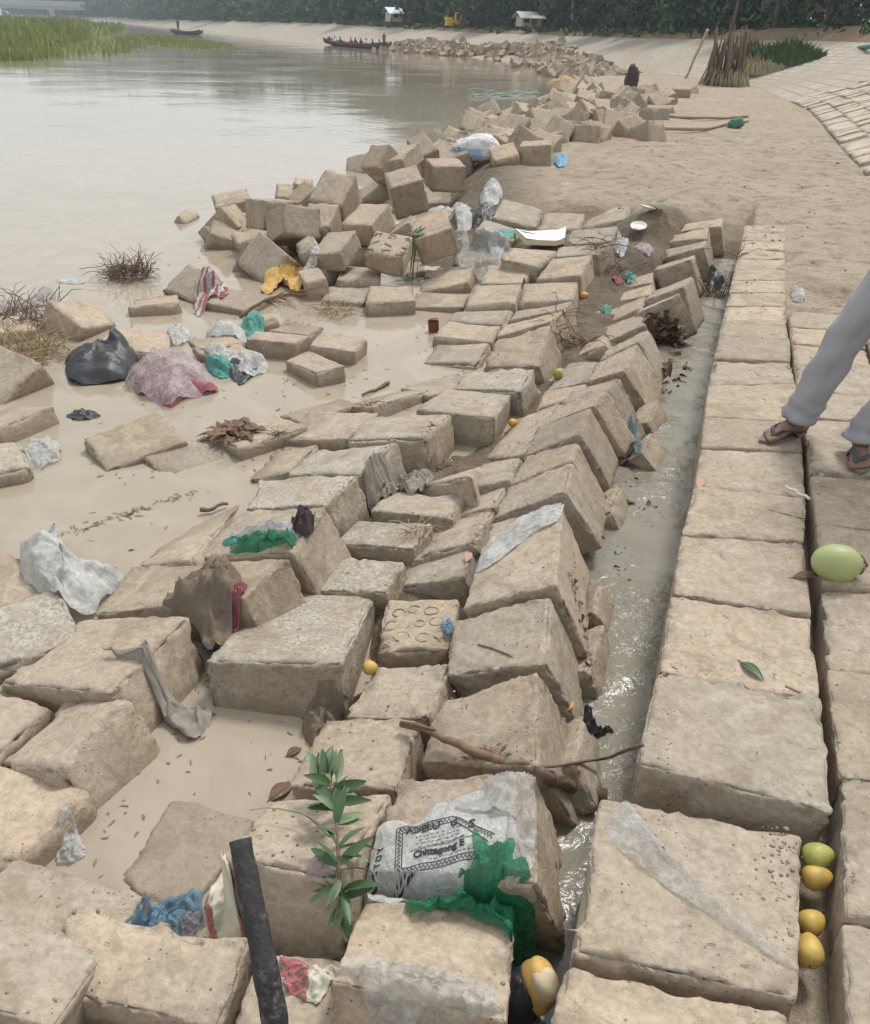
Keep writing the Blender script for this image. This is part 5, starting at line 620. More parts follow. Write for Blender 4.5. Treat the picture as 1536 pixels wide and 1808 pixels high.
PEBBLES = [(0.789, 1.322), (-0.045, 0.01), (-0.074, -0.233)]
FIG = {'slope': (6.92, 77.49, 0.35), 'bundle': (5.44, 29.09, 0.1), 'deadbush': (9.55, 33.8, 0.0), 'bush': (12.51, 36.48, 0.66), 'drygrass': (11.4, 36.11, 0.4), 'drygrass2': (11.92, 39.04, 0.64)}
BOAT = ((-12.43, 99.08), (-5.12, 84.39))
BOAT2 = ((-40.19, 143.12), (-34.06, 136.25))
ISLAND = [(-23.01, 39.83), (-21.77, 47.36), (-21.48, 50.61), (-24.21, 61.41), (-31.74, 87.22), (-47.82, 144.43), (-59.24, 181.33), (-95, 200), (-130, 190), (-120, 110), (-90, 60)]
REEDS = [([(-20.17, 51.02), (-18.5, 53.94), (-21.28, 69.27), (-30.65, 89.9), (-24.82, 63.92)], 'sparse reeds in the water at the near tip of the island', 260, 0.5), ([(-37.16, 115.06), (-29.78, 112.06), (-17.16, 79.93), (-17.97, 70.38), (-22.43, 75.94), (-30.65, 89.9)], 'flat green reed bed stretching into the river', 2600, 0.35), ([(-19.96, 41.22), (-19.11, 44.92), (-19.97, 51.25), (-22.41, 52.84), (-23.09, 47.83)], 'reeds standing in the water before the island', 700, 0.6)]
RUBBLE = [(6.56, 39.06), (6.25, 47.39), (6.17, 58.62), (5.36, 68.05), (3.56, 71.28), (0.29, 74.92), (-4.69, 87.15)]
NETLINE = [(0.7, 30.91), (2.88, 31.93)]
HAZE = True
LITTER = [
('mud_debris', 'brown muddy debris between the pointed slab and the next', 'debris', ['mud_cloth', 'leaf_dead'], [(1.468, 5.782, -0.297), (1.477, 5.775, -0.282), (1.516, 5.747, -0.199), (1.599, 5.715, -0.311), (1.56, 5.545, -0.36), (1.497, 5.751, -0.134), (1.518, 5.759, -0.325), (1.576, 5.719, -0.232), (1.453, 5.783, -0.228), (1.529, 5.739, -0.18), (1.582, 5.721, -0.288), (1.608, 5.707, -0.279), (1.546, 5.737, -0.255), (1.545, 5.735, -0.233), (1.534, 5.738, -0.199), (1.432, 5.789, -0.179), (1.565, 5.735, -0.333), (1.498, 5.75, -0.13), (1.574, 5.57, -0.36), (1.593, 5.549, -0.36), (1.531, 5.743, -0.238), (1.565, 5.72, -0.187), (1.596, 5.602, -0.36), (1.545, 5.738, -0.258), (1.555, 5.734, -0.27), (1.407, 5.801, -0.169), (1.547, 5.745, -0.346), (1.559, 5.735, -0.303), (1.493, 5.763, -0.237), (1.427, 5.789, -0.156), (1.486, 5.757, -0.137), (1.451, 5.78, -0.189), (1.555, 5.729, -0.217), (1.494, 5.755, -0.163), (1.515, 5.752, -0.248), (1.546, 5.74, -0.28), (1.472, 5.774, -0.237), (1.578, 5.716, -0.208), (1.478, 5.768, -0.209), (1.568, 5.732, -0.319), (1.575, 5.72, -0.228), (1.515, 5.761, -0.342), (1.471, 5.77, -0.192), (1.555, 5.73, -0.228), (1.625, 5.699, -0.287), (1.501, 5.76, -0.248), (1.573, 5.722, -0.24), (1.5, 5.755, -0.194), (1.528, 5.751, -0.304), (1.479, 5.774, -0.278), (1.589, 5.573, -0.36), (1.514, 5.763, -0.353), (1.465, 5.772, -0.183), (1.61, 5.706, -0.275), (1.405, 5.801, -0.159), (1.409, 5.804, -0.217), (1.542, 5.747, -0.336), (1.617, 5.769, -0.36), (1.554, 5.54, -0.36), (1.498, 5.766, -0.301), (1.572, 5.719, -0.21), (1.469, 5.777, -0.252), (1.528, 5.741, -0.201), (1.507, 5.75, -0.185), (1.396, 5.808, -0.184), (1.493, 5.761, -0.221), (1.483, 5.758, -0.137), (1.535, 5.753, -0.357), (1.498, 5.758, -0.21), (1.563, 5.55, -0.36)], 0.1),
('rotten_leaves', 'rotten brown leaves and cloth hanging into the channel', 'debris', ['mud_cloth', 'leaf_dead'], [(1.336, 4.883, -0.36), (1.528, 5.199, -0.36), (1.545, 5.36, -0.36), (1.506, 5.104, -0.36), (1.39, 4.975, -0.36), (1.548, 5.209, -0.36), (1.443, 5.135, -0.36), (1.497, 5.116, -0.36), (1.406, 5.127, -0.36), (1.384, 5.073, -0.36), (1.558, 5.34, -0.36), (1.339, 4.961, -0.236), (1.387, 5.058, -0.36), (1.559, 5.299, -0.36), (1.339, 4.869, -0.36), (1.48, 5.372, -0.36), (1.365, 4.868, -0.36), (1.562, 5.27, -0.36), (1.492, 5.157, -0.36), (1.485, 5.07, -0.36), (1.503, 5.069, -0.36), (1.323, 4.869, -0.36), (1.544, 5.271, -0.36), (1.552, 5.243, -0.36), (1.314, 4.836, -0.36), (1.386, 5.049, -0.36), (1.432, 5.002, -0.36), (1.421, 5.027, -0.36), (1.456, 5.282, -0.36), (1.517, 5.308, -0.36), (1.36, 4.977, -0.36), (1.458, 5.111, -0.36), (1.43, 5.095, -0.36), (1.391, 4.996, -0.36), (1.4, 4.99, -0.36), (1.394, 5.085, -0.36), (1.521, 5.327, -0.36), (1.336, 4.944, -0.244), (1.326, 4.84, -0.36), (1.338, 4.916, -0.264), (1.349, 4.971, -0.243), (1.381, 5.001, -0.36), (1.465, 5.15, -0.36), (1.486, 5.452, -0.36), (1.513, 5.139, -0.36), (1.478, 5.401, -0.36), (1.505, 5.084, -0.36), (1.414, 4.96, -0.36), (1.456, 5.044, -0.36), (1.526, 5.42, -0.36)], 0.09),
('leaf_litter', 'wet dark leaves and plastic shreds between two ridge slabs', 'debris', ['leaf_dead', 'dark_cloth', 'white_film'], [(0.907, 3.907, -0.36), (0.888, 3.414, -0.36), (0.919, 3.668, -0.36), (0.965, 3.412, -0.36), (0.947, 3.586, -0.36), (0.896, 3.282, -0.36), (0.952, 3.808, -0.346), (0.914, 3.824, -0.36), (0.923, 3.902, -0.337), (0.892, 3.491, -0.36), (0.893, 3.385, -0.36), (0.982, 3.398, -0.36), (0.94, 3.488, -0.36), (0.925, 3.818, -0.322), (0.91, 3.562, -0.36), (0.885, 3.723, -0.36), (0.923, 3.605, -0.36), (0.909, 3.86, -0.335), (0.989, 3.479, -0.36), (0.932, 3.38, -0.36), (0.948, 3.595, -0.36), (0.939, 3.277, -0.36), (0.901, 3.63, -0.36), (0.909, 3.906, -0.36), (0.921, 3.273, -0.36), (0.934, 3.391, -0.36), (0.897, 3.454, -0.36), (0.903, 3.423, -0.36), (0.994, 3.417, -0.36), (0.983, 3.466, -0.36), (0.934, 3.373, -0.36), (0.908, 3.826, -0.352), (0.927, 3.367, -0.36), (0.913, 3.554, -0.36), (0.981, 3.656, -0.36), (0.915, 3.265, -0.36), (0.937, 3.318, -0.36), (0.869, 3.439, -0.336), (0.958, 3.805, -0.345), (0.894, 3.716, -0.36), (0.9, 3.829, -0.346), (0.924, 3.674, -0.36), (0.899, 3.856, -0.36), (0.901, 3.887, -0.36), (0.95, 3.809, -0.347), (0.902, 3.828, -0.331), (0.922, 3.842, -0.315), (0.898, 3.667, -0.36), (0.953, 3.296, -0.36), (0.911, 3.824, -0.328), (0.939, 3.655, -0.36), (0.951, 3.435, -0.36), (0.95, 3.487, -0.36), (0.948, 3.35, -0.36), (0.917, 3.822, -0.328), (0.939, 3.805, -0.36), (0.934, 3.642, -0.36), (0.933, 3.816, -0.358), (0.94, 3.463, -0.36), (0.939, 3.639, -0.36), (0.907, 3.826, -0.348), (0.92, 3.83, -0.313), (0.938, 3.563, -0.36), (0.927, 3.43, -0.36), (0.931, 3.875, -0.319), (0.942, 3.472, -0.36), (0.873, 3.43, -0.345), (0.933, 3.7, -0.36), (0.984, 3.35, -0.36), (0.929, 3.818, -0.359), (0.972, 3.749, -0.36), (0.959, 3.653, -0.36), (0.949, 3.675, -0.36), (0.914, 3.246, -0.36), (0.932, 3.796, -0.36), (0.982, 3.353, -0.36), (0.939, 3.527, -0.36), (0.952, 3.608, -0.36), (0.966, 3.469, -0.36), (0.971, 3.614, -0.36), (0.925, 3.387, -0.36), (0.948, 3.809, -0.336), (0.9, 3.469, -0.36), (0.993, 3.458, -0.36), (0.908, 3.592, -0.36), (0.978, 3.317, -0.36), (0.952, 3.808, -0.349), (0.974, 3.338, -0.36), (0.89, 3.654, -0.36), (0.924, 3.361, -0.36)], 0.06),
('mud_crust', 'crumbling mud and netting stuck beside the long right faced block', 'debris', ['mud_cloth', 'mud_cloth', 'net_blue'], [(0.722, 3.1, -0.36), (0.711, 2.847, -0.36), (0.782, 2.99, -0.36), (0.706, 3.109, -0.36), (0.738, 2.916, -0.36), (0.723, 2.748, -0.36), (0.78, 3.051, -0.36), (0.726, 2.948, -0.36), (0.742, 2.929, -0.36), (0.755, 2.977, -0.36), (0.696, 2.852, -0.36), (0.723, 3.046, -0.36), (0.7, 3.043, -0.36), (0.698, 3.067, -0.36), (0.73, 3.006, -0.36), (0.725, 2.75, -0.36), (0.704, 3.063, -0.36), (0.745, 3.004, -0.36), (0.688, 2.938, -0.36), (0.766, 2.808, -0.36), (0.725, 2.972, -0.36), (0.707, 2.904, -0.36), (0.692, 2.806, -0.36), (0.77, 3.002, -0.36), (0.729, 2.997, -0.36), (0.763, 3.165, -0.36), (0.723, 2.767, -0.36), (0.729, 2.792, -0.36), (0.771, 2.955, -0.36), (0.703, 2.924, -0.36), (0.738, 2.83, -0.36), (0.737, 2.967, -0.36), (0.731, 3.102, -0.36), (0.771, 3.006, -0.36), (0.712, 2.846, -0.36), (0.7, 2.839, -0.36), (0.749, 2.871, -0.36), (0.731, 2.781, -0.36), (0.714, 2.997, -0.36), (0.707, 2.916, -0.36), (0.693, 2.82, -0.36), (0.69, 2.867, -0.36), (0.746, 3.037, -0.36), (0.696, 3.0, -0.36), (0.779, 3.068, -0.36), (0.723, 2.906, -0.36), (0.775, 2.909, -0.36), (0.726, 3.214, -0.357), (0.734, 3.007, -0.36), (0.778, 2.979, -0.36), (0.74, 2.754, -0.36), (0.683, 3.059, -0.36), (0.747, 2.842, -0.36), (0.763, 3.148, -0.36), (0.721, 2.771, -0.36), (0.681, 3.008, -0.36), (0.764, 2.907, -0.36), (0.754, 3.109, -0.36), (0.738, 2.887, -0.36), (0.773, 2.912, -0.36), (0.722, 3.139, -0.36), (0.733, 2.774, -0.36), (0.724, 3.179, -0.36), (0.703, 2.947, -0.36), (0.753, 2.859, -0.36), (0.706, 2.976, -0.36), (0.775, 2.979, -0.36), (0.751, 3.205, -0.359), (0.729, 3.093, -0.36), (0.713, 2.892, -0.36), (0.774, 2.956, -0.36), (0.715, 2.874, -0.36), (0.781, 2.986, -0.36), (0.685, 2.85, -0.36), (0.714, 2.95, -0.36), (0.698, 3.018, -0.36), (0.727, 3.08, -0.36), (0.738, 2.791, -0.36), (0.714, 3.125, -0.36), (0.699, 3.122, -0.36)], 0.05),
('seam_litter', 'leaf bits and grit in the ridge seam above the black wrapper', 'debris', ['mud_cloth', 'leaf_dead'], [(0.466, 2.451, -0.116), (0.458, 2.435, -0.107), (0.502, 2.268, -0.257), (0.489, 2.23, -0.246), (0.482, 2.278, -0.213), (0.507, 2.245, -0.262), (0.506, 2.259, -0.266), (0.484, 2.371, -0.181), (0.483, 2.395, -0.17), (0.496, 2.191, -0.254), (0.469, 2.424, -0.132), (0.473, 2.467, -0.124), (0.465, 2.465, -0.109), (0.462, 2.404, -0.125), (0.457, 2.453, -0.098), (0.501, 2.287, -0.247), (0.499, 2.21, -0.257), (0.487, 2.283, -0.221), (0.491, 2.33, -0.211), (0.49, 2.215, -0.263), (0.469, 2.495, -0.106), (0.501, 2.274, -0.252), (0.474, 2.313, -0.182), (0.49, 2.357, -0.2), (0.49, 2.394, -0.185), (0.457, 2.416, -0.111), (0.486, 2.403, -0.174), (0.494, 2.321, -0.22), (0.467, 2.381, -0.145), (0.445, 2.439, -0.077), (0.499, 2.262, -0.252), (0.489, 2.352, -0.198), (0.487, 2.261, -0.228), (0.469, 2.409, -0.137), (0.471, 2.353, -0.163), (0.496, 2.323, -0.223), (0.498, 2.35, -0.217), (0.453, 2.452, -0.089), (0.475, 2.462, -0.13), (0.491, 2.273, -0.232)], 0.025)]

# ================================================================== concrete blocks
def lattice(n):
    """surface lattice of a unit cube: coords in -1..1 and quads"""
    key = {}; V = []; F = []
    def g(p):
        k = tuple(np.round(p, 5))
        if k not in key: key[k] = len(V); V.append(p)
        return key[k]
    u = np.linspace(-1, 1, n + 1); u = np.sign(u) * (1 - (1 - np.abs(u)) ** 1.6)
    for ax in range(3):
        for sg in (-1, 1):
            a, b = [(1, 2), (2, 0), (0, 1)][ax]
            idx = np.zeros((n + 1, n + 1), int)
            for i in range(n + 1):
                for j in range(n + 1):
                    p = [0, 0, 0]; p[ax] = sg; p[a] = u[i]; p[b] = u[j]; idx[i, j] = g(p)
            for i in range(n):
                for j in range(n):
                    q = (idx[i, j], idx[i + 1, j], idx[i + 1, j + 1], idx[i, j + 1])
                    F.append(q if sg > 0 else q[::-1])
    return np.array(V, float), np.array(F)
LAT = {}
def block_mesh(dims, n, seed, mat, r=.012, chip=.02, lump=.006, quad=None):
    """rough cast block, top face centred on the origin, z from 0 down to -h"""
    if n not in LAT: LAT[n] = lattice(n)
    U, F = LAT[n]; hd = np.array(dims) / 2
    p = U * hd; sd = seed * 3.7
    dist = np.sort(hd - np.abs(p), axis=1)          # 0, nearest edge, nearest corner
    e = dist[:, 1]
    en = fbm(p * 11 + sd, seed, 3)
    rr = (r * (.3 + 1.1 * en))[:, None]
    inner = np.clip(p, -(hd - rr), hd - rr); dlt = p - inner
    ln = np.linalg.norm(dlt, axis=1, keepdims=True); ln[ln == 0] = 1
    nrm = dlt / ln
    p = inner + nrm * rr
    band = .012 + .085 * fbm(p * 5 + sd, seed + 3, 2) ** 1.5
    wear = np.clip(1.2 - 1.2 * e / band, 0, 1) * smooth(fbm(p * 6 + sd, seed + 5, 3), .34, .52)
    big = smooth(fbm(p * 3.2 + sd, seed + 9, 2), .56, .74)
    push = chip * np.clip(1 - e / (.016 + .05 * big), 0, 1) * (.8 * smooth(fbm(p * 24 + sd, seed + 1, 3), .46, .66) + 1.5 * big * smooth(fbm(p * 15 + sd, seed + 6, 2), .35, .6))
    cdir = -nrm.copy(); cdir[np.abs(nrm).max(1) > .98] *= .6
    p = p + cdir * push[:, None]
    p = p + nrm * ((fbm(p * 5 + sd, seed + 2, 3) - .5) * lump * 1.3 + (vn(p * 26 + sd, seed + 7) - .5) * .0022)[:, None]
    if n >= 16: p = p + nrm * ((vn(p * 75 + sd, seed + 4) - .5) * .0035 * (.6 + 3.0 * wear))[:, None]
    p[:, 2] -= hd[2]
    if quad is not None:                              # warp the plan onto a four-cornered outline
        q = np.array(quad); s = np.clip(p[:, 0] / dims[0] + .5, -.05, 1.05)[:, None]; t_ = np.clip(p[:, 1] / dims[1] + .5, -.05, 1.05)[:, None]
        p[:, :2] = (q[3] * (1 - s) + q[2] * s) * (1 - t_) + (q[0] * (1 - s) + q[1] * s) * t_
    me = mesh('concrete_block', p, F, mat); attr(me, 'wear', wear)
    return me

WALLS = MB()                     # plain copies of everything solid: what loose things are laid on
def solid(me, mw):
    v = np.array([mw @ x.co for x in me.vertices]); WALLS.add(v, [tuple(q.vertices) for q in me.polygons])
def simple_box(dims, mw):
    w_, d_, h_ = dims
    v = [mw @ Vector((x * w_ / 2, y * d_ / 2, z)) for z in (-h_, 0) for x, y in ((-1, -1), (1, -1), (1, 1), (-1, 1))]
    WALLS.add(np.array(v), [(0, 3, 2, 1), (4, 5, 6, 7), (0, 1, 5, 4), (1, 2, 6, 5), (2, 3, 7, 6), (3, 0, 4, 7)])

def tilt(y, p, r): return Matrix.Rotation(y, 4, 'Z') @ Matrix.Rotation(p, 4, 'X') @ Matrix.Rotation(r, 4, 'Y')
CRUSTED = {'T1', 'T2', 'T3', 'T5', 'T16', 'U7', 'U8', 'L1', 'S15', 'W12', 'T14', 'U11', 'S14', 'L7', 'W15', 'W17'}
GREY = {'R2', 'R6', 'S1', 'S4', 'S13', 'S7', 'T4', 'T13', 'K17', 'K26', 'U4', 'U6', 'R12', 'R10', 'K11', 'B1'}
WORN = {'L4': .05, 'L5': .045, 'L7': .04, 'W18': .06, 'B3': .05, 'L6': .04, 'S9': .04, 'T16': .04, 'T14': .04, 'K26': .05, 'W15': .05}
def place_block(k, code, x, quad, label):
    cx, cy, cz, yw, pt, rl, w_, d_, h_ = x
    dist = math.hypot(cx, cy)
    n = 30 if dist < 2.2 else 22 if dist < 3.4 else 14 if dist < 6 else 9
    mat = 'concrete_crusted' if code in CRUSTED else 'concrete_grey' if code in GREY else 'concrete_tan'
    rs = random.Random(code); rough = rs.random()
    if code in WORN: r_, ch = WORN[code], .03
    else: r_, ch = .007 + .009 * rough, .010 + .018 * rough * (1.2 if dist < 5 else .8)
    if quad is not None:
        qa = np.array(quad); qa = qa + (qa - qa.mean(0)) / np.linalg.norm(qa - qa.mean(0), axis=1, keepdims=True) * .007
    me = block_mesh((w_ + .010, d_ + .010, h_), n, 11 + k, mat, r_, ch, .004 + .004 * rough, quad=None if quad is None else qa)
    o = obj('concrete_block', me); mw = Matrix.Translation((cx, cy, cz)) @ tilt(yw, pt, rl); o.matrix_world = mw
    simple_box((w_, d_, h_), mw)
    tag(o, label, 'concrete block', 'loose concrete blocks of the broken bank')
    return o
for k, (code, x, quad, label) in enumerate(BLOCKS): place_block(k, code, x, quad, label)

# more of the tumbled heap, farther off
for k, (hx, hy, hz, hs, lab) in enumerate(HEAP):
    rs = random.Random(900 + k); dims = (hs * rs.uniform(.92, 1.05), hs * rs.uniform(.9, 1.05), hs * rs.uniform(.8, 1.0))
    mw = Matrix.Translation((hx, hy, hz)) @ tilt(rs.uniform(-.8, .8), rs.uniform(-.5, .75), rs.uniform(-.65, .65))
    o = obj('concrete_block', block_mesh(dims, 7, 300 + k, 'concrete_grey' if k % 3 == 0 else 'concrete_tan', .012, .02)); o.matrix_world = mw
    simple_box(dims, mw)
    tag(o, lab, 'concrete block', 'blocks of the tumbled heap')

# ================================================================== the path: square blocks in columns, sand over the far part
E0 = np.array(PATH_E0); PA = np.array(PATH_A); PN = np.array((PA[1], -PA[0]))
def st(x, y):
    dx, dy = x - E0[0], y - E0[1]; return dx * PN[0] + dy * PN[1], dx * PA[0] + dy * PA[1]
bed = MB()
a0 = E0 + PA * -2.0; a1 = E0 + PA * 5.2
q = [a0 + PN * .10, a0 + PN * 2.6, a1 + PN * 2.6, a1 + PN * .10]
bed.add([(*c, -.42) for c in q] + [(*c, -.24) for c in q], [(0, 3, 2, 1), (4, 5, 6, 7), (0, 1, 5, 4), (1, 2, 6, 5), (2, 3, 7, 6), (3, 0, 4, 7)])
path = structure(obj('path', bed.mesh('path_bed', 'mud', True)))
for k, (qd, dz) in enumerate(PAVERS):
    qd = np.array(qd); c = qd.mean(0); wq = np.linalg.norm(qd[1] - qd[0]); dq = np.linalg.norm(qd[0] - qd[3])
    sh = lambda p_: c + (p_ - c) * (1 - .001 / max(np.linalg.norm(p_ - c), .1))
    ql = [sh(p_) - c for p_ in qd]
    dist = np.linalg.norm(c); n = 30 if dist < 2.2 else 20 if dist < 3.2 else 12
    rs = random.Random(k); rough = rs.random()
    me = block_mesh((wq, dq, .38), n, 500 + k, 'concrete_grey' if k % 4 == 1 else 'concrete_tan', .007 + .007 * rough, .010 + .016 * rough, .005, quad=ql)
    o = obj('paving_block', me, path, (c[0], c[1], dz), (rs.uniform(-.012, .012), rs.uniform(-.012, .012), 0))
    WALLS.add([(*(p_), dz - .38) for p_ in qd] + [(*(p_), dz) for p_ in qd], [(4, 7, 6, 5), (0, 1, 5, 4), (1, 2, 6, 5), (2, 3, 7, 6), (3, 0, 4, 7)])

# ================================================================== ground
WLX = np.array([p[0] for p in WATERLINE]); WLY = np.array([p[1] for p in WATERLINE])
OFF = {'N': .3, 'R': .2, 'S': .05, 'M': .05, 'T': .16, 'U': .09, 'L': .3, 'B': .26, 'W': .45, 'K': .42}
ctr = []
for code, x, _q, _l in BLOCKS:
    ctr.append((x[0], x[1], x[2] - OFF[code[0]] - (.06 if code in ('T12', 'T13', 'T14', 'T15', 'T16') else 0)))
ctr += [(-3.6, 1, -.8), (-4.5, 4, -.9), (-5, 7, -.9), (-2.2, 1.0, -.7), (-.75, 1.95, -.6), (-.85, 1.7, -.6), (-.45, 1.85, -.6), (-1.2, 4.8, -.65), (-1.0, 3.5, -.6), (-2, 3, -.7), (-.3, 5.3, -.6), (-.1, 5.6, -.55), (1.0, 7.9, -.12), (1.7, 7.7, -.12), (1.9, 8.3, -.05), (2.2, 9, 0), (1.5, 9.2, -.02), (.4, 9.2, -.15), (.6, 10.2, -.05), (1.3, 6.9, -.22), (1.25, 7.3, -.2)]
ctr = np.array(ctr)
def ground_z(x, y):
    sh_ = x.shape; x = x.ravel(); y = y.ravel(); s, t_ = st(x, y)
    num = np.zeros_like(x); den = np.zeros_like(x)
    for cx, cy, cz in ctr:
        wgt = 1 / (((x - cx) ** 2 + (y - cy) ** 2) ** 1.6 + 1e-4); num += wgt * cz; den += wgt
    slope = num / den
    xw = np.interp(y, WLY, WLX)
    far = -.75 + .76 * smooth(x - xw, -.5, .9)
    z = slope + (far - slope) * smooth(y, 8.6, 10.2)
    p3 = np.stack([x, y, 0 * x], 1)
    sand = .008 + .06 * (fbm(p3 * 1.3, 4, 4) - .5) + .05 * (fbm(p3 * 6, 8, 3) - .5) + .018 * (ridged(p3 * np.array((3.0, 7.0, 1)), 14, 3) - .55)
    covered = smooth(t_ + 2.2 * (fbm(p3 * 1.5, 31, 4) - .5) + .25 * s, 4.6, 5.6)
    pz = -.13 + (sand + .13 + .012 - .034 * (1 - smooth(s, .36, .5)) * (1 - smooth(t_, 7.2, 8.4))) * covered
    inpath = smooth(s, .02, .06)
    chan = (1 - smooth(np.abs(s + .17), .13, .24)) * (1 - smooth(y, 7.9, 8.8))
    z = z + (-.62 - z) * chan
    z = z + (pz - z) * inpath
    pile = .15 * np.exp(-(((x - 1.98) / .33) ** 2 + ((y - 8.55) / .38) ** 2))
    z = z + pile * (.4 + 1.2 * fbm(p3 * 9, 77, 3)) * (1 - chan) + (fbm(p3 * 12, 3, 4) - .5) * .06 * (1 - inpath) + .05 * (fbm(p3 * 7, 23, 4) - .5) * smooth(y, 7.2, 8.2) * (1 - smooth(y, 9.6, 10.5)) * (1 - inpath)
    plateau = smooth(y, 9.0, 10.4) * smooth(x - xw, .8, 1.4)
    z = z + (sand - z) * plateau
    return z.reshape(sh_)
def sheet(name, x0, x1, y0, y1, dx, dy, mat, zf):
    nx, ny = int((x1 - x0) / dx) + 1, int((y1 - y0) / dy) + 1
    X, Y = np.meshgrid(np.linspace(x0, x1, nx), np.linspace(y0, y1, ny)); Z = zf(X, Y)
    V = np.stack([X, Y, Z], -1).reshape(-1, 3); i = np.arange(nx * ny).reshape(ny, nx)
    F = np.stack([i[:-1, :-1], i[:-1, 1:], i[1:, 1:], i[1:, :-1]], -1).reshape(-1, 4)
    return V, F
def ground_mat():
    m, t, b, out = nodes('bank_ground'); co = coords(t, False)
    at_ = t.nodes.new('ShaderNodeAttribute'); at_.attribute_name = 'sandy'
    n1 = noise(t, co, .7, 6, .6); n2 = noise(t, co, 6, 6, .65); n3 = noise(t, co, 45, 4, .7)
    sand = mix(t, ramp(t, n1, [(.35, 0), (.65, 1)]), (.345, .283, .21), (.40, .335, .255)); sand = mix(t, ramp(t, n2, [(.50, 0), (.68, .95)]), sand, (.21, .16, .11))
    n6 = noise(t, co, 2.2, 5, .65); sand = mix(t, ramp(t, n6, [(.52, 0), (.66, .55)]), sand, (.25, .19, .13))
    mud = mix(t, ramp(t, n2, [(.35, 0), (.65, 1)]), (.12, .095, .068), (.205, .168, .122))
    c = mix(t, at_.outputs['Fac'], mud, sand); c = mix(t, .6, c, ramp(t, n3, [(.25, .3), (.75, .66)]), 'OVERLAY')
    t.links.new(c, b.inputs['Base Color']); b.inputs['Roughness'].default_value = .92; b.inputs['Specular IOR Level'].default_value = .25
    bump(t, b, math_(t, 'ADD', n2, math_(t, 'MULTIPLY', n3, .5)), 1.0, .04)
ground_mat()
V, F = sheet('g', -6.5, 6.0, -.6, 16.0, .045, .045, 'mud', ground_z)
me = mesh('ground', V, F, 'bank_ground'); s_, t_ = st(V[:, 0], V[:, 1])
attr(me, 'sandy', np.maximum(smooth(s_, -.05, .1), smooth(V[:, 1], 8.3, 9.5) * smooth(V[:, 0] - np.interp(V[:, 1], WLY, WLX), .7, 1.5)))
structure(obj('ground', me))
WALLS.add(V, [tuple(q) for q in F])
V, F = sheet('g2', -8, 20, 15.95, 66, .3, .3, 'sand', lambda X, Y: np.where(X - np.interp(Y, WLY, WLX) > -1.0, -.75 + .755 * smooth(X - np.interp(Y, WLY, WLX), -.6, 2.0), -.75) + .05 * (fbm(np.stack([X.ravel(), Y.ravel(), 0 * X.ravel()], 1) * .9, 5, 4).reshape(X.shape) - .5))
V[:, 2] -= .012 + .0 * V[:, 0]
me = mesh('sand_flat', V, F, 'bank_ground'); attr(me, 'sandy', np.ones(len(V))); structure(obj('sand_flat', me))
V, F = sheet('g3', 5.95, 12, -8, 16.0, .3, .3, 'sand', lambda X, Y: 0 * X - .01)
me = mesh('sand_verge', V, F, 'bank_ground'); attr(me, 'sandy', np.ones(len(V))); structure(obj('sand_verge', me))
# river bed far below, so that the land reaches the horizon
V, F = sheet('g4', -900, 900, -60, 1500, 60, 60, 'mud', lambda X, Y: 0 * X - 1.6)
structure(obj('river_bed', mesh('river_bed', V, F, 'mud')))

# ================================================================== water
V, F = sheet('w', -700, 14, -30, 1200, 51, 41, 'river_water', lambda X, Y: 0 * X + ZW)
structure(obj('river', mesh('river', V, F, 'river_water')))
nt_ = 150; rows = []
for i in range(nt_ + 1):
    tt = -1.2 + 8.9 * i / nt_; wd = .34
    for j in range(13):
        s = -.40 + .45 * j / 12; p = E0 + PA * tt + PN * s; rows.append((p[0], p[1], 0))
V = np.array(rows); V[:, 2] = ZW + .022 + .024 * (ridged(V * np.array((9, 7, 1)), 5, 3) - .6) + .01 * (vn(V * 26, 8) - .5)
i = np.arange((nt_ + 1) * 13).reshape(nt_ + 1, 13)
F = np.stack([i[:-1, :-1], i[:-1, 1:], i[1:, 1:], i[1:, :-1]], -1).reshape(-1, 4)
structure(obj('channel_water', mesh('channel_water', V, F, 'channel_flow')))
WALLS.add([(-30, -5, ZW), (5, -5, ZW), (5, 90, ZW), (-30, 90, ZW)], [(0, 1, 2, 3)])

# ================================================================== embankment
def bank_rows(stn, n=14):
    out_ = []
    for (T, K_) in stn:
        T = np.array(T, float); K_ = np.array(K_, float); row = []
        ext = (T - K_) / np.linalg.norm((T - K_)); row.append(T + ext * .8)
        for i in range(n + 1): row.append(T + (K_ - T) * i / n)
        out_.append(row)
    return np.array(out_)
def densify(stn, step=3.0):
    o_ = []
    for a, b in zip(stn[:-1], stn[1:]):
        L = np.linalg.norm(np.array(b[0]) - np.array(a[0])); n = max(1, int(L / step))
        for i in range(n):
            f = i / n; o_.append((np.array(a[0]) * (1 - f) + np.array(b[0]) * f, np.array(a[1]) * (1 - f) + np.array(b[1]) * f))
    o_.append((np.array(stn[-1][0]), np.array(stn[-1][1]))); return o_
ST = densify(BANK)
G = bank_rows(ST); ns, nr = G.shape[:2]
V = G.reshape(-1, 3); i = np.arange(ns * nr).reshape(ns, nr)
V = V + np.stack([0 * V[:, 0], 0 * V[:, 0], .10 * (fbm(V * .35, 6, 4) - .5)], 1)
F = np.stack([i[:-1, :-1], i[1:, :-1], i[1:, 1:], i[:-1, 1:]], -1).reshape(-1, 4)[:, ::-1]
me = mesh('embankment', V, F, 'slope_concrete')
uv = me.uv_layers.new(name='UVMap'); al = np.concatenate([[0], np.cumsum(np.linalg.norm(np.diff(G[:, 1], axis=0), axis=1))])
up = np.linalg.norm(G[:, 1:] - G[:, 1:2], axis=2); up = np.concatenate([-.8 * np.ones((ns, 1)), up], 1)
UVv = np.stack([np.repeat(al[:, None], nr, 1), up], -1).reshape(-1, 2)
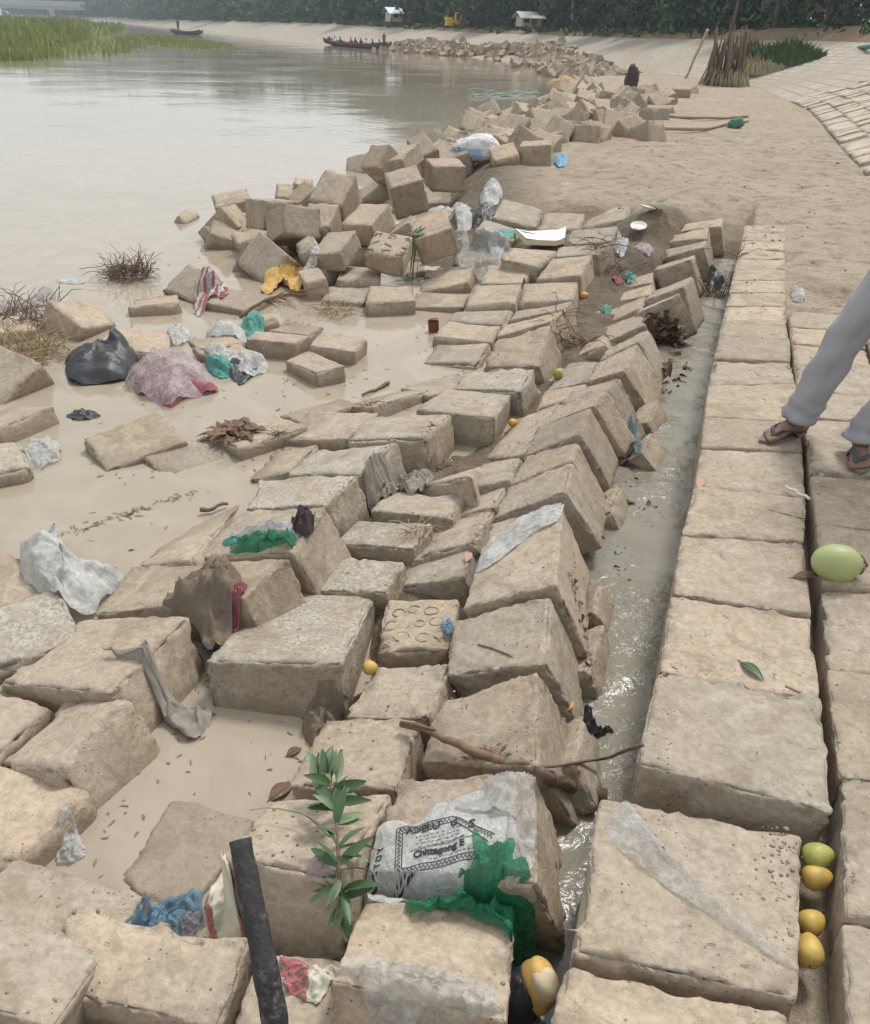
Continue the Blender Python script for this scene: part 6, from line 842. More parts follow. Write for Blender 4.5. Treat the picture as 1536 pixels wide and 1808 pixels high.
li = np.zeros(len(me.loops), np.int32); me.loops.foreach_get('vertex_index', li)
uv.data.foreach_set('uv', UVv[li].astype(np.float32).ravel())
bank = structure(obj('embankment', me))
WALLS.add(V, [tuple(q) for q in F])
# land behind the crest: a soil berm, then flat ground under the trees
B_ = []
for k, (T, K_) in enumerate(ST):
    d = K_ - T; d[2] = 0; d /= np.linalg.norm(d); h = .35 + .55 * smooth(-K_[1], -60, -20) * (.6 + .8 * fbm(np.array([[k * .31, 0, 0]]), 9, 3)[0])
    B_.append([K_ + d * -.05 + (0, 0, -.04), K_ + d * .7 + (0, 0, h * .55), K_ + d * 1.9 + (0, 0, h), K_ + d * 4 + (0, 0, h * .9), K_ + d * 60 + (0, 0, .3), K_ + d * 260 + (0, 0, .3)])
B_ = np.array(B_); nb = B_.shape[1]; V = B_.reshape(-1, 3); V[:, 2] += .25 * (fbm(V * .8, 12, 4) - .5)
i = np.arange(ns * nb).reshape(ns, nb); F = np.stack([i[:-1, :-1], i[1:, :-1], i[1:, 1:], i[:-1, 1:]], -1).reshape(-1, 4)[:, ::-1]
structure(obj('soil_berm', mesh('soil_berm', V, F, 'soil')))
# separate slabs on the near part of the slope
slab_v = [block_mesh((.415, .415, .12), 4, 700 + k, 'slope_slab', .008, .012) for k in range(6)]
rs = random.Random(5); cnt = 0
for iu in range(int(al[-1] / .42)):
    a = iu * .42
    k = int(np.searchsorted(al, a)) - 1
    if k < 0 or k >= ns - 1: continue
    f = (a - al[k]) / (al[k + 1] - al[k]); T = ST[k][0] * (1 - f) + ST[k + 1][0] * f; K_ = ST[k][1] * (1 - f) + ST[k + 1][1] * f
    if not (11.5 < T[1] < 26): continue
    up_ = (K_ - T); L = np.linalg.norm(up_); up_ /= L; al_ = ST[k + 1][0] - ST[k][0]; al_ /= np.linalg.norm(al_)
    nz = np.cross(al_, up_); nz = nz if nz[2] > 0 else -nz
    for r in range(int(L / .42)):
        pz = T + up_ * (.21 + r * .42)
        v = pz - np.array((0, 0, 1.5)); u_ = v @ np.array(_R) / (v @ np.array(_f))
        if u_ * 1540 > 790 or cnt >= 300 or rs.random() < .05: continue
        x_ = np.cross(al_, nz)
        mw = Matrix(((x_[0], al_[0], nz[0], pz[0]), (x_[1], al_[1], nz[1], pz[1]), (x_[2], al_[2], nz[2], pz[2] + .035 + rs.uniform(-.012, .02)), (0, 0, 0, 1)))
        o = obj('slope_slab', slab_v[rs.randrange(6)], bank); o.matrix_world = mw @ tilt(rs.uniform(-.02, .02), rs.uniform(-.03, .03), rs.uniform(-.03, .03)); cnt += 1

# ================================================================== loose things, laid on what is below them
BVH = BVHTree.FromPolygons([tuple(v) for v in np.concatenate(WALLS.v)], WALLS.f)
def drop(x, y, top=2.5):
    h = BVH.ray_cast(Vector((x, y, top)), Vector((0, 0, -1)))
    return h[0].z if h[0] is not None else ZW

def drape(outline, h, fold, seed, edge=.004, nb=76, nr=22, cap=.16, lowcap=None):
    o_ = np.array(outline); n = len(o_)
    # closed Catmull-Rom outline, ragged
    t_ = np.linspace(0, n, nb, endpoint=False); i = t_.astype(int); f = (t_ - i)[:, None]
    p0, p1, p2, p3 = o_[(i - 1) % n], o_[i % n], o_[(i + 1) % n], o_[(i + 2) % n]
    b = .5 * (2 * p1 + (p2 - p0) * f + (2 * p0 - 5 * p1 + 4 * p2 - p3) * f ** 2 + (3 * p1 - p0 - 3 * p2 + p3) * f ** 3)
    c = o_.mean(0); size = np.sqrt(np.ptp(o_[:, 0]) * np.ptp(o_[:, 1]) + 1e-6)
    b = c + (b - c) * (1 + .10 * (vn(np.stack([b[:, 0] / size * 9, b[:, 1] / size * 9, 0 * b[:, 0] + seed], 1), seed) - .5))[:, None]
    rr = (np.arange(1, nr + 1) / nr) ** .85
    P = [c] + [c + (b[k] - c) * r for r in rr for k in range(nb)]
    P = np.array(P); R_ = np.concatenate([[0], np.repeat(rr, nb)])
    q = np.stack([P[:, 0], P[:, 1], 0 * P[:, 0]], 1) / size
    base = np.array([drop(x, y) for x, y in P])
    lim = np.median(base) + cap + h; base = np.minimum(base, lim)
    low = np.median(base) - (max(cap, .7 * size) if lowcap is None else lowcap); base = np.maximum(base, low)
    # taut over hollows: relax upward
    idx = np.arange(1, nr * nb + 1).reshape(nr, nb)
    g = base[1:].reshape(nr, nb).copy(); b0 = g.copy()
    for _ in range(10):
        up_ = np.vstack([np.full((1, nb), base[0]), g[:-1]]); dn = np.vstack([g[1:], g[-1:]])
        g = np.maximum(b0, .25 * (up_ + dn + np.roll(g, 1, 1) + np.roll(g, -1, 1)))
    z = np.concatenate([[max(base[0], g[0].mean())], g.ravel()])
    ang = np.arctan2(P[:, 1] - c[1], P[:, 0] - c[0])
    dome = h * (1 - R_ ** 2.6) * (.65 + .7 * vn(q * 2.3 + seed, seed + 5))
    qw = q + .35 * np.stack([vn(q * 3 + seed, seed + 21), vn(q * 3 + seed, seed + 22), 0 * R_], 1)
    cr1 = 1 - np.abs(2 * vn(qw * np.array((5.5, 2.2, 1)) + seed, seed + 31) - 1); cr2 = 1 - np.abs(2 * vn(qw * np.array((3.0, 9.0, 1)) + seed, seed + 32) - 1)
    fl = fold * (2.0 * (ridged(q * 2.6 + seed * 1.7, seed, 4) - .55) + .8 * R_ * np.sin(ang * 7 + 5 * vn(q * 2 + seed, seed + 2)) + 1.5 * (cr1 ** 3 - .3) + 1.0 * (cr2 ** 3 - .3) + .8 * (ridged(q * 11 + seed, seed + 4, 2) - .5))
    z = z + dome + np.maximum(fl, -.6 * h - .002) * (.35 + .65 * np.sqrt(1 - .75 * R_)) + edge
    zz = np.where(R_ > .999, z - .4 * edge - .3 * dome, z)
    V = np.stack([P[:, 0], P[:, 1], zz], 1)
    V[:, 0] += fold * .6 * (vn(q * 7 + seed, seed + 8) - .5); V[:, 1] += fold * .6 * (vn(q * 7 + seed, seed + 9) - .5)
    F = [(0, 1 + k, 1 + (k + 1) % nb) for k in range(nb)]
    for r in range(nr - 1):
        for k in range(nb): F.append((idx[r, k], idx[r + 1, k], idx[r + 1, (k + 1) % nb], idx[r, (k + 1) % nb]))
    return V, F
clothobj = {}
SACKS = {'black_husk_bag': (.05, .045, .07, .2), 'rice_sack': (.33, .22, .20, -.25), 'orange_sack': (.30, .2, .26, .2), 'green_bundle': (.20, .16, .17, .3), 'green_net_bundle': (.15, .11, .12, .1)}
for k, (name, cat, label, mat, h, fold, outl, edge) in enumerate(CLOTHS):
    if name in SACKS:
        rx, ry, rz_, yw = SACKS[name]; c_ = np.mean(outl, 0) if name != 'black_husk_bag' else np.array(CUT_COCONUT[:2]) + (-.034, -.004); b_ = MB()
        def sag(v, k=k):
            q = ridged(v * 2.2 + k, k, 4) - .55; w_ = v * (1 + .26 * q[:, None]); t_ = smooth(v[:, 0], .45, 1.0); w_[:, 1] *= 1 - .5 * t_; w_[:, 2] = np.maximum(w_[:, 2], -.55) * (1 - .35 * t_) + .12 * np.sin(v[:, 0] * 3); return w_
        b_.ell((c_[0], c_[1], CUT_COCONUT[2] - .035 if name == 'black_husk_bag' else drop(*c_) * .3 + .55 * rz_ if name == 'rice_sack' else max(drop(*c_), 0) + .5 * rz_), (rx, ry, rz_), 56, 36, Matrix.Rotation(yw, 4, 'Z'), sag)
        o = obj(name, b_.mesh(name, mat)); tag(o, label, cat); clothobj[name] = (o, np.concatenate(b_.v), b_.f); continue
    if h > .045: V, F = drape(outl, h, fold, k + 3, edge, cap=.03, lowcap=.06)
    else: V, F = drape(outl, h, fold, k + 3, edge, cap=.05 if name == 'yellow_cloth' else .16, lowcap=.12 if name == 'yellow_cloth' else None)
    o = obj(name, mesh(name, V, F, mat)); tag(o, label, cat); clothobj[name] = (o, V, F)

# blue side of the sack, print on the bag
def band(name, parent, V, F, mat, test, lift=.004):
    V = np.asarray(V); keep = [f for f in F if test(V[list(f)].mean(0))]
    if not keep: return
    used = sorted({i for f in keep for i in f}); mp = {u: i for i, u in enumerate(used)}
    o = obj(name, mesh(name, V[used] + np.array((0, -lift * .7, lift)), [tuple(mp[i] for i in f) for f in keep], mat), parent); return o
plain('sack_blue', (.28, .45, .62), .7, .15, 16, .4)
o, V, F = clothobj['rice_sack']; cx_, cy_ = V[:, 0].mean(), V[:, 1].mean()
band('blue_panel', o, V, F, 'sack_blue', lambda p: p[0] < cx_ + .04 and p[2] < V[:, 2].mean() + .02 and p[1] < cy_)
o, V, F = clothobj['striped_rag']; band('red_stripe', o, V, F, 'red_cloth', lambda p: math.sin(p[0] * 120) > .55)
o, V, F = clothobj['white_bag']; a_ = V[:, 1].max(); band('teal_corner', o, V, F, 'blue_film', lambda p: p[1] > a_ - .10 and p[0] < V[:, 0].mean() + .02, .006)
o, V, F = clothobj['patterned_cloth']; band('red_print', o, V, F, 'ink_red', lambda p: math.sin(p[0] * 90 + p[1] * 40) > .82)
o, V, F = clothobj['torn_paper']; band('red_print', o, V, F, 'ink_red', lambda p: p[0] < V[:, 0].mean() - .005 and abs(math.sin(p[1] * 160)) > .25)

o, V, F = clothobj['printed_bag']
bag_bvh = BVHTree.FromPolygons([tuple(v) for v in V], F)
def on_bag(pts, lift=.0015):
    r = []
    for x, y in pts:
        h = bag_bvh.ray_cast(Vector((x, y, 2)), Vector((0, 0, -1))); r.append((x, y, (h[0].z if h[0] is not None else drop(x, y)) + lift))
    return r
BO = np.array(PRINT_O); BX = np.array(PRINT_X); BY = np.array(PRINT_Y)      # print frame on the bag: origin, unit across, unit up
def bagxy(u, v): return BO + BX * u + BY * v
def text(s, size, u, v, bold=0.0, shear=0.0, sx=1.0):
    cu = bpy.data.curves.new('txt', 'FONT'); cu.body = s; cu.size = size; cu.align_x = 'CENTER'; cu.resolution_u = 2; cu.offset = bold; cu.shear = shear
    to = bpy.data.objects.new('txt', cu); C.objects.link(to); me = bpy.data.meshes.new_from_object(to.evaluated_get(bpy.context.evaluated_depsgraph_get()))
    bpy.data.objects.remove(to)
    P = [bagxy(u + q.co.x * sx, v + q.co.y) for q in me.vertices]; W_ = on_bag(P)
    lm = mesh('lettering', W_, [tuple(p.vertices) for p in me.polygons], 'ink', True); obj('lettering', lm, clothobj['printed_bag'][0])
text('ADELU', .024, .060, .094, .0008); text('G', .022, .128, .088, .0008); text('S', .032, .165, .074, .0014, .2); text('Chittagong E', .021, .094, .032, .0011)
def strip(pts, wd):
    b_ = MB(); pts = [np.array(p) for p in pts]
    for a, c_ in zip(pts[:-1], pts[1:]):
        d = (c_ - a); L = np.linalg.norm(d); nrm = np.array((-d[1], d[0])) / L * wd / 2; q = on_bag([a - nrm, c_ - nrm, c_ + nrm, a + nrm]); b_.add(q, [(0, 1, 2, 3)])
    return b_
bm_ = MB(); rs = random.Random(31)
for r, v0 in enumerate((.083, .0735, .064, .0545)):                      # lines of small print, too worn to read
    u = .045 + .006 * (r % 2)
    while u < .140:
        L = rs.uniform(.004, .013); k_ = int(L / .0012); pl = [bagxy(u + L * i / k_, v0 + rs.uniform(-.0022, .0022)) for i in range(k_ + 1)]; s_ = strip(pl, .0011); bm_.add(np.concatenate(s_.v), s_.f); u += L + .0035
u = .075
while u < .165:
    L = rs.uniform(.004, .010); k_ = int(L / .0012); pl = [bagxy(u + L * i / k_, .0225 + rs.uniform(-.002, .002)) for i in range(k_ + 1)]; s_ = strip(pl, .0011); bm_.add(np.concatenate(s_.v), s_.f); u += L + .003
for pl in ([(.030, .051), (.175, .053)],): s_ = strip([bagxy(pl[0][0] + (pl[1][0] - pl[0][0]) * i / 20, pl[0][1]) for i in range(21)], .0014); bm_.add(np.concatenate(s_.v), s_.f)
for k_, (u, v) in enumerate([(-.052, .012), (-.048, .032), (-.045, .052), (-.043, .072)]):      # side lettering
    pl = [[(0, 0), (.012, .004), (0, .012), (.014, .015)], [(0, 0), (.002, .013), (.002, .006), (.014, .008)], [(0, .002), (.010, 0), (.013, .010), (.002, .013), (0, .002)], [(0, 0), (.007, .006), (0, .013), (.007, .006), (.015, .007)]][k_]
    s_ = strip([bagxy(u + x, v + y) for x, y in pl], .003); bm_.add(np.concatenate(s_.v), s_.f)
for off in (0, .014):
    for a, c_ in (((off, off), (off, .115 - off)), ((off, .115 - off), (.125, .115 - off)), ((off, off), (.20, off)), ((.125, .115 - off), (.215 - off, .045 - off))):
        pl = [bagxy(a[0] + (c_[0] - a[0]) * i / 14, a[1] + (c_[1] - a[1]) * i / 14) for i in range(15)]; s_ = strip(pl, .0022); bm_.add(np.concatenate(s_.v), s_.f)
for a, c_, n in (((.007, .004), (.007, .112), 60), ((.007, .007), (.20, .007), 110), ((.007, .108), (.125, .108), 66), ((.13, .106), (.21, .040), 60)):
    dv = np.array(c_) - np.array(a); nv = np.array((-dv[1], dv[0])) / np.linalg.norm(dv)
    pl = [bagxy(*(np.array(a) + dv * i / n + nv * .0038 * math.sin(i * 1.25))) for i in range(n + 1)]; s_ = strip(pl, .0018); bm_.add(np.concatenate(s_.v), s_.f)
obj('printed_border', bm_.mesh('printed_border', 'ink', True), clothobj['printed_bag'][0])['kind'] = 'stuff'

# ---- sticks
def wobble(pts, seed, amp, n=10):
    pts = [np.array(p, float) for p in pts]
    L = np.concatenate([[0], np.cumsum([np.linalg.norm(b - a) for a, b in zip(pts[:-1], pts[1:])])]); o_ = []
    for i in range(n + 1):
        s = L[-1] * i / n; p = np.array([np.interp(s, L, [q[k] for q in pts]) for k in range(3)])
        o_.append(p + amp * (np.array([vn(np.array([[i * .6, seed, k]]), seed)[0] for k in range(3)]) - .5))
    return o_
for k, (name, cat, label, mat, r0, r1, pts) in enumerate(STICKS):
    if name == 'leaning_pole': p = np.array(pts[0]); pts = [p + (0, 0, -.05), p + (.75, .6, 1.7)]
    if name == 'heap_pole': p = np.array(pts[0]); pts = [p + (-.1, 0, -.1), p + (.45, .5, .75)]
    n = 12; P = wobble(pts, 40 + k, r0 * 1.4, n); b_ = MB()
    rad = [(r0 + (r1 - r0) * i / n) * (.85 + .3 * vn(np.array([[i * .9, k, 0]]), 3)[0]) for i in range(n + 1)]
    b_.tube(P, rad, 7); o = obj(name, b_.mesh(name, mat)); tag(o, label, cat)
    if name == 'split_stick':
        h = MB(); h.tube([np.array(P[0]) + (0, -.004, .009), np.array(P[2]) + (0, -.003, .010), np.array(P[4]) + (0, 0, .012)], [.006, .008, .003], 6); obj('hollow', h.mesh('hollow', 'twig'), o)
        f = MB()
        for q in range(5): a = np.array(P[-2 - q // 2]); f.tube([a, a + (random.Random(q).uniform(-.02, .01), .01, .015)], [.003, .0006], 4)
        obj('splinters', f.mesh('splinters', 'stick_brown'), o)

# charred stake
b_ = MB(); n = 22; P = wobble(STAKE, 71, .004, n)
b_.tube(P, [.0235 * (1 - .10 * i / n) * (.94 + .14 * vn(np.array([[i * .7, 3, 0]]), 9)[0]) for i in range(n + 1)] , 14)
tag(obj('charred_stake', b_.mesh('charred_stake', 'char')), 'charred black wooden stake leaning upright at the bottom edge', 'stake')

# ---- fruit
def mango_warp(v):
    v = v.copy(); t_ = v[:, 0]; v[:, 1] = v[:, 1] * (1 - .22 * t_); v[:, 2] = v[:, 2] * (1 - .18 * t_) + .06 * t_ ** 2; return v
def coco_warp(v):
    v = v.copy(); a = np.arctan2(v[:, 2], v[:, 1]); k = 1 + .035 * np.cos(3 * a); v[:, 1] *= k; v[:, 2] *= k; s = smooth(v[:, 0], .55, 1.0); v[:, 1] *= 1 - .35 * s; v[:, 2] *= 1 - .35 * s; v[:, 0] += .10 * s; return v
for k, (name, cat, label, mat, r, loc, rz, sq) in enumerate(FRUITS):
    b_ = MB(); b_.ell((0, 0, 0), r, 22, 14, Matrix.Rotation(PI / 2, 4, 'Y') if False else None, coco_warp if name == 'coconut' else mango_warp)
    o = obj(name, b_.mesh(name, mat), None, (loc[0], loc[1], loc[2] + r[2] * .92), (.12 * (k % 3), 0, rz)); tag(o, label, cat, 'fallen mangoes' if cat == 'mango' else None)
    s = MB()
    if name == 'coconut':
        s.tube([(r[0] * 1.0, 0, 0), (r[0] * 1.12, 0, .002), (r[0] * 1.2, 0, -.002)], [.012, .009, .004], 7); obj('stalk', s.mesh('stalk', 'leaf_dead'), o)
        q = MB()
        for j in range(6): a = j * 1.05; q.tube([(r[0] * .98, 0, 0), (r[0] * 1.0, .02 * math.cos(a), .02 * math.sin(a)), (r[0] * .92, .032 * math.cos(a), .032 * math.sin(a))], [.004, .006, .002], 5)
        obj('husk_scale', q.mesh('husk_scale', 'stick_brown'), o)
    elif cat in ('mango', 'fruit'):
        s.tube([(-r[0] * .96, 0, 0), (-r[0] * 1.15, 0, .004)], [.004, .002], 5); obj('stalk', s.mesh('stalk', 'twig'), o)
    elif cat == 'pepper':
        s.tube([(0, 0, r[2] * .95), (.003, 0, r[2] * 1.4)], [.003, .0015], 5); obj('stalk', s.mesh('stalk', 'leaf_green'), o)
# cut coconut in its black bag
t = thing('cut_coconut', 'cut yellowish coconut half wrapped in a torn black bag', 'coconut', CUT_COCONUT, .3)
b_ = MB(); b_.ell((0, 0, 0), (.040, .048, .068), 20, 14, None, lambda v: v * (1 + .05 * np.sin(v[:, [2]] * 9 + v[:, [0]] * 4))); obj('husk', b_.mesh('husk', 'coconut_husk'), t)
b_ = MB(); b_.ell((.006, -.016, .022), (.034, .036, .050), 18, 12, None, lambda v: v * (1 + .08 * np.sin(v[:, [2]] * 5 + v[:, [0]] * 3))); obj('cut_face', b_.mesh('cut_face', 'foam_cream'), t)
b_ = MB(); b_.ell((.016, -.046, .020), (.007, .010, .030), 10, 8, Matrix.Rotation(.5, 4, 'Y')); obj('burnt_patch', b_.mesh('burnt_patch', 'leaf_dead'), t)

# ---- dead weeds, straw
for k, (name, label, mat, loc, n, ln, h, sp) in enumerate(WEEDS):
    rs = random.Random(60 + k); b_ = MB(); isleaf = mat in ('leaf_dead', 'leaf_green')
    for i in range(n):
        a = rs.uniform(0, 2 * PI); r = sp * math.sqrt(rs.random()); x, y = loc[0] + r * math.cos(a), loc[1] + r * math.sin(a)
        z0 = max(drop(x, y), ZW - .02); L = ln * rs.uniform(.3, 1.0); th = rs.uniform(0, 2 * PI); el = rs.uniform(.0, 1.0) ** 2 * (1.2 if h > .08 else .6)
        hh = h * rs.random() * (1 - r / sp * .7)
        p0 = np.array((x, y, z0 + hh * .4)); d = np.array((math.cos(th) * math.cos(el), math.sin(th) * math.cos(el), math.sin(el)))
        mid = p0 + d * L * .5 + (rs.uniform(-.1, .1) * L, rs.uniform(-.1, .1) * L, .12 * L); end = p0 + d * L + (0, 0, -.05 * L)
        zc = max(drop(end[0], end[1]), ZW) + .003; end[2] = max(end[2], zc); mid[2] = max(mid[2], max(drop(mid[0], mid[1]), ZW) + .003)
        if isleaf:
            w_ = L * .16; sd = np.cross(d, (0, 0, 1)); sd = sd / (np.linalg.norm(sd) + 1e-6) * w_
            b_.add([p0, mid + sd, end, mid - sd, mid + (0, 0, w_ * .6)], [(0, 1, 4), (1, 2, 4), (2, 3, 4), (3, 0, 4)])
        else:
            r_ = rs.uniform(.0012, .003) * (1 if loc[1] < 4 else 1.4); q1 = p0 * .7 + mid * .3 + np.array((rs.uniform(-.06, .06), rs.uniform(-.06, .06), rs.uniform(0, .05))) * L * 1.4; q2 = mid * .4 + end * .6 + np.array((rs.uniform(-.08, .08), rs.uniform(-.08, .08), rs.uniform(0, .06))) * L * 1.4; b_.tube([p0, q1, mid, q2, end], [r_, r_, r_ * .8, r_ * .7, r_ * .4], 4, False)
    tag(obj(name, b_.mesh(name, mat)), label, 'weeds')

def leaf_pts(ln, wd, fold=.25, bend=.15, n=7):
    v = []; f = []
    for i in range(n):
        s = i / (n - 1); w_ = wd * math.sin(PI * min(.97, s * .94 + .03)) ** .8 * (1 - .25 * s); z = bend * ln * (s - s * s * 1.3)
        v += [(s * ln, -w_, z + w_ * fold), (s * ln, 0, z), (s * ln, w_, z + w_ * fold)]
    for i in range(n - 1):
        for j in (0, 1): f.append((i * 3 + j, (i + 1) * 3 + j, (i + 1) * 3 + j + 1, i * 3 + j + 1))
    return np.array(v), f
for k, (label, mat, loc, ln, wd, rz) in enumerate(LEAVES):
    v, f = leaf_pts(ln, wd / 2, .5, .25); v[:, 0] -= ln / 2; b_ = MB(); b_.add(v, f)
    b_.tube([(-ln * .62, 0, .002), (-ln * .5, 0, .004), (ln * .3, 0, .06 * ln)], [.0016, .0014, .0006], 4, False)
    z = drop(loc[0], loc[1]); tag(obj('fallen_leaf', b_.mesh('fallen_leaf', mat), None, (loc[0], loc[1], z + .004), (.1, -.1, rz)), label, 'leaf')

# ---- leafy sprig
t = thing('leafy_sprig', 'freshly broken sprig of long green leaves between stake and printed bag', 'sprig', SPRIG[0])
o0 = np.array(SPRIG[0]); S_ = [np.array(p) - o0 + (0, 0, .015 + .012 * i) for i, p in enumerate(SPRIG)]
b_ = MB(); b_.tube(wobble(S_, 5, .004, 10), [.005 - .0003 * i for i in range(11)], 6); obj('stem', b_.mesh('stem', 'twig'), t)
S2 = [np.array(p) - o0 + (0, 0, .02) for p in SPRIG_TIP]; b_ = MB(); b_.tube(wobble(S2, 8, .003, 8), [.0032 - .0003 * i for i in range(9)], 5); obj('side_stem', b_.mesh('side_stem', 'leaf_pale'), t)
rs = random.Random(12); S_ = wobble(S_, 5, .004, 24)
specs = []
for i in range(34):
    p = S_[rs.randrange(2, 25)]; th = rs.choice((-1, 1)) * rs.uniform(.3, 1.9) + PI / 2 + .1; specs.append((p, th, rs.uniform(.05, .10), rs.uniform(-.3, .8), i))
for i in range(9): specs.append((S_[24] + np.array((rs.uniform(-.03, .03), rs.uniform(-.05, .01), 0)), PI / 2 + rs.uniform(-.75, .75), rs.uniform(.065, .105), rs.uniform(.1, .8), 40 + i))
for i in range(7): specs.append((S_[i], -PI / 2 + rs.uniform(-.6, .6), rs.uniform(.05, .08), rs.uniform(-.6, .1), 60 + i))
for p, th, L, el, i in specs:
    v, f = leaf_pts(L, L * rs.uniform(.13, .19), .45, rs.uniform(-.1, .35)); m_ = Matrix.Rotation(th, 3, 'Z') @ Matrix.Rotation(-el, 3, 'Y') @ Matrix.Rotation(rs.uniform(-.9, .9), 3, 'X')
    v = v @ np.array(m_).T + p; zz = np.array([drop(*(o0[:2] + q[:2])) for q in v[::3]]).max() - o0[2]; v[:, 2] += max(0, zz + .004 - v[:, 2].min()) * .6
    obj('leaf', mesh('leaf', v, f, 'leaf_pale' if i % 3 == 0 else 'leaf_green'), t)

# ---- rusty can, palm frond, foam board, plates
t = thing('rusty_can', 'rusty open can at the water edge beside the rounded slab', 'can', (CAN[0], CAN[1], drop(CAN[0], CAN[1]) + .03))
b_ = MB(); b_.tube([(0, 0, -.03), (-.005, -.005, .045)], [.034, .034], 16, False); b_.tube([(0, 0, -.03), (0, 0, -.028)], [.033, .033], 16); obj('body', b_.mesh('body', 'rust'), t)
b_ = MB(); b_.tube([(-.005, -.005, .044), (-.006, -.006, .050)], [.037, .036], 16, False); obj('rim', b_.mesh('rim', 'rust'), t)
t = thing('palm_frond', 'dead palm frond reaching over the water from a slab', 'frond', FROND[0]); o0 = np.array(FROND[0]); P = wobble([np.array(p) - o0 for p in FROND], 4, .01, 14)
b_ = MB(); b_.tube(P, [.014 - .0008 * i for i in range(15)], 6); obj('stem', b_.mesh('stem', 'twig'), t)
rs = random.Random(2); b_ = MB()
for i in range(60):
    p = np.array(P[rs.randrange(6, 15)]); d = np.array((rs.uniform(.1, .25), rs.uniform(-.05, .1), rs.uniform(-.07, .05))); b_.tube([p, p + d * .5 + (0, 0, .012), p + d], [.003, .0022, .0008], 4, False)
obj('leaflets', b_.mesh('leaflets', 'stick_brown'), t)
fo = np.array(FOAM); zf = max(drop(*p) for p in fo) + .01; n = len(fo); v = [(*p, zf) for p in fo] + [(*p, zf + .045) for p in fo]
t = thing('foam_board', 'broken white foam board with a yellowed edge between flat blocks', 'foam board', (0, 0, 0))
obj('face', mesh('face', [(*p, zf + .046 + .012 * math.sin(i * 2.2)) for i, p in enumerate(fo)] + [(*(fo.mean(0)), zf + .03)], [(i, (i + 1) % n, n) for i in range(n)], 'foam_white', True), t)
obj('edge', mesh('edge', v, [tuple(reversed(range(n)))] + [(i, (i + 1) % n, n + (i + 1) % n, n + i) for i in range(n)], 'foam_cream', True), t)
for k, p in enumerate(PLATES):
    b_ = MB(); b_.tube([(0, 0, 0), (0, 0, .004), (0, 0, .018), (0, 0, .022)], [.045, .05, .07, .074], 20, False); b_.tube([(0, 0, .002), (0, 0, .004)], [.045, .045], 20)
    tag(obj('foam_plate', b_.mesh('foam_plate', 'foam_white'), None, (p[0], p[1], drop(p[0], p[1]) + .03 + .01 * k), (.35 - .2 * k, .25 * k - .1, k)), ['white foam plate lying lowest in the gully litter', 'white foam plate tilted in the middle of the gully litter', 'white foam plate nearest the leaning slabs in the litter'][k], 'plate', 'foam plates in the litter')

# rings and loops stamped into one block
S0 = [x for c_, x, q_, l_ in BLOCKS if c_ == 'S0'][0]; s0o = [o for o in C.objects if o.get('label', '') == [l_ for c_, x, q_, l_ in BLOCKS if c_ == 'S0'][0]][0]
for k, (u, v, r, a0, a1) in enumerate([(-.07, .06, .022, 0, 4.6), (-.02, .08, .02, .5, 5), (.04, .07, .022, 0, 6.2), (-.085, -.01, .024, 1, 6.5), (.01, .0, .017, 0, 6.3), (.065, .01, .022, 2, 7), (-.04, -.07, .024, 0, 4.4), (.03, -.075, .022, .6, 5.4), (.085, -.06, .02, 0, 5)]):
    b_ = MB(); b_.tube([(u + r * math.cos(a0 + (a1 - a0) * i / 16), v + r * math.sin(a0 + (a1 - a0) * i / 16), .0002) for i in range(17)], .0026, 6); obj('stamped_ring', b_.mesh('stamped_ring', 'concrete_tan'), s0o)
k4 = [o for o in C.objects if 'lettering' in o.get('label', '') and o.get('category') == 'concrete block'][0]; rs = random.Random(4)
for k in range(9):
    u, v = -.12 + .12 * (k % 3), .10 - .10 * (k // 3); b_ = MB(); b_.tube([(u + rs.uniform(-.04, .04), v + rs.uniform(-.03, .03), .002) for i in range(5)], .005, 5); obj('carved_mark', b_.mesh('carved_mark', 'concrete_grey'), k4)

# ---- loose gravel in joints and at chipped corners
rs = random.Random(77); b_ = MB(); ico = [(0, 0, 1), (.9, 0, .25), (.3, .85, .25), (-.75, .5, .2), (-.75, -.5, .25), (.3, -.85, .2), (.1, .05, -.8)]; icf = [(0, 1, 2), (0, 2, 3), (0, 3, 4), (0, 4, 5), (0, 5, 1), (6, 2, 1), (6, 3, 2), (6, 4, 3), (6, 5, 4), (6, 1, 5)]
def stone(bm, x, y, r):
    a = rs.uniform(0, 6.3); s = np.array(ico) * (r * rs.uniform(.7, 1.3), r * rs.uniform(.7, 1.2), r * rs.uniform(.5, .9)); c_, d_ = math.cos(a), math.sin(a)
    v = np.stack([s[:, 0] * c_ - s[:, 1] * d_, s[:, 0] * d_ + s[:, 1] * c_, s[:, 2]], 1) + (x, y, drop(x, y) + r * -.1); bm.add(v, icf)
for i in range(120):
    p = np.array(PEBBLES[0]) + np.array(PEBBLES[1]) * abs(rs.gauss(0, .9)) + np.array(PEBBLES[2]) * rs.uniform(-.25, 1.2); stone(b_, p[0], p[1], rs.uniform(.0012, .005) * (1 if i % 6 else 1.6))
o = obj('loose_pebbles', b_.mesh('loose_pebbles', 'gritty')); o['kind'] = 'stuff'; o['label'] = 'rounded grey pebbles crumbled from the chipped path block corner'; o['category'] = 'pebbles'
b_ = MB()
for i in range(2600):
    y = .7 + 5.0 * rs.random() ** 1.4; x = rs.uniform(-.9, 2.2) + .33 * (y - 1.5)
    z = drop(x, y)
    if z < ZW + .015: continue
    e = abs(drop(x + .025, y) - z) + abs(drop(x, y + .025) - z) + abs(drop(x - .025, y) - z)
    if e < .012 and rs.random() < .985: continue
    stone(b_, x, y, rs.uniform(.002, .0065))
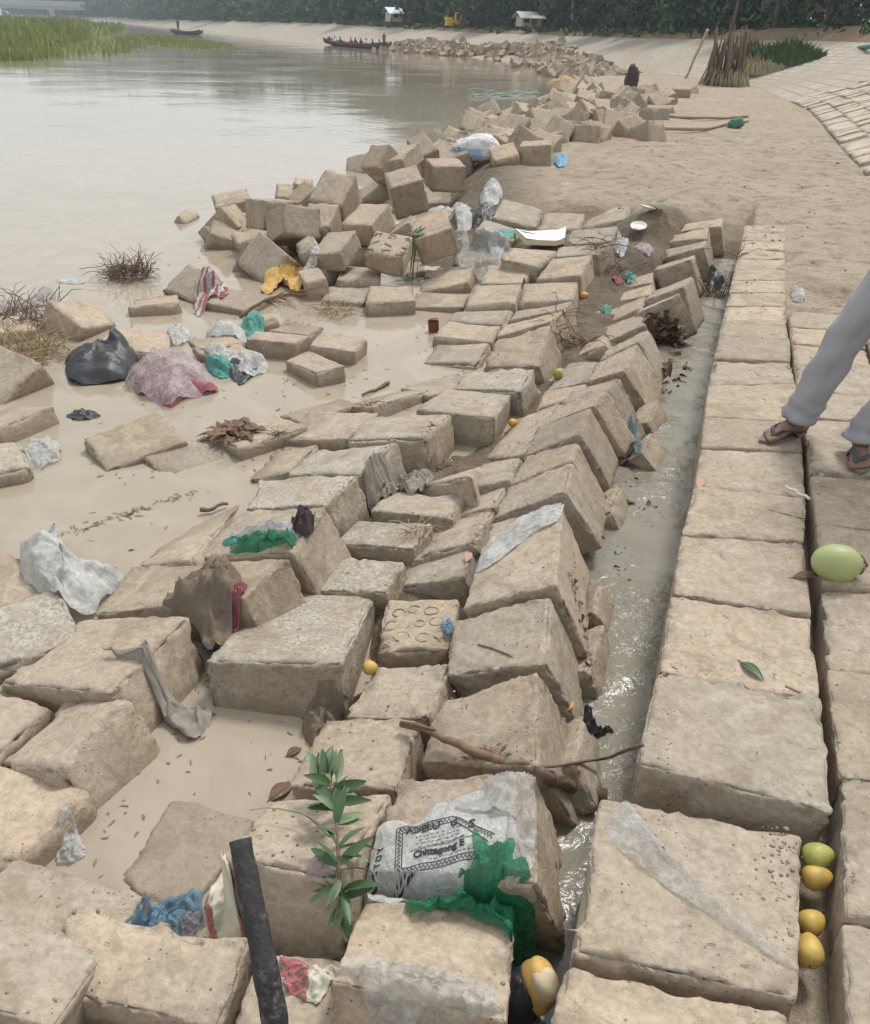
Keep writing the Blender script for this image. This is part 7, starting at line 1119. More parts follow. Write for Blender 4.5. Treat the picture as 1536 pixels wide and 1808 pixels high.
o = obj('grit', b_.mesh('grit', 'gritty')); o['kind'] = 'stuff'; o['label'] = 'grit and mud crumbs in the joints between the blocks'; o['category'] = 'grit'

# ---- wet litter stuck on the sides of the ridge slabs
for k, (name, label, cat, mats, pts, sz) in enumerate(LITTER):
    rs = random.Random(200 + k); t = None
    for mi, mat in enumerate(mats):
        b_ = MB()
        for q in pts[mi::len(mats)]:
            q = np.array(q); L = sz * rs.uniform(.5, 1.3); m_ = np.array(tilt(rs.uniform(0, 6.3), rs.uniform(-.8, .8), rs.uniform(-.8, .8)).to_3x3())
            v, f = leaf_pts(L, L * rs.uniform(.18, .42), rs.uniform(-.6, .9), rs.uniform(-.3, .5), 5); v[:, 0] -= L / 2; v[:, 2] += .12 * L * np.sin(v[:, 0] / L * 9 + k); b_.add(v @ m_.T + q + np.array((rs.uniform(-.01, .01), -.006, .008)), f)
        if t is None: t = obj(name, b_.mesh(name, mat)); tag(t, label, cat)
        else: obj('shreds', b_.mesh('shreds', mat), t)['kind'] = 'stuff'

# ---- bits nobody could count: floating flecks, straw on the blocks, clods on the sand
rs = random.Random(303); b_ = MB()
def fleck(bm, x, y, z, L, w_, lift=.0):
    a = rs.uniform(0, 6.3); c_, s_ = math.cos(a), math.sin(a); k_ = rs.uniform(-.3, .3) * L
    p = [(-L / 2, -w_), (0, -w_ + k_ * .3), (L / 2, 0), (0, w_ + k_ * .3), (-L / 2, w_)]
    bm.add([(x + u * c_ - v * s_, y + u * s_ + v * c_, z + lift * (1 - abs(u) / L * 2)) for u, v in p], [(0, 1, 2, 3, 4)])
n = 0
while n < 420:
    y = 1.2 + 7 * rs.random() ** 1.3; x = rs.uniform(-.6, .15) * (1.2 + .42 * y)
    if drop(x, y) > ZW + .004: continue
    near = any(drop(x + dx, y + dy) > ZW + .02 for dx, dy in ((.16, 0), (-.16, 0), (0, .16), (0, -.16)))
    if not near and rs.random() < .8: continue
    n += 1; fleck(b_, x, y, ZW + .003, rs.uniform(.006, .035) * (.7 + .12 * y), rs.uniform(.0012, .004) * (.7 + .12 * y))
for i in range(90):                                        # a drifting line of straw
    f = rs.random(); x = -1.62 + .55 * f + rs.gauss(0, .02); y = 2.95 + .52 * f + rs.gauss(0, .02); fleck(b_, x, y, ZW + .004, rs.uniform(.01, .05), rs.uniform(.0015, .004))
o = obj('floating_straw', b_.mesh('floating_straw', 'straw_wet', True)); o['kind'] = 'stuff'; o['label'] = 'straw flecks floating on the muddy water between blocks'; o['category'] = 'straw'
b_ = MB()
for i in range(480):
    y = .8 + 8.2 * rs.random() ** 1.2; x = rs.uniform(-.9, 1.1) + .30 * (y - 1.5); z = drop(x, y)
    if z < ZW + .02: continue
    L = rs.uniform(.004, .022) * (.7 + .14 * y); a = rs.uniform(0, 6.3); e = (x + L * math.cos(a), y + L * math.sin(a)); ze = drop(*e)
    if abs(ze - z) > .03: continue
    r_ = rs.uniform(.0005, .0012) * (1 if y < 4 else 1.6); b_.tube([(x, y, z + .003), ((x + e[0]) / 2, (y + e[1]) / 2, max(z, ze) + .004), (*e, ze + .002)], [r_, r_, r_ * .6], 4, False)
o = obj('straw_bits', b_.mesh('straw_bits', 'straw_wet')); o['kind'] = 'stuff'; o['label'] = 'short straw and twig bits strewn over the blocks'; o['category'] = 'straw'
b_ = MB()
for i in range(420):
    y = 5.6 + 16 * rs.random() ** 1.5; x = rs.uniform(.2, 5.5) + .30 * (y - 5); z = drop(x, y)
    if z < -.06: continue
    stone(b_, x, y, rs.uniform(.006, .02) * (.7 + .05 * y) * (2 if rs.random() < .06 else 1))
o = obj('sand_clods', b_.mesh('sand_clods', 'clod')); o['kind'] = 'stuff'; o['label'] = 'small earth clods scattered over the sandy path'; o['category'] = 'clods'

# ================================================================== the man on the path (legs in view)
def person_man():
    hipL, kneeL, ankL = np.array((1.83, 3.37, .90)), np.array((1.645, 3.445, .475)), np.array((1.54, 3.475, .085))
    hipR, kneeR, ankR = np.array((2.00, 3.25, .90)), np.array((1.86, 3.24, .48)), np.array((1.735, 3.285, .085))
    fwd = np.array((-.6, -.8, 0)); side = np.array((-.8, .6, 0)); pel = (hipL + hipR) / 2
    man = thing('person', 'person in grey trousers and flip flops stepping along the path', 'person', (*pel[:2], 0))
    off = np.array((*pel[:2], 0))
    feet = [(ankL, np.array((-.87, -.49, 0))), (ankR, np.array((-.36, -.93, 0)))]
    b_ = MB()
    for ank, d in feet:
        s = np.array((-d[1], d[0], 0)); g = ank * (1, 1, 0)
        b_.tube([ank + (0, 0, .12), ank + (0, 0, .02), g + d * .0 + (0, 0, .05)], [.040, .036, .036], 12)
        b_.tube([g - d * .055 + (0, 0, .036), g - d * .02 + (0, 0, .045), g + d * .05 + (0, 0, .052), g + d * .11 + (0, 0, .036), g + d * .155 + (0, 0, .026)], [(.026, .024), (.032, .032), (.034, .030), (.042, .020), (.044, .013)], 14)
        for j in range(5):
            w_ = (.032, .012, -.006, -.022, -.036)[j]; L = (.048, .046, .040, .033, .026)[j]; r = (.0125, .009, .0085, .008, .0075)[j]
            w_ *= 1 if ank is ankL else -1
            p = g + d * (.150 - .006 * j) + s * w_
            b_.tube([p + (0, 0, .027), p + d * L * .6 + (0, 0, .029), p + d * L + (0, 0, .022)], [r, r * 1.05, r * .75], 10)
    # torso, neck, head, arms: out of the picture
    sh = pel + fwd * .10 + (0, 0, .50 + .0) ; sh[2] = 1.36; neck = sh + fwd * .03 + (0, 0, .1); head = neck + fwd * .05 + (0, 0, .16)
    b_.tube([pel + (0, 0, -.02), pel + (0, 0, .12), pel * .5 + sh * .5 + (0, 0, 0), sh - (0, 0, .08), sh, neck, neck + (0, 0, .06)], [(.16, .11), (.15, .10), (.16, .11), (.18, .11), (.12, .08), (.056, .056), (.055, .055)], 16)
    b_.ell(head, (.078, .098, .118), 20, 14, Matrix.Rotation(math.atan2(fwd[1], fwd[0]) - PI / 2, 4, 'Z'))
    b_.ell(head + fwd * .10 + (0, 0, -.015), (.014, .018, .022), 8, 6); b_.tube([head + fwd * .088 + side * -.026 + (0, 0, -.06), head + fwd * .094 + (0, 0, -.062), head + fwd * .088 + side * .026 + (0, 0, -.06)], [.004, .008, .004], 6)
    for q in (-1, 1): b_.ell(head + side * q * .08, (.012, .02, .032), 8, 6); b_.ell(head + fwd * .082 + side * q * .032 + (0, 0, .012), (.014, .014, .010), 8, 6)
    for q in (-1, 1):
        a = sh + side * q * .19 - (0, 0, .04); e = a + side * q * .06 + fwd * (-.06 * q) - (0, 0, .29); h_ = e + fwd * .20 - side * q * .10 + (0, 0, .12)
        b_.tube([sh - (0, 0, .03), a, e, h_], [.06, .050, .038, .026], 10); b_.tube([h_, h_ + fwd * .03 - (0, 0, .09)], [(.026, .018), (.04, .016)], 10)
        for j in range(4): p = h_ + fwd * (.005 + .018 * j) - (0, 0, .088); b_.tube([p, p + fwd * .008 - (0, 0, .035), p - fwd * .004 - (0, 0, .068 - .008 * abs(j - 1.5))], [.009, .0085, .007], 8)
        p = h_ + fwd * .045 - (0, 0, .03); b_.tube([h_ + fwd * .015 - (0, 0, .02), p - (0, 0, .03), p + fwd * .012 - (0, 0, .06)], [.012, .010, .008], 8)
    o = obj('body', b_.mesh('body', 'skin'), man); o.location = -off
    m = o.modifiers.new('fuse', 'REMESH'); m.mode = 'VOXEL'; m.voxel_size = .0055; m.use_smooth_shade = True
    m = o.modifiers.new('soft', 'SMOOTH'); m.factor = .5; m.iterations = 3
    # trousers
    b_ = MB(); n = 46; k = 40
    for q, (h_, kn, an) in enumerate(((hipL, kneeL, ankL), (hipR, kneeR, ankR))):
        V = []
        for i in range(n + 1):
            f = i / n
            p = h_ * (1 - f * 2) + kn * f * 2 if f < .5 else kn * (2 - f * 2) + (an + (0, 0, -.005)) * (f * 2 - 1)
            p = p + fwd * .02 * math.sin(PI * f)
            r = np.interp(f, [0, .2, .5, .75, .93, 1], [.118, .104, .080, .074, .070, .074])
            for j in range(k):
                th = 2 * PI * j / k; dr = np.array((math.cos(th), math.sin(th), 0))
                w_ = .0075 * smooth(f, .78, .97) * math.sin(f * 80 + 2.8 * math.sin(th + q) + 1.3 * math.sin(2 * th)) + .004 * math.sin(f * 30 + th * 2 + q) * smooth(f, .3, .6) + .004 * math.sin(th * 3 + f * 6)
                crease = .012 * max(0, math.cos(th - math.atan2(fwd[1], fwd[0]))) ** 12
                V.append(p + dr * (r + w_ + crease + .016 * (fbm(np.array([[p[0] * 9 + dr[0] * 1.6, p[1] * 9 + dr[1] * 1.6 + q * 5, p[2] * 16 + th * .5]]), 17, 3)[0] - .5)))
        F = [(i * k + j, i * k + (j + 1) % k, (i + 1) * k + (j + 1) % k, (i + 1) * k + j) for i in range(n) for j in range(k)]
        b_.add(V, [tuple(reversed(f_)) for f_ in F])
    b_.tube([pel + (0, 0, -.10), pel + (0, 0, -.02), pel + (0, 0, .10), pel + (0, 0, .17)], [(.12, .10), (.185, .125), (.175, .12), (.165, .115)], 24)
    o = obj('trousers', b_.mesh('trousers', 'trousers'), man); o.location = -off
    m = o.modifiers.new('cloth', 'SOLIDIFY'); m.thickness = .003
    # shirt with tails to below the belt, sleeves
    b_ = MB(); b_.tube([pel + (0, 0, -.06), pel + (0, 0, .1), pel * .5 + sh * .5, sh - (0, 0, .08), sh + (0, 0, .01), neck - (0, 0, .03)], [(.20, .145), (.19, .135), (.19, .135), (.205, .135), (.14, .10), (.07, .07)], 24)
    for q in (-1, 1):
        a = sh + side * q * .19 - (0, 0, .04); e = a + side * q * .06 + fwd * (-.06 * q) - (0, 0, .29); b_.tube([sh - (0, 0, .03), a, a * .35 + e * .65], [.075, .075, .07], 14)
    o = obj('shirt', b_.mesh('shirt', 'shirt_blue'), man); o.location = -off
    b_ = MB(); b_.ell(head + (0, 0, .028) - fwd * .012, (.088, .106, .108), 18, 12, Matrix.Rotation(math.atan2(fwd[1], fwd[0]) - PI / 2, 4, 'Z'), lambda v: v[:] * np.where((v[:, [2]] < -.15) | ((v[:, [1]] > .55) & (v[:, [2]] < .45)), .86, 1)); o = obj('hair', b_.mesh('hair', 'hair'), man); o.location = -off
    for ank, d in feet:
        s = np.array((-d[1], d[0], 0)); g = ank * (1, 1, 0); V = []; nn = 28
        for z in (.004, .020):
            for i in range(nn):
                a = 2 * PI * i / nn; u = math.cos(a); w_ = math.sin(a); wd = np.interp(u, [-1, -.6, 0, .55, 1], [.030, .036, .038, .050, .040]); V.append(g + d * (.068 + .142 * u) + s * (wd * w_) + (0, 0, z))
        F = [tuple(reversed(range(nn))), tuple(range(nn, 2 * nn))] + [(i, (i + 1) % nn, nn + (i + 1) % nn, nn + i) for i in range(nn)]
        so_ = obj('sandal', mesh('sandal', V, F, 'sandal_sole', True), man); so_.location = -off
        b_ = MB(); c_ = g + d * .165 + s * .022 * (1 if ank is ankL else -1) + (0, 0, .016)
        for q in (-1, 1): b_.tube([c_, c_ + (0, 0, .024), g + d * .125 + s * q * .022 + (0, 0, .056), g + d * .07 + s * q * .040 + (0, 0, .050), g + d * .035 + s * q * .040 + (0, 0, .016)], [(.004, .004), (.005, .009), (.012, .004), (.015, .004), (.012, .004)], 8)
        obj('strap', b_.mesh('strap', 'sandal'), so_)
person_man()

# ================================================================== far figures
def figure(name, label, loc, h, mats, pose='stand', rz=0, group=None, cat='person'):
    t = thing(name, label, cat, loc, rz, group); s = h / 1.7
    b_ = MB()
    if pose == 'stand':
        for q in (-1, 1): b_.tube([(q * .11, 0, 0), (q * .10, .02, .45), (q * .09, 0, .88)], [.05, .07, .09], 8)
        b_.tube([(0, 0, .85), (0, 0, 1.1), (0, 0, 1.36), (0, 0, 1.46)], [(.17, .12), (.16, .11), (.20, .12), (.06, .06)], 10)
        for q in (-1, 1): b_.tube([(q * .10, 0, 1.36), (q * .24, .03, 1.1), (q * .24, -.08, .85)], [.055, .045, .035], 7)
        hz = 1.58
    else:
        for q in (-1, 1): b_.tube([(q * .1, .05, .12), (q * .14, -.38, .40), (q * .13, -.42, .02)], [.09, .075, .05], 8)
        b_.tube([(0, .08, .05), (0, .06, .3), (0, 0, .58), (0, -.02, .68)], [(.18, .14), (.16, .12), (.20, .12), (.06, .06)], 10)
        for q in (-1, 1): b_.tube([(q * .10, 0, .58), (q * .24, -.15, .4), (q * .1, -.34, .40)], [.055, .045, .035], 7)
        hz = .80
    o = obj('body', b_.mesh('body', mats[0]), t); o.scale = (s,) * 3
    b_ = MB(); b_.ell((0, -.02, hz), (.09, .10, .12), 10, 8); o = obj('head', b_.mesh('head', 'skin'), t); o.scale = (s,) * 3
    b_ = MB(); b_.ell((0, .012, hz + .03), (.095, .10, .11), 10, 8); o = obj('hair', b_.mesh('hair', 'hair'), t); o.scale = (s,) * 3
    return t
p = FIG['slope']; figure('person', 'small dark clothed figure standing on the far pale slope', (p[0], p[1], drop(p[0], p[1], 6)), .95, ['cloth_dark'])
p = FIG['bundle']; b_ = MB(); b_.ell((p[0], p[1], .28), (.17, .16, .34), 20, 16, None, lambda v: v * (1 + .8 * (ridged(v * 1.5, 3, 3) - .5))[:, None]); b_.ell((p[0] + .05, p[1], .40), (.15, .13, .2), 14, 10, None, lambda v: v * (1 + .7 * (ridged(v * 1.8, 7, 3) - .5))[:, None])
o = obj('dark_bundle', b_.mesh('dark_bundle', 'dark_cloth')); tag(o, 'dark upright bundle with a red rag standing in the far heap', 'bundle')
V, F = drape([(p[0] - .55, p[1] - .25), (p[0] - .2, p[1] - .3), (p[0] - .22, p[1] - .05), (p[0] - .5, p[1] - .05)], .14, .04, 92); obj('red_rag', mesh('red_rag', V, F, 'red_cloth'), o)

# ================================================================== boats
def boat(name, label, a, b, wd, mat='boat_wood'):
    a = np.array((*a, ZW)); b = np.array((*b, ZW)); d = b - a; L = np.linalg.norm(d); d /= L; s = np.array((-d[1], d[0], 0)); V = []; n = 16; k = 7
    t = thing(name, label, 'boat', tuple(a))
    for i in range(n + 1):
        f = i / n; x = f * L; wt = wd / 2 * max(.12, math.sin(PI * min(max(f, .02), .98)) ** .45); up_ = .3 * abs(2 * f - 1) ** 3
        for j in range(k):
            u = -1 + 2 * j / (k - 1); V.append(d * x + s * u * wt + np.array((0, 0, .38 + up_ - (.42 + .2 * up_) * (1 - abs(u) ** 2.5))))
    F = [(i * k + j, (i + 1) * k + j, (i + 1) * k + j + 1, i * k + j + 1) for i in range(n) for j in range(k - 1)]
    o = obj('hull', mesh('hull', V, F, mat), t); m = o.modifiers.new('t', 'SOLIDIFY'); m.thickness = .05
    b_ = MB()
    for i in range(2, n - 1, 2):
        f = i / n; wt = wd / 2 * math.sin(PI * f) ** .45; c_ = d * f * L + np.array((0, 0, .30)); b_.tube([c_ - s * wt * .95, c_ + s * wt * .95], .05, 5)
    obj('thwarts', b_.mesh('thwarts', mat), t); return a, d, s, L
a, d, s, L = boat('long_boat', 'long dark wooden boat crowded with people off the far bank', BOAT[0], BOAT[1], 1.5)
rs = random.Random(8)
names_ = ['bow', 'fore', 'second', 'third', 'fourth', 'fifth', 'sixth', 'seventh', 'eighth', 'ninth', 'stern']
for i in range(9):
    f = .10 + .8 * i / 8; c_ = a + d * L * f + s * rs.uniform(-.25, .25)
    figure('person', '%s seated passenger counted from the far end of the long boat' % ['first', 'second', 'third', 'fourth', 'fifth', 'sixth', 'seventh', 'eighth', 'ninth'][i], (c_[0], c_[1], ZW + .2), 1.1, [['cloth_dark', 'cloth_white', 'cloth_dark', 'cloth_red', 'cloth_dark'][i % 5]], 'sit', rs.uniform(0, 6), 'passengers in the long boat')
c_ = a + d * L * .93; figure('person', 'figure standing at the near end of the long dark boat', (c_[0], c_[1], ZW + .25), 1.1, ['cloth_dark'])
a2, d2, s2, L2 = boat('small_boat', 'small narrow boat with one standing boatman near the reeds', BOAT2[0], BOAT2[1], 1.4)
c_ = a2 + d2 * L2 * .25; figure('person', 'boatman standing in the small narrow boat', (c_[0], c_[1], ZW + .2), 1.7, ['cloth_dark'])

# ================================================================== plants on the bank
def stems(name, label, cat, loc, parts):
    t = thing(name, label, cat, loc); return t
p = FIG['deadbush']; t = thing('dead_bush', 'clump of tall dead brown stumps at the foot of the slope', 'dead bush', p); rs = random.Random(21)
for i in range(52):
    a = rs.uniform(0, 6.28); r = .66 * math.sqrt(rs.random()); h = rs.choice((rs.uniform(.4, 1.1), rs.uniform(1.3, 2.2))) * (1 - .3 * r); x, y = r * math.cos(a), r * .8 * math.sin(a); b_ = MB(); r_ = rs.uniform(.03, .085)
    b_.tube([(x, y, -.1), (x * 1.02, y * 1.02, h * .5), (x * 1.02 + rs.uniform(-.12, .12), y * 1.03, h)], [r_ * 1.2, r_, r_ * rs.uniform(.3, .8)], 7); obj('stump', b_.mesh('stump', 'dead_stem'), t)
b_ = MB()
for i in range(420):
    a = rs.uniform(0, 6.28); r = rs.uniform(.2, .85); x, y = r * math.cos(a), r * math.sin(a); L = rs.uniform(.25, .8); b_.tube([(x * .85, y * .85, rs.uniform(.1, .55)), (x, y, .3 * L), (x * 1.08, y * 1.08, .0)], [.014, .014, .008], 3, False)
obj('straw_skirt', b_.mesh('straw_skirt', 'grass_dry'), t)
b_ = MB(); b_.tube([(-.1, 0, 1.2), (0, 0, 2.6), (.05, 0, 4.2)], [.05, .04, .02], 6); obj('bare_stem', b_.mesh('bare_stem', 'dead_stem'), t)
def tuft(name, label, loc, w_, h, n, mat, seed, cat='bush'):
    rs = random.Random(seed); t = thing(name, label, cat, loc); b_ = MB()
    for i in range(n):
        a = rs.uniform(0, 6.28); r = math.sqrt(rs.random()); x, y = w_ * .5 * r * math.cos(a), w_ * .4 * r * math.sin(a); hh = h * rs.uniform(.4, 1) * (1 - .5 * r); lx, ly = rs.uniform(-.35, .35) * hh, rs.uniform(-.35, .35) * hh; q = .03 * rs.uniform(.7, 1.5)
        b_.add([(x - q, y, 0), (x + q, y, 0), (x + lx * .5 + q * .8, y + ly * .5, hh * .65), (x + lx * .5 - q * .8, y + ly * .5, hh * .65), (x + lx * 1.3, y + ly * 1.3, hh * .92)], [(0, 1, 2, 3), (3, 2, 4)])
    obj('blades', b_.mesh('blades', mat), t); b_ = MB()
    for i in range(6): a = rs.uniform(0, 6.28); b_.tube([(0, 0, 0), (.2 * w_ * math.cos(a), .2 * w_ * math.sin(a), h * .7)], [.02, .008], 5)
    obj('stems', b_.mesh('stems', 'twig'), t)
for k, (key, lab, w_, h, n, mat) in enumerate([('bush', 'green leafy bush on the slope right of the dead stumps', 2.6, 1.2, 1500, 'foliage_mid'), ('drygrass', 'dry grass tangle between dead stumps and the green bush', 2.4, .9, 700, 'grass_dry'), ('drygrass2', 'brown weedy tuft behind the dead stumps', 2.0, 1.3, 500, 'dead_stem')]):
    p = FIG[key]; tuft('bush', lab, (p[0], p[1], drop(p[0], p[1], 6) - .05), w_, h, n, mat, 30 + k)

# ================================================================== trees: a dozen by themselves, the rest as one dark wood
def leaf_cloud(cen, rad, n, size, rs_, clumps=26):
    cc = rs_.normal(size=(clumps, 3)); cc /= np.linalg.norm(cc, axis=1, keepdims=True); cc *= rs_.uniform(.35, 1.0, (clumps, 1)) ** .6
    k = rs_.integers(0, clumps, n); p = cc[k] + rs_.normal(size=(n, 3)) * .17; p = p * np.array(rad) + np.array(cen)
    u = rs_.normal(size=(n, 3)); u /= np.linalg.norm(u, axis=1, keepdims=True); v = np.cross(u, rs_.normal(size=(n, 3))); v /= np.linalg.norm(v, axis=1, keepdims=True) + 1e-9
    s = size * rs_.uniform(.6, 1.4, (n, 1)); V = np.stack([p - u * s - v * s * .15, p + v * s * .5, p + u * s, p - v * s * .5], 1).reshape(-1, 3)
    return V, np.arange(4 * n).reshape(n, 4)
nrg = np.random.default_rng(3)
def bank_point(f_al, offs):
    k = int(np.clip(np.searchsorted(al, f_al) - 1, 0, ns - 2)); f = (f_al - al[k]) / (al[k + 1] - al[k]); T = ST[k][0] * (1 - f) + ST[k + 1][0] * f; K_ = ST[k][1] * (1 - f) + ST[k + 1][1] * f
    d = K_ - T; d[2] = 0; d /= np.linalg.norm(d); return K_ + d * offs
def seen(p, m=120):
    v = np.array(p) - (0, 0, 1.5); z = v @ np.array(_f)
    if z < 1: return False
    u = 768 + 1540 * (v @ np.array(_R)) / z; return -m < u < 1536 + m
TV = []; TF = []; tn = 0; TM = []
i0 = np.searchsorted([T[1] for T, K_ in ST], 20); a_ = al[i0]
while a_ < al[-1] - 5:
    p = bank_point(a_, 0); dist = math.hypot(p[0], p[1]); step = max(1.3, dist * .022)
    for row in range(4):
        q = bank_point(a_ + nrg.uniform(-.5, .5) * step, 4.5 + row * 4.5 + nrg.uniform(-1, 1)); 
        if seen(q):
            s = max(1.0, dist / 110); far_ = smooth(dist, 95, 150); h = nrg.uniform(2.0, 3.2) * (1 + .55 * row) * (1.25 - .35 * far_) * max(1, dist / 170); n = 780
            V, F = leaf_cloud((q[0], q[1], q[2] + h * .55), (nrg.uniform(1.5, 2.3) * s, nrg.uniform(1.4, 2.0) * s, h * .75), n, .11 + dist * .0017, nrg); TV.append(V); TF.append(F + tn); tn += len(V); TM += [int(nrg.choice((0, 0, 1, 2)))] * n
    a_ += step
wm_ = mesh('wood', np.concatenate(TV), np.concatenate(TF), 'foliage_dark'); wm_.materials.append(M['foliage_mid']); wm_.materials.append(M['foliage_far']); wm_.polygons.foreach_set('material_index', np.array(TM, np.int32)); o = obj('wood', wm_); o['kind'] = 'stuff'; o['label'] = 'dense dark green wood behind the crest of the far bank'; o['category'] = 'wood'
crown_m = []
for k in range(4):
    V, F = leaf_cloud((0, 0, 0), (1, 1, 1), 1700, .085, np.random.default_rng(40 + k), 22); crown_m.append(mesh('crown', V, F, ['foliage_mid', 'foliage_dark', 'foliage_dark', 'foliage_mid'][k]))
TREES = [(1010, 'tree with a pale straight trunk rising right of the excavator', 'bark_pale', 1.0, 2), (1085, 'dark bushy tree above the green strip of the far slope', 'bark', 1.1, 1), (1170, 'dense tree left of the bare stem over the dead stumps', 'bark', 1.1, 2), (1235, 'mid green tree behind the dead stumps', 'bark', 1.0, 3), (1365, 'tree with a dark trunk in front of the grey house', 'bark', 1.1, 0), (1440, 'bright green tree above the soil berm', 'bark', 1.1, 3), (1500, 'tree at the top right corner above the soil berm', 'bark', 1.0, 0), (870, 'dark tree between the excavator and the pale hut', 'bark', 1.1, 1), (745, 'tree with a whitish trunk beside the tin roofed shed', 'bark_pale', 1.0, 2), (640, 'dark tree left of the tin roofed shed', 'bark', 1.2, 1), (500, 'tree with a thin pale trunk over the far slope dip', 'bark_pale', 1.3, 2), (400, 'hazy tree over the far pale slope', 'bark', 1.8, 1), (250, 'hazy blue green tree nearest the bridge end', 'bark', 2.2, 2), (330, 'hazy round tree behind the far white hut', 'bark', 2.0, 1)]
aa = np.array([bank_point(f, 3.2) for f in np.linspace(al[i0], al[-1] - 2, 900)]); vv = aa - (0, 0, 1.5); uu = 768 + 1540 * (vv @ np.array(_R)) / (vv @ np.array(_f))
for k, (u, lab, bk, s, cm) in enumerate(TREES):
    p = aa[np.argmin(np.abs(uu - u))]; t = thing('tree', lab, 'tree', (p[0], p[1], p[2] + .2), k * 1.3, 'trees along the far bank'); rs = random.Random(k + 4); h = rs.uniform(2.6, 3.6) * s * 1.4
    b_ = MB(); b_.tube([(0, 0, -.5), (.05, 0, h * .35), (-.05, .05, h * .7), (.05, 0, h * 1.15)], [.16 * s, .12 * s, .09 * s, .03], 8)
    for j in range(5): a = rs.uniform(0, 6.28); z = h * rs.uniform(.45, .8); b_.tube([(0, 0, z), (.5 * s * math.cos(a), .5 * s * math.sin(a), z + .5 * s), (1.0 * s * math.cos(a), 1.0 * s * math.sin(a), z + 1.1 * s)], [.06 * s, .04 * s, .015], 5)
    obj('trunk', b_.mesh('trunk', bk), t)
    for j in range(2 if k % 2 else 1): o = obj('crown', crown_m[(cm + j) % 4], t, (rs.uniform(-.3, .3), 0, h * (.95 - .25 * j))); o.scale = (2.0 * s * rs.uniform(.85, 1.15), 1.8 * s, h * .5); o.rotation_euler = (0, 0, rs.uniform(0, 6))
# low green weeds along the crest
GV = []; GF = []; gn = 0
for f in np.linspace(al[i0], al[-1] * .55, 420):
    q = bank_point(f, nrg.uniform(.3, 3.0)); dist = math.hypot(q[0], q[1])
    if seen(q): V, F = leaf_cloud((q[0], q[1], q[2] + .25), (.6 + dist * .004, .6, .28), 40, .09 + dist * .0013, nrg, 8); GV.append(V); GF.append(F + gn); gn += len(V)
o = obj('crest_weeds', mesh('crest_weeds', np.concatenate(GV), np.concatenate(GF), 'foliage_mid')); o['kind'] = 'stuff'; o['label'] = 'low green weeds along the crest of the slope'; o['category'] = 'weeds'

# ================================================================== grassy island, reeds
IS = np.array(ISLAND); cI = IS.mean(0)
def inpoly(P, poly):
    x, y = P[:, 0], P[:, 1]; r = np.zeros(len(P), bool); j = len(poly) - 1
    for i in range(len(poly)):
        xi, yi = poly[i]; xj, yj = poly[j]; c_ = ((yi > y) != (yj > y)) & (x < (xj - xi) * (y - yi) / (yj - yi + 1e-12) + xi); r ^= c_; j = i
    return r
V = [(*cI, .35)] + [(*(cI + (p - cI) * .8), .30) for p in IS] + [(*p, ZW - .25) for p in IS]; n = len(IS)
structure(obj('island', mesh('island', V, [(0, 1 + i, 1 + (i + 1) % n) for i in range(n)] + [(1 + i, 1 + n + i, 1 + n + (i + 1) % n, 1 + (i + 1) % n) for i in range(n)], 'soil')))
def blades(name, label, poly, N_, h0, base, mat, wfac=.0013):
    lo, hi = poly.min(0), poly.max(0); P = nrg.uniform(lo, hi, (N_ * 6, 2)); P = P[inpoly(P, poly)]
    if not len(P): return
    # as many per picture area near and far
    d = np.linalg.norm(P, axis=1); keep = nrg.random(len(P)) < (d.min() / d) ** 1.2; P = P[keep][:N_]; d = d[keep][:N_]; n = len(P)
    cl_ = vn(np.stack([P[:, 0] * .25, P[:, 1] * .12, 0 * d], 1), 5); h = h0 * nrg.uniform(.5, 1.1, n) * (.6 + .8 * cl_); a = nrg.uniform(0, 6.28, n); w_ = .012 + d * wfac; z = base(P)
    l = nrg.normal(size=(n, 2)) * .3 * h[:, None]; ca, sa = np.cos(a) * w_, np.sin(a) * w_
    V = np.stack([np.stack([P[:, 0] - ca, P[:, 1] - sa, z], 1), np.stack([P[:, 0] + ca, P[:, 1] + sa, z], 1), np.stack([P[:, 0] + l[:, 0], P[:, 1] + l[:, 1], z + h], 1)], 1).reshape(-1, 3)
    o = obj(name, mesh(name, V, np.arange(3 * n).reshape(n, 3), mat)); o['kind'] = 'stuff'; o['label'] = label; o['category'] = 'grass'
def isl_z(P):
    r = np.linalg.norm(P - cI, axis=1); return np.where(inpoly(P, cI + (IS - cI) * .8), .25, ZW + .1)
blades('island_grass', 'tall yellow green grass covering the island on the left', IS, 26000, 1.05, isl_z, 'grass')
for k, (poly, lab, N_, h) in enumerate(REEDS): blades('reeds', lab, np.array(poly), N_, h, lambda P: 0 * P[:, 0] + ZW - .05, 'grass', .0009)
# ================================================================== bridge, shed, huts, excavator
t = thing('bridge', 'pale grey concrete road bridge far off beyond the island', 'bridge', (-240, 430, 0))
b_ = MB(); b_.box((0, 0, 5.1), (330, 9, .9)); b_.box((0, -3, 4.1), (330, 1.2, 1.2)); b_.box((0, 3, 4.1), (330, 1.2, 1.2)); obj('deck', b_.mesh('deck', 'bridge_concrete', True), t)
b_ = MB(); b_.box((0, -4.4, 6.1), (330, .3, 1.1)); obj('parapet', b_.mesh('parapet', 'bridge_concrete', True), t); b_ = MB(); b_.box((0, 4.4, 6.1), (330, .3, 1.1)); obj('parapet', b_.mesh('parapet', 'bridge_concrete', True), t)
for x in (-140, -105, -70, -35, 0, 35, 70, 92): b_ = MB(); b_.box((x, 0, 1.4), (2.2, 7.5, 5.2)); b_.box((x, 0, 3.3), (3.0, 9, .6)); obj('pier', b_.mesh('pier', 'bridge_concrete', True), t)
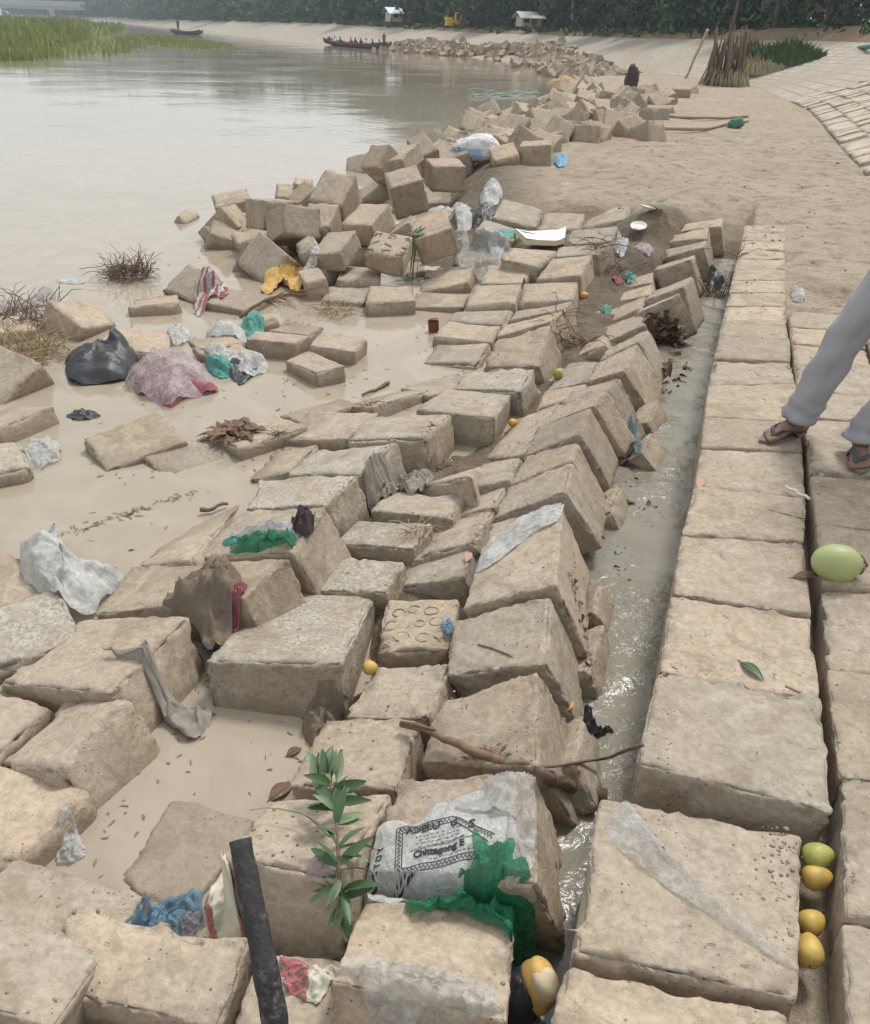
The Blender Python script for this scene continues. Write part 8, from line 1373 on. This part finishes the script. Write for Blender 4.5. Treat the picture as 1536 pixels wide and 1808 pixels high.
b_ = MB(); b_.box((99, 0, 2.0), (9, 9.6, 5.4), 0, .8); obj('abutment', b_.mesh('abutment', 'bridge_concrete', True), t)
def shed(name, label, p, w_, d_, h, wall, roof, rz=0, posts=True):
    t = thing(name, label, 'shed', p, rz)
    if posts:
        for x in (-1, 1):
            for y in (-1, 1): b_ = MB(); b_.box((x * w_ * .45, y * d_ * .45, h * .25), (.12, .12, h * .6)); obj('post', b_.mesh('post', 'bark', True), t)
    b_ = MB(); b_.box((0, 0, h * .55), (w_ * .9, d_ * .9, h * .5)); obj('wall', b_.mesh('wall', wall, True), t)
    for q in (-1, 1): b_ = MB(); r = .32 * h; b_.add([(-w_ * .6, 0, h + .0), (w_ * .6, 0, h), (w_ * .6, q * d_ * .65, h - r), (-w_ * .6, q * d_ * .65, h - r), (-w_ * .6, 0, h + .05), (w_ * .6, 0, h + .05), (w_ * .6, q * d_ * .65, h - r + .05), (-w_ * .6, q * d_ * .65, h - r + .05)], [(0, 1, 2, 3), (4, 5, 6, 7), (2, 3, 7, 6), (0, 3, 7, 4), (1, 2, 6, 5)]); obj('roof', b_.mesh('roof', roof[(q + 1) // 2], True), t)
    b_ = MB(); b_.box((w_ * .1, -d_ * .455, h * .5), (.5, .04, h * .36)); obj('door', b_.mesh('door', 'bark', True), t); b_ = MB(); b_.box((-w_ * .25, -d_ * .455, h * .6), (.5, .04, .35)); obj('window', b_.mesh('window', 'glass_dark', True), t)
def crest_at(u, offs=1.5):
    p = aa[np.argmin(np.abs(uu - u))]; return (float(p[0]), float(p[1]), float(p[2]))
p = crest_at(706); shed('tin_shed', 'small shed with blue and silver tin roof on the far bank', (p[0], p[1] - 1.5, p[2]), 2.7, 2.2, 1.9, 'plaster', ('tin_roof', 'tin_blue'), .4)
p = crest_at(928); shed('pale_hut', 'low pale hut under the trees right of the excavator', (p[0], p[1], p[2] + .1), 1.9, 1.6, 1.5, 'plaster', ('plaster', 'plaster'), .3, False)
p = crest_at(308); shed('white_hut', 'tiny white hut on the hazy far bank', (p[0], p[1], p[2]), 4.5, 4, 3.6, 'cloth_white', ('plaster', 'tin_roof'), .2, False)
p = crest_at(1330); shed('grey_house', 'grey walled house half hidden by trees at the upper right', (p[0] + 2.2, p[1] + 2, p[2] + .3), 3.2, 2.5, 3.2, 'bridge_concrete', ('tin_roof', 'tin_roof'), -.5, False)
p = crest_at(800); t = thing('excavator', 'yellow excavator with a tall red mast on the far bank', 'excavator', (p[0], p[1] - 2.2, p[2] + .05), .25)
for q in (-1, 1): b_ = MB(); b_.box((0, q * .5, .17), (1.7, .3, .34), 0, .8); obj('track', b_.mesh('track', 'track_black', True), t)
b_ = MB(); b_.box((-.1, 0, .62), (1.5, .95, .5), 0, .92); b_.box((-.6, 0, .95), (.6, .9, .25), 0, .85); obj('body', b_.mesh('body', 'yellow_paint', True), t)
b_ = MB(); b_.box((.35, .2, 1.15), (.55, .5, .65), 0, .85); cab = obj('cab', b_.mesh('cab', 'yellow_paint', True), t); b_ = MB(); b_.box((.35, -.06, 1.2), (.42, .03, .38)); obj('window', b_.mesh('window', 'glass_dark', True), cab)
b_ = MB(); b_.tube([(.5, -.2, .9), (.95, -.2, 1.9), (1.05, -.2, 2.3)], [.12, .11, .09], 6); obj('boom', b_.mesh('boom', 'yellow_paint', True), t)
b_ = MB(); b_.box((1.15, -.2, 2.2), (.18, .18, 4.6)); b_.box((1.15, -.2, .1), (.4, .4, .2)); obj('mast', b_.mesh('mast', 'red_paint', True), t)
# green netting stretched in the water off the heap
b_ = MB(); rs = random.Random(6)
for i in range(7):
    a = np.array((*NETLINE[0], ZW + .01)); c_ = np.array((*NETLINE[1], ZW + .02)); o_ = np.array((0, (i - 3) * .35, 0)); b_.tube(wobble([a + o_ * 1.4, c_ + o_ * .4], 70 + i, .25, 10), .014, 4)
tag(obj('fishing_net', b_.mesh('fishing_net', 'net_pale')), 'pale green net lines floating left of the orange sack', 'net')

# far rubble along the water, too small to tell apart
b_ = MB(); RB = np.array(RUBBLE); Lr = np.concatenate([[0], np.cumsum(np.linalg.norm(np.diff(RB, axis=0), axis=1))]); rs = random.Random(14)
for i in range(900):
    s = Lr[-1] * rs.random() ** 1.25; x = np.interp(s, Lr, RB[:, 0]); y = np.interp(s, Lr, RB[:, 1]); o_ = rs.gauss(.4, 1.0); x += o_ * .75; y += o_ * .6
    z = max(drop(x, y, 6), ZW) + rs.uniform(-.05, .28) * (1 if abs(o_ - .4) < 1 else .3); sz = rs.uniform(.32, .5)
    m_ = tilt(rs.uniform(0, 3), rs.uniform(-.7, .7), rs.uniform(-.7, .7)); c8 = np.array([(a, b, c_) for c_ in (-.5, .5) for a, b in ((-.5, -.5), (.5, -.5), (.5, .5), (-.5, .5))]) * sz
    b_.add(c8 @ np.array(m_.to_3x3()).T + (x, y, z), [(0, 3, 2, 1), (4, 5, 6, 7), (0, 1, 5, 4), (1, 2, 6, 5), (2, 3, 7, 6), (3, 0, 4, 7)])
o = obj('rubble', b_.mesh('rubble', 'concrete_tan', True)); o['kind'] = 'stuff'; o['label'] = 'far rubble of dumped blocks along the foot of the slope'; o['category'] = 'rubble'

# ================================================================== air
def haze():
    m = bpy.data.materials.new('haze'); m.use_nodes = True; t = m.node_tree; t.nodes.clear(); out = t.nodes.new('ShaderNodeOutputMaterial'); v = t.nodes.new('ShaderNodeVolumePrincipled')
    v.inputs['Color'].default_value = (.82, .92, 1.0, 1); v.inputs['Density'].default_value = .0008; v.inputs['Anisotropy'].default_value = .2; t.links.new(v.outputs[0], out.inputs['Volume'])
    b_ = MB(); b_.box((0, 300, 9), (2600, 2700, 24)); o = obj('haze', b_.mesh('haze', None, True)); o.data.materials.append(m); o['kind'] = 'stuff'; o['label'] = 'thin pale haze over the river'; o['category'] = 'haze'
if HAZE: haze()
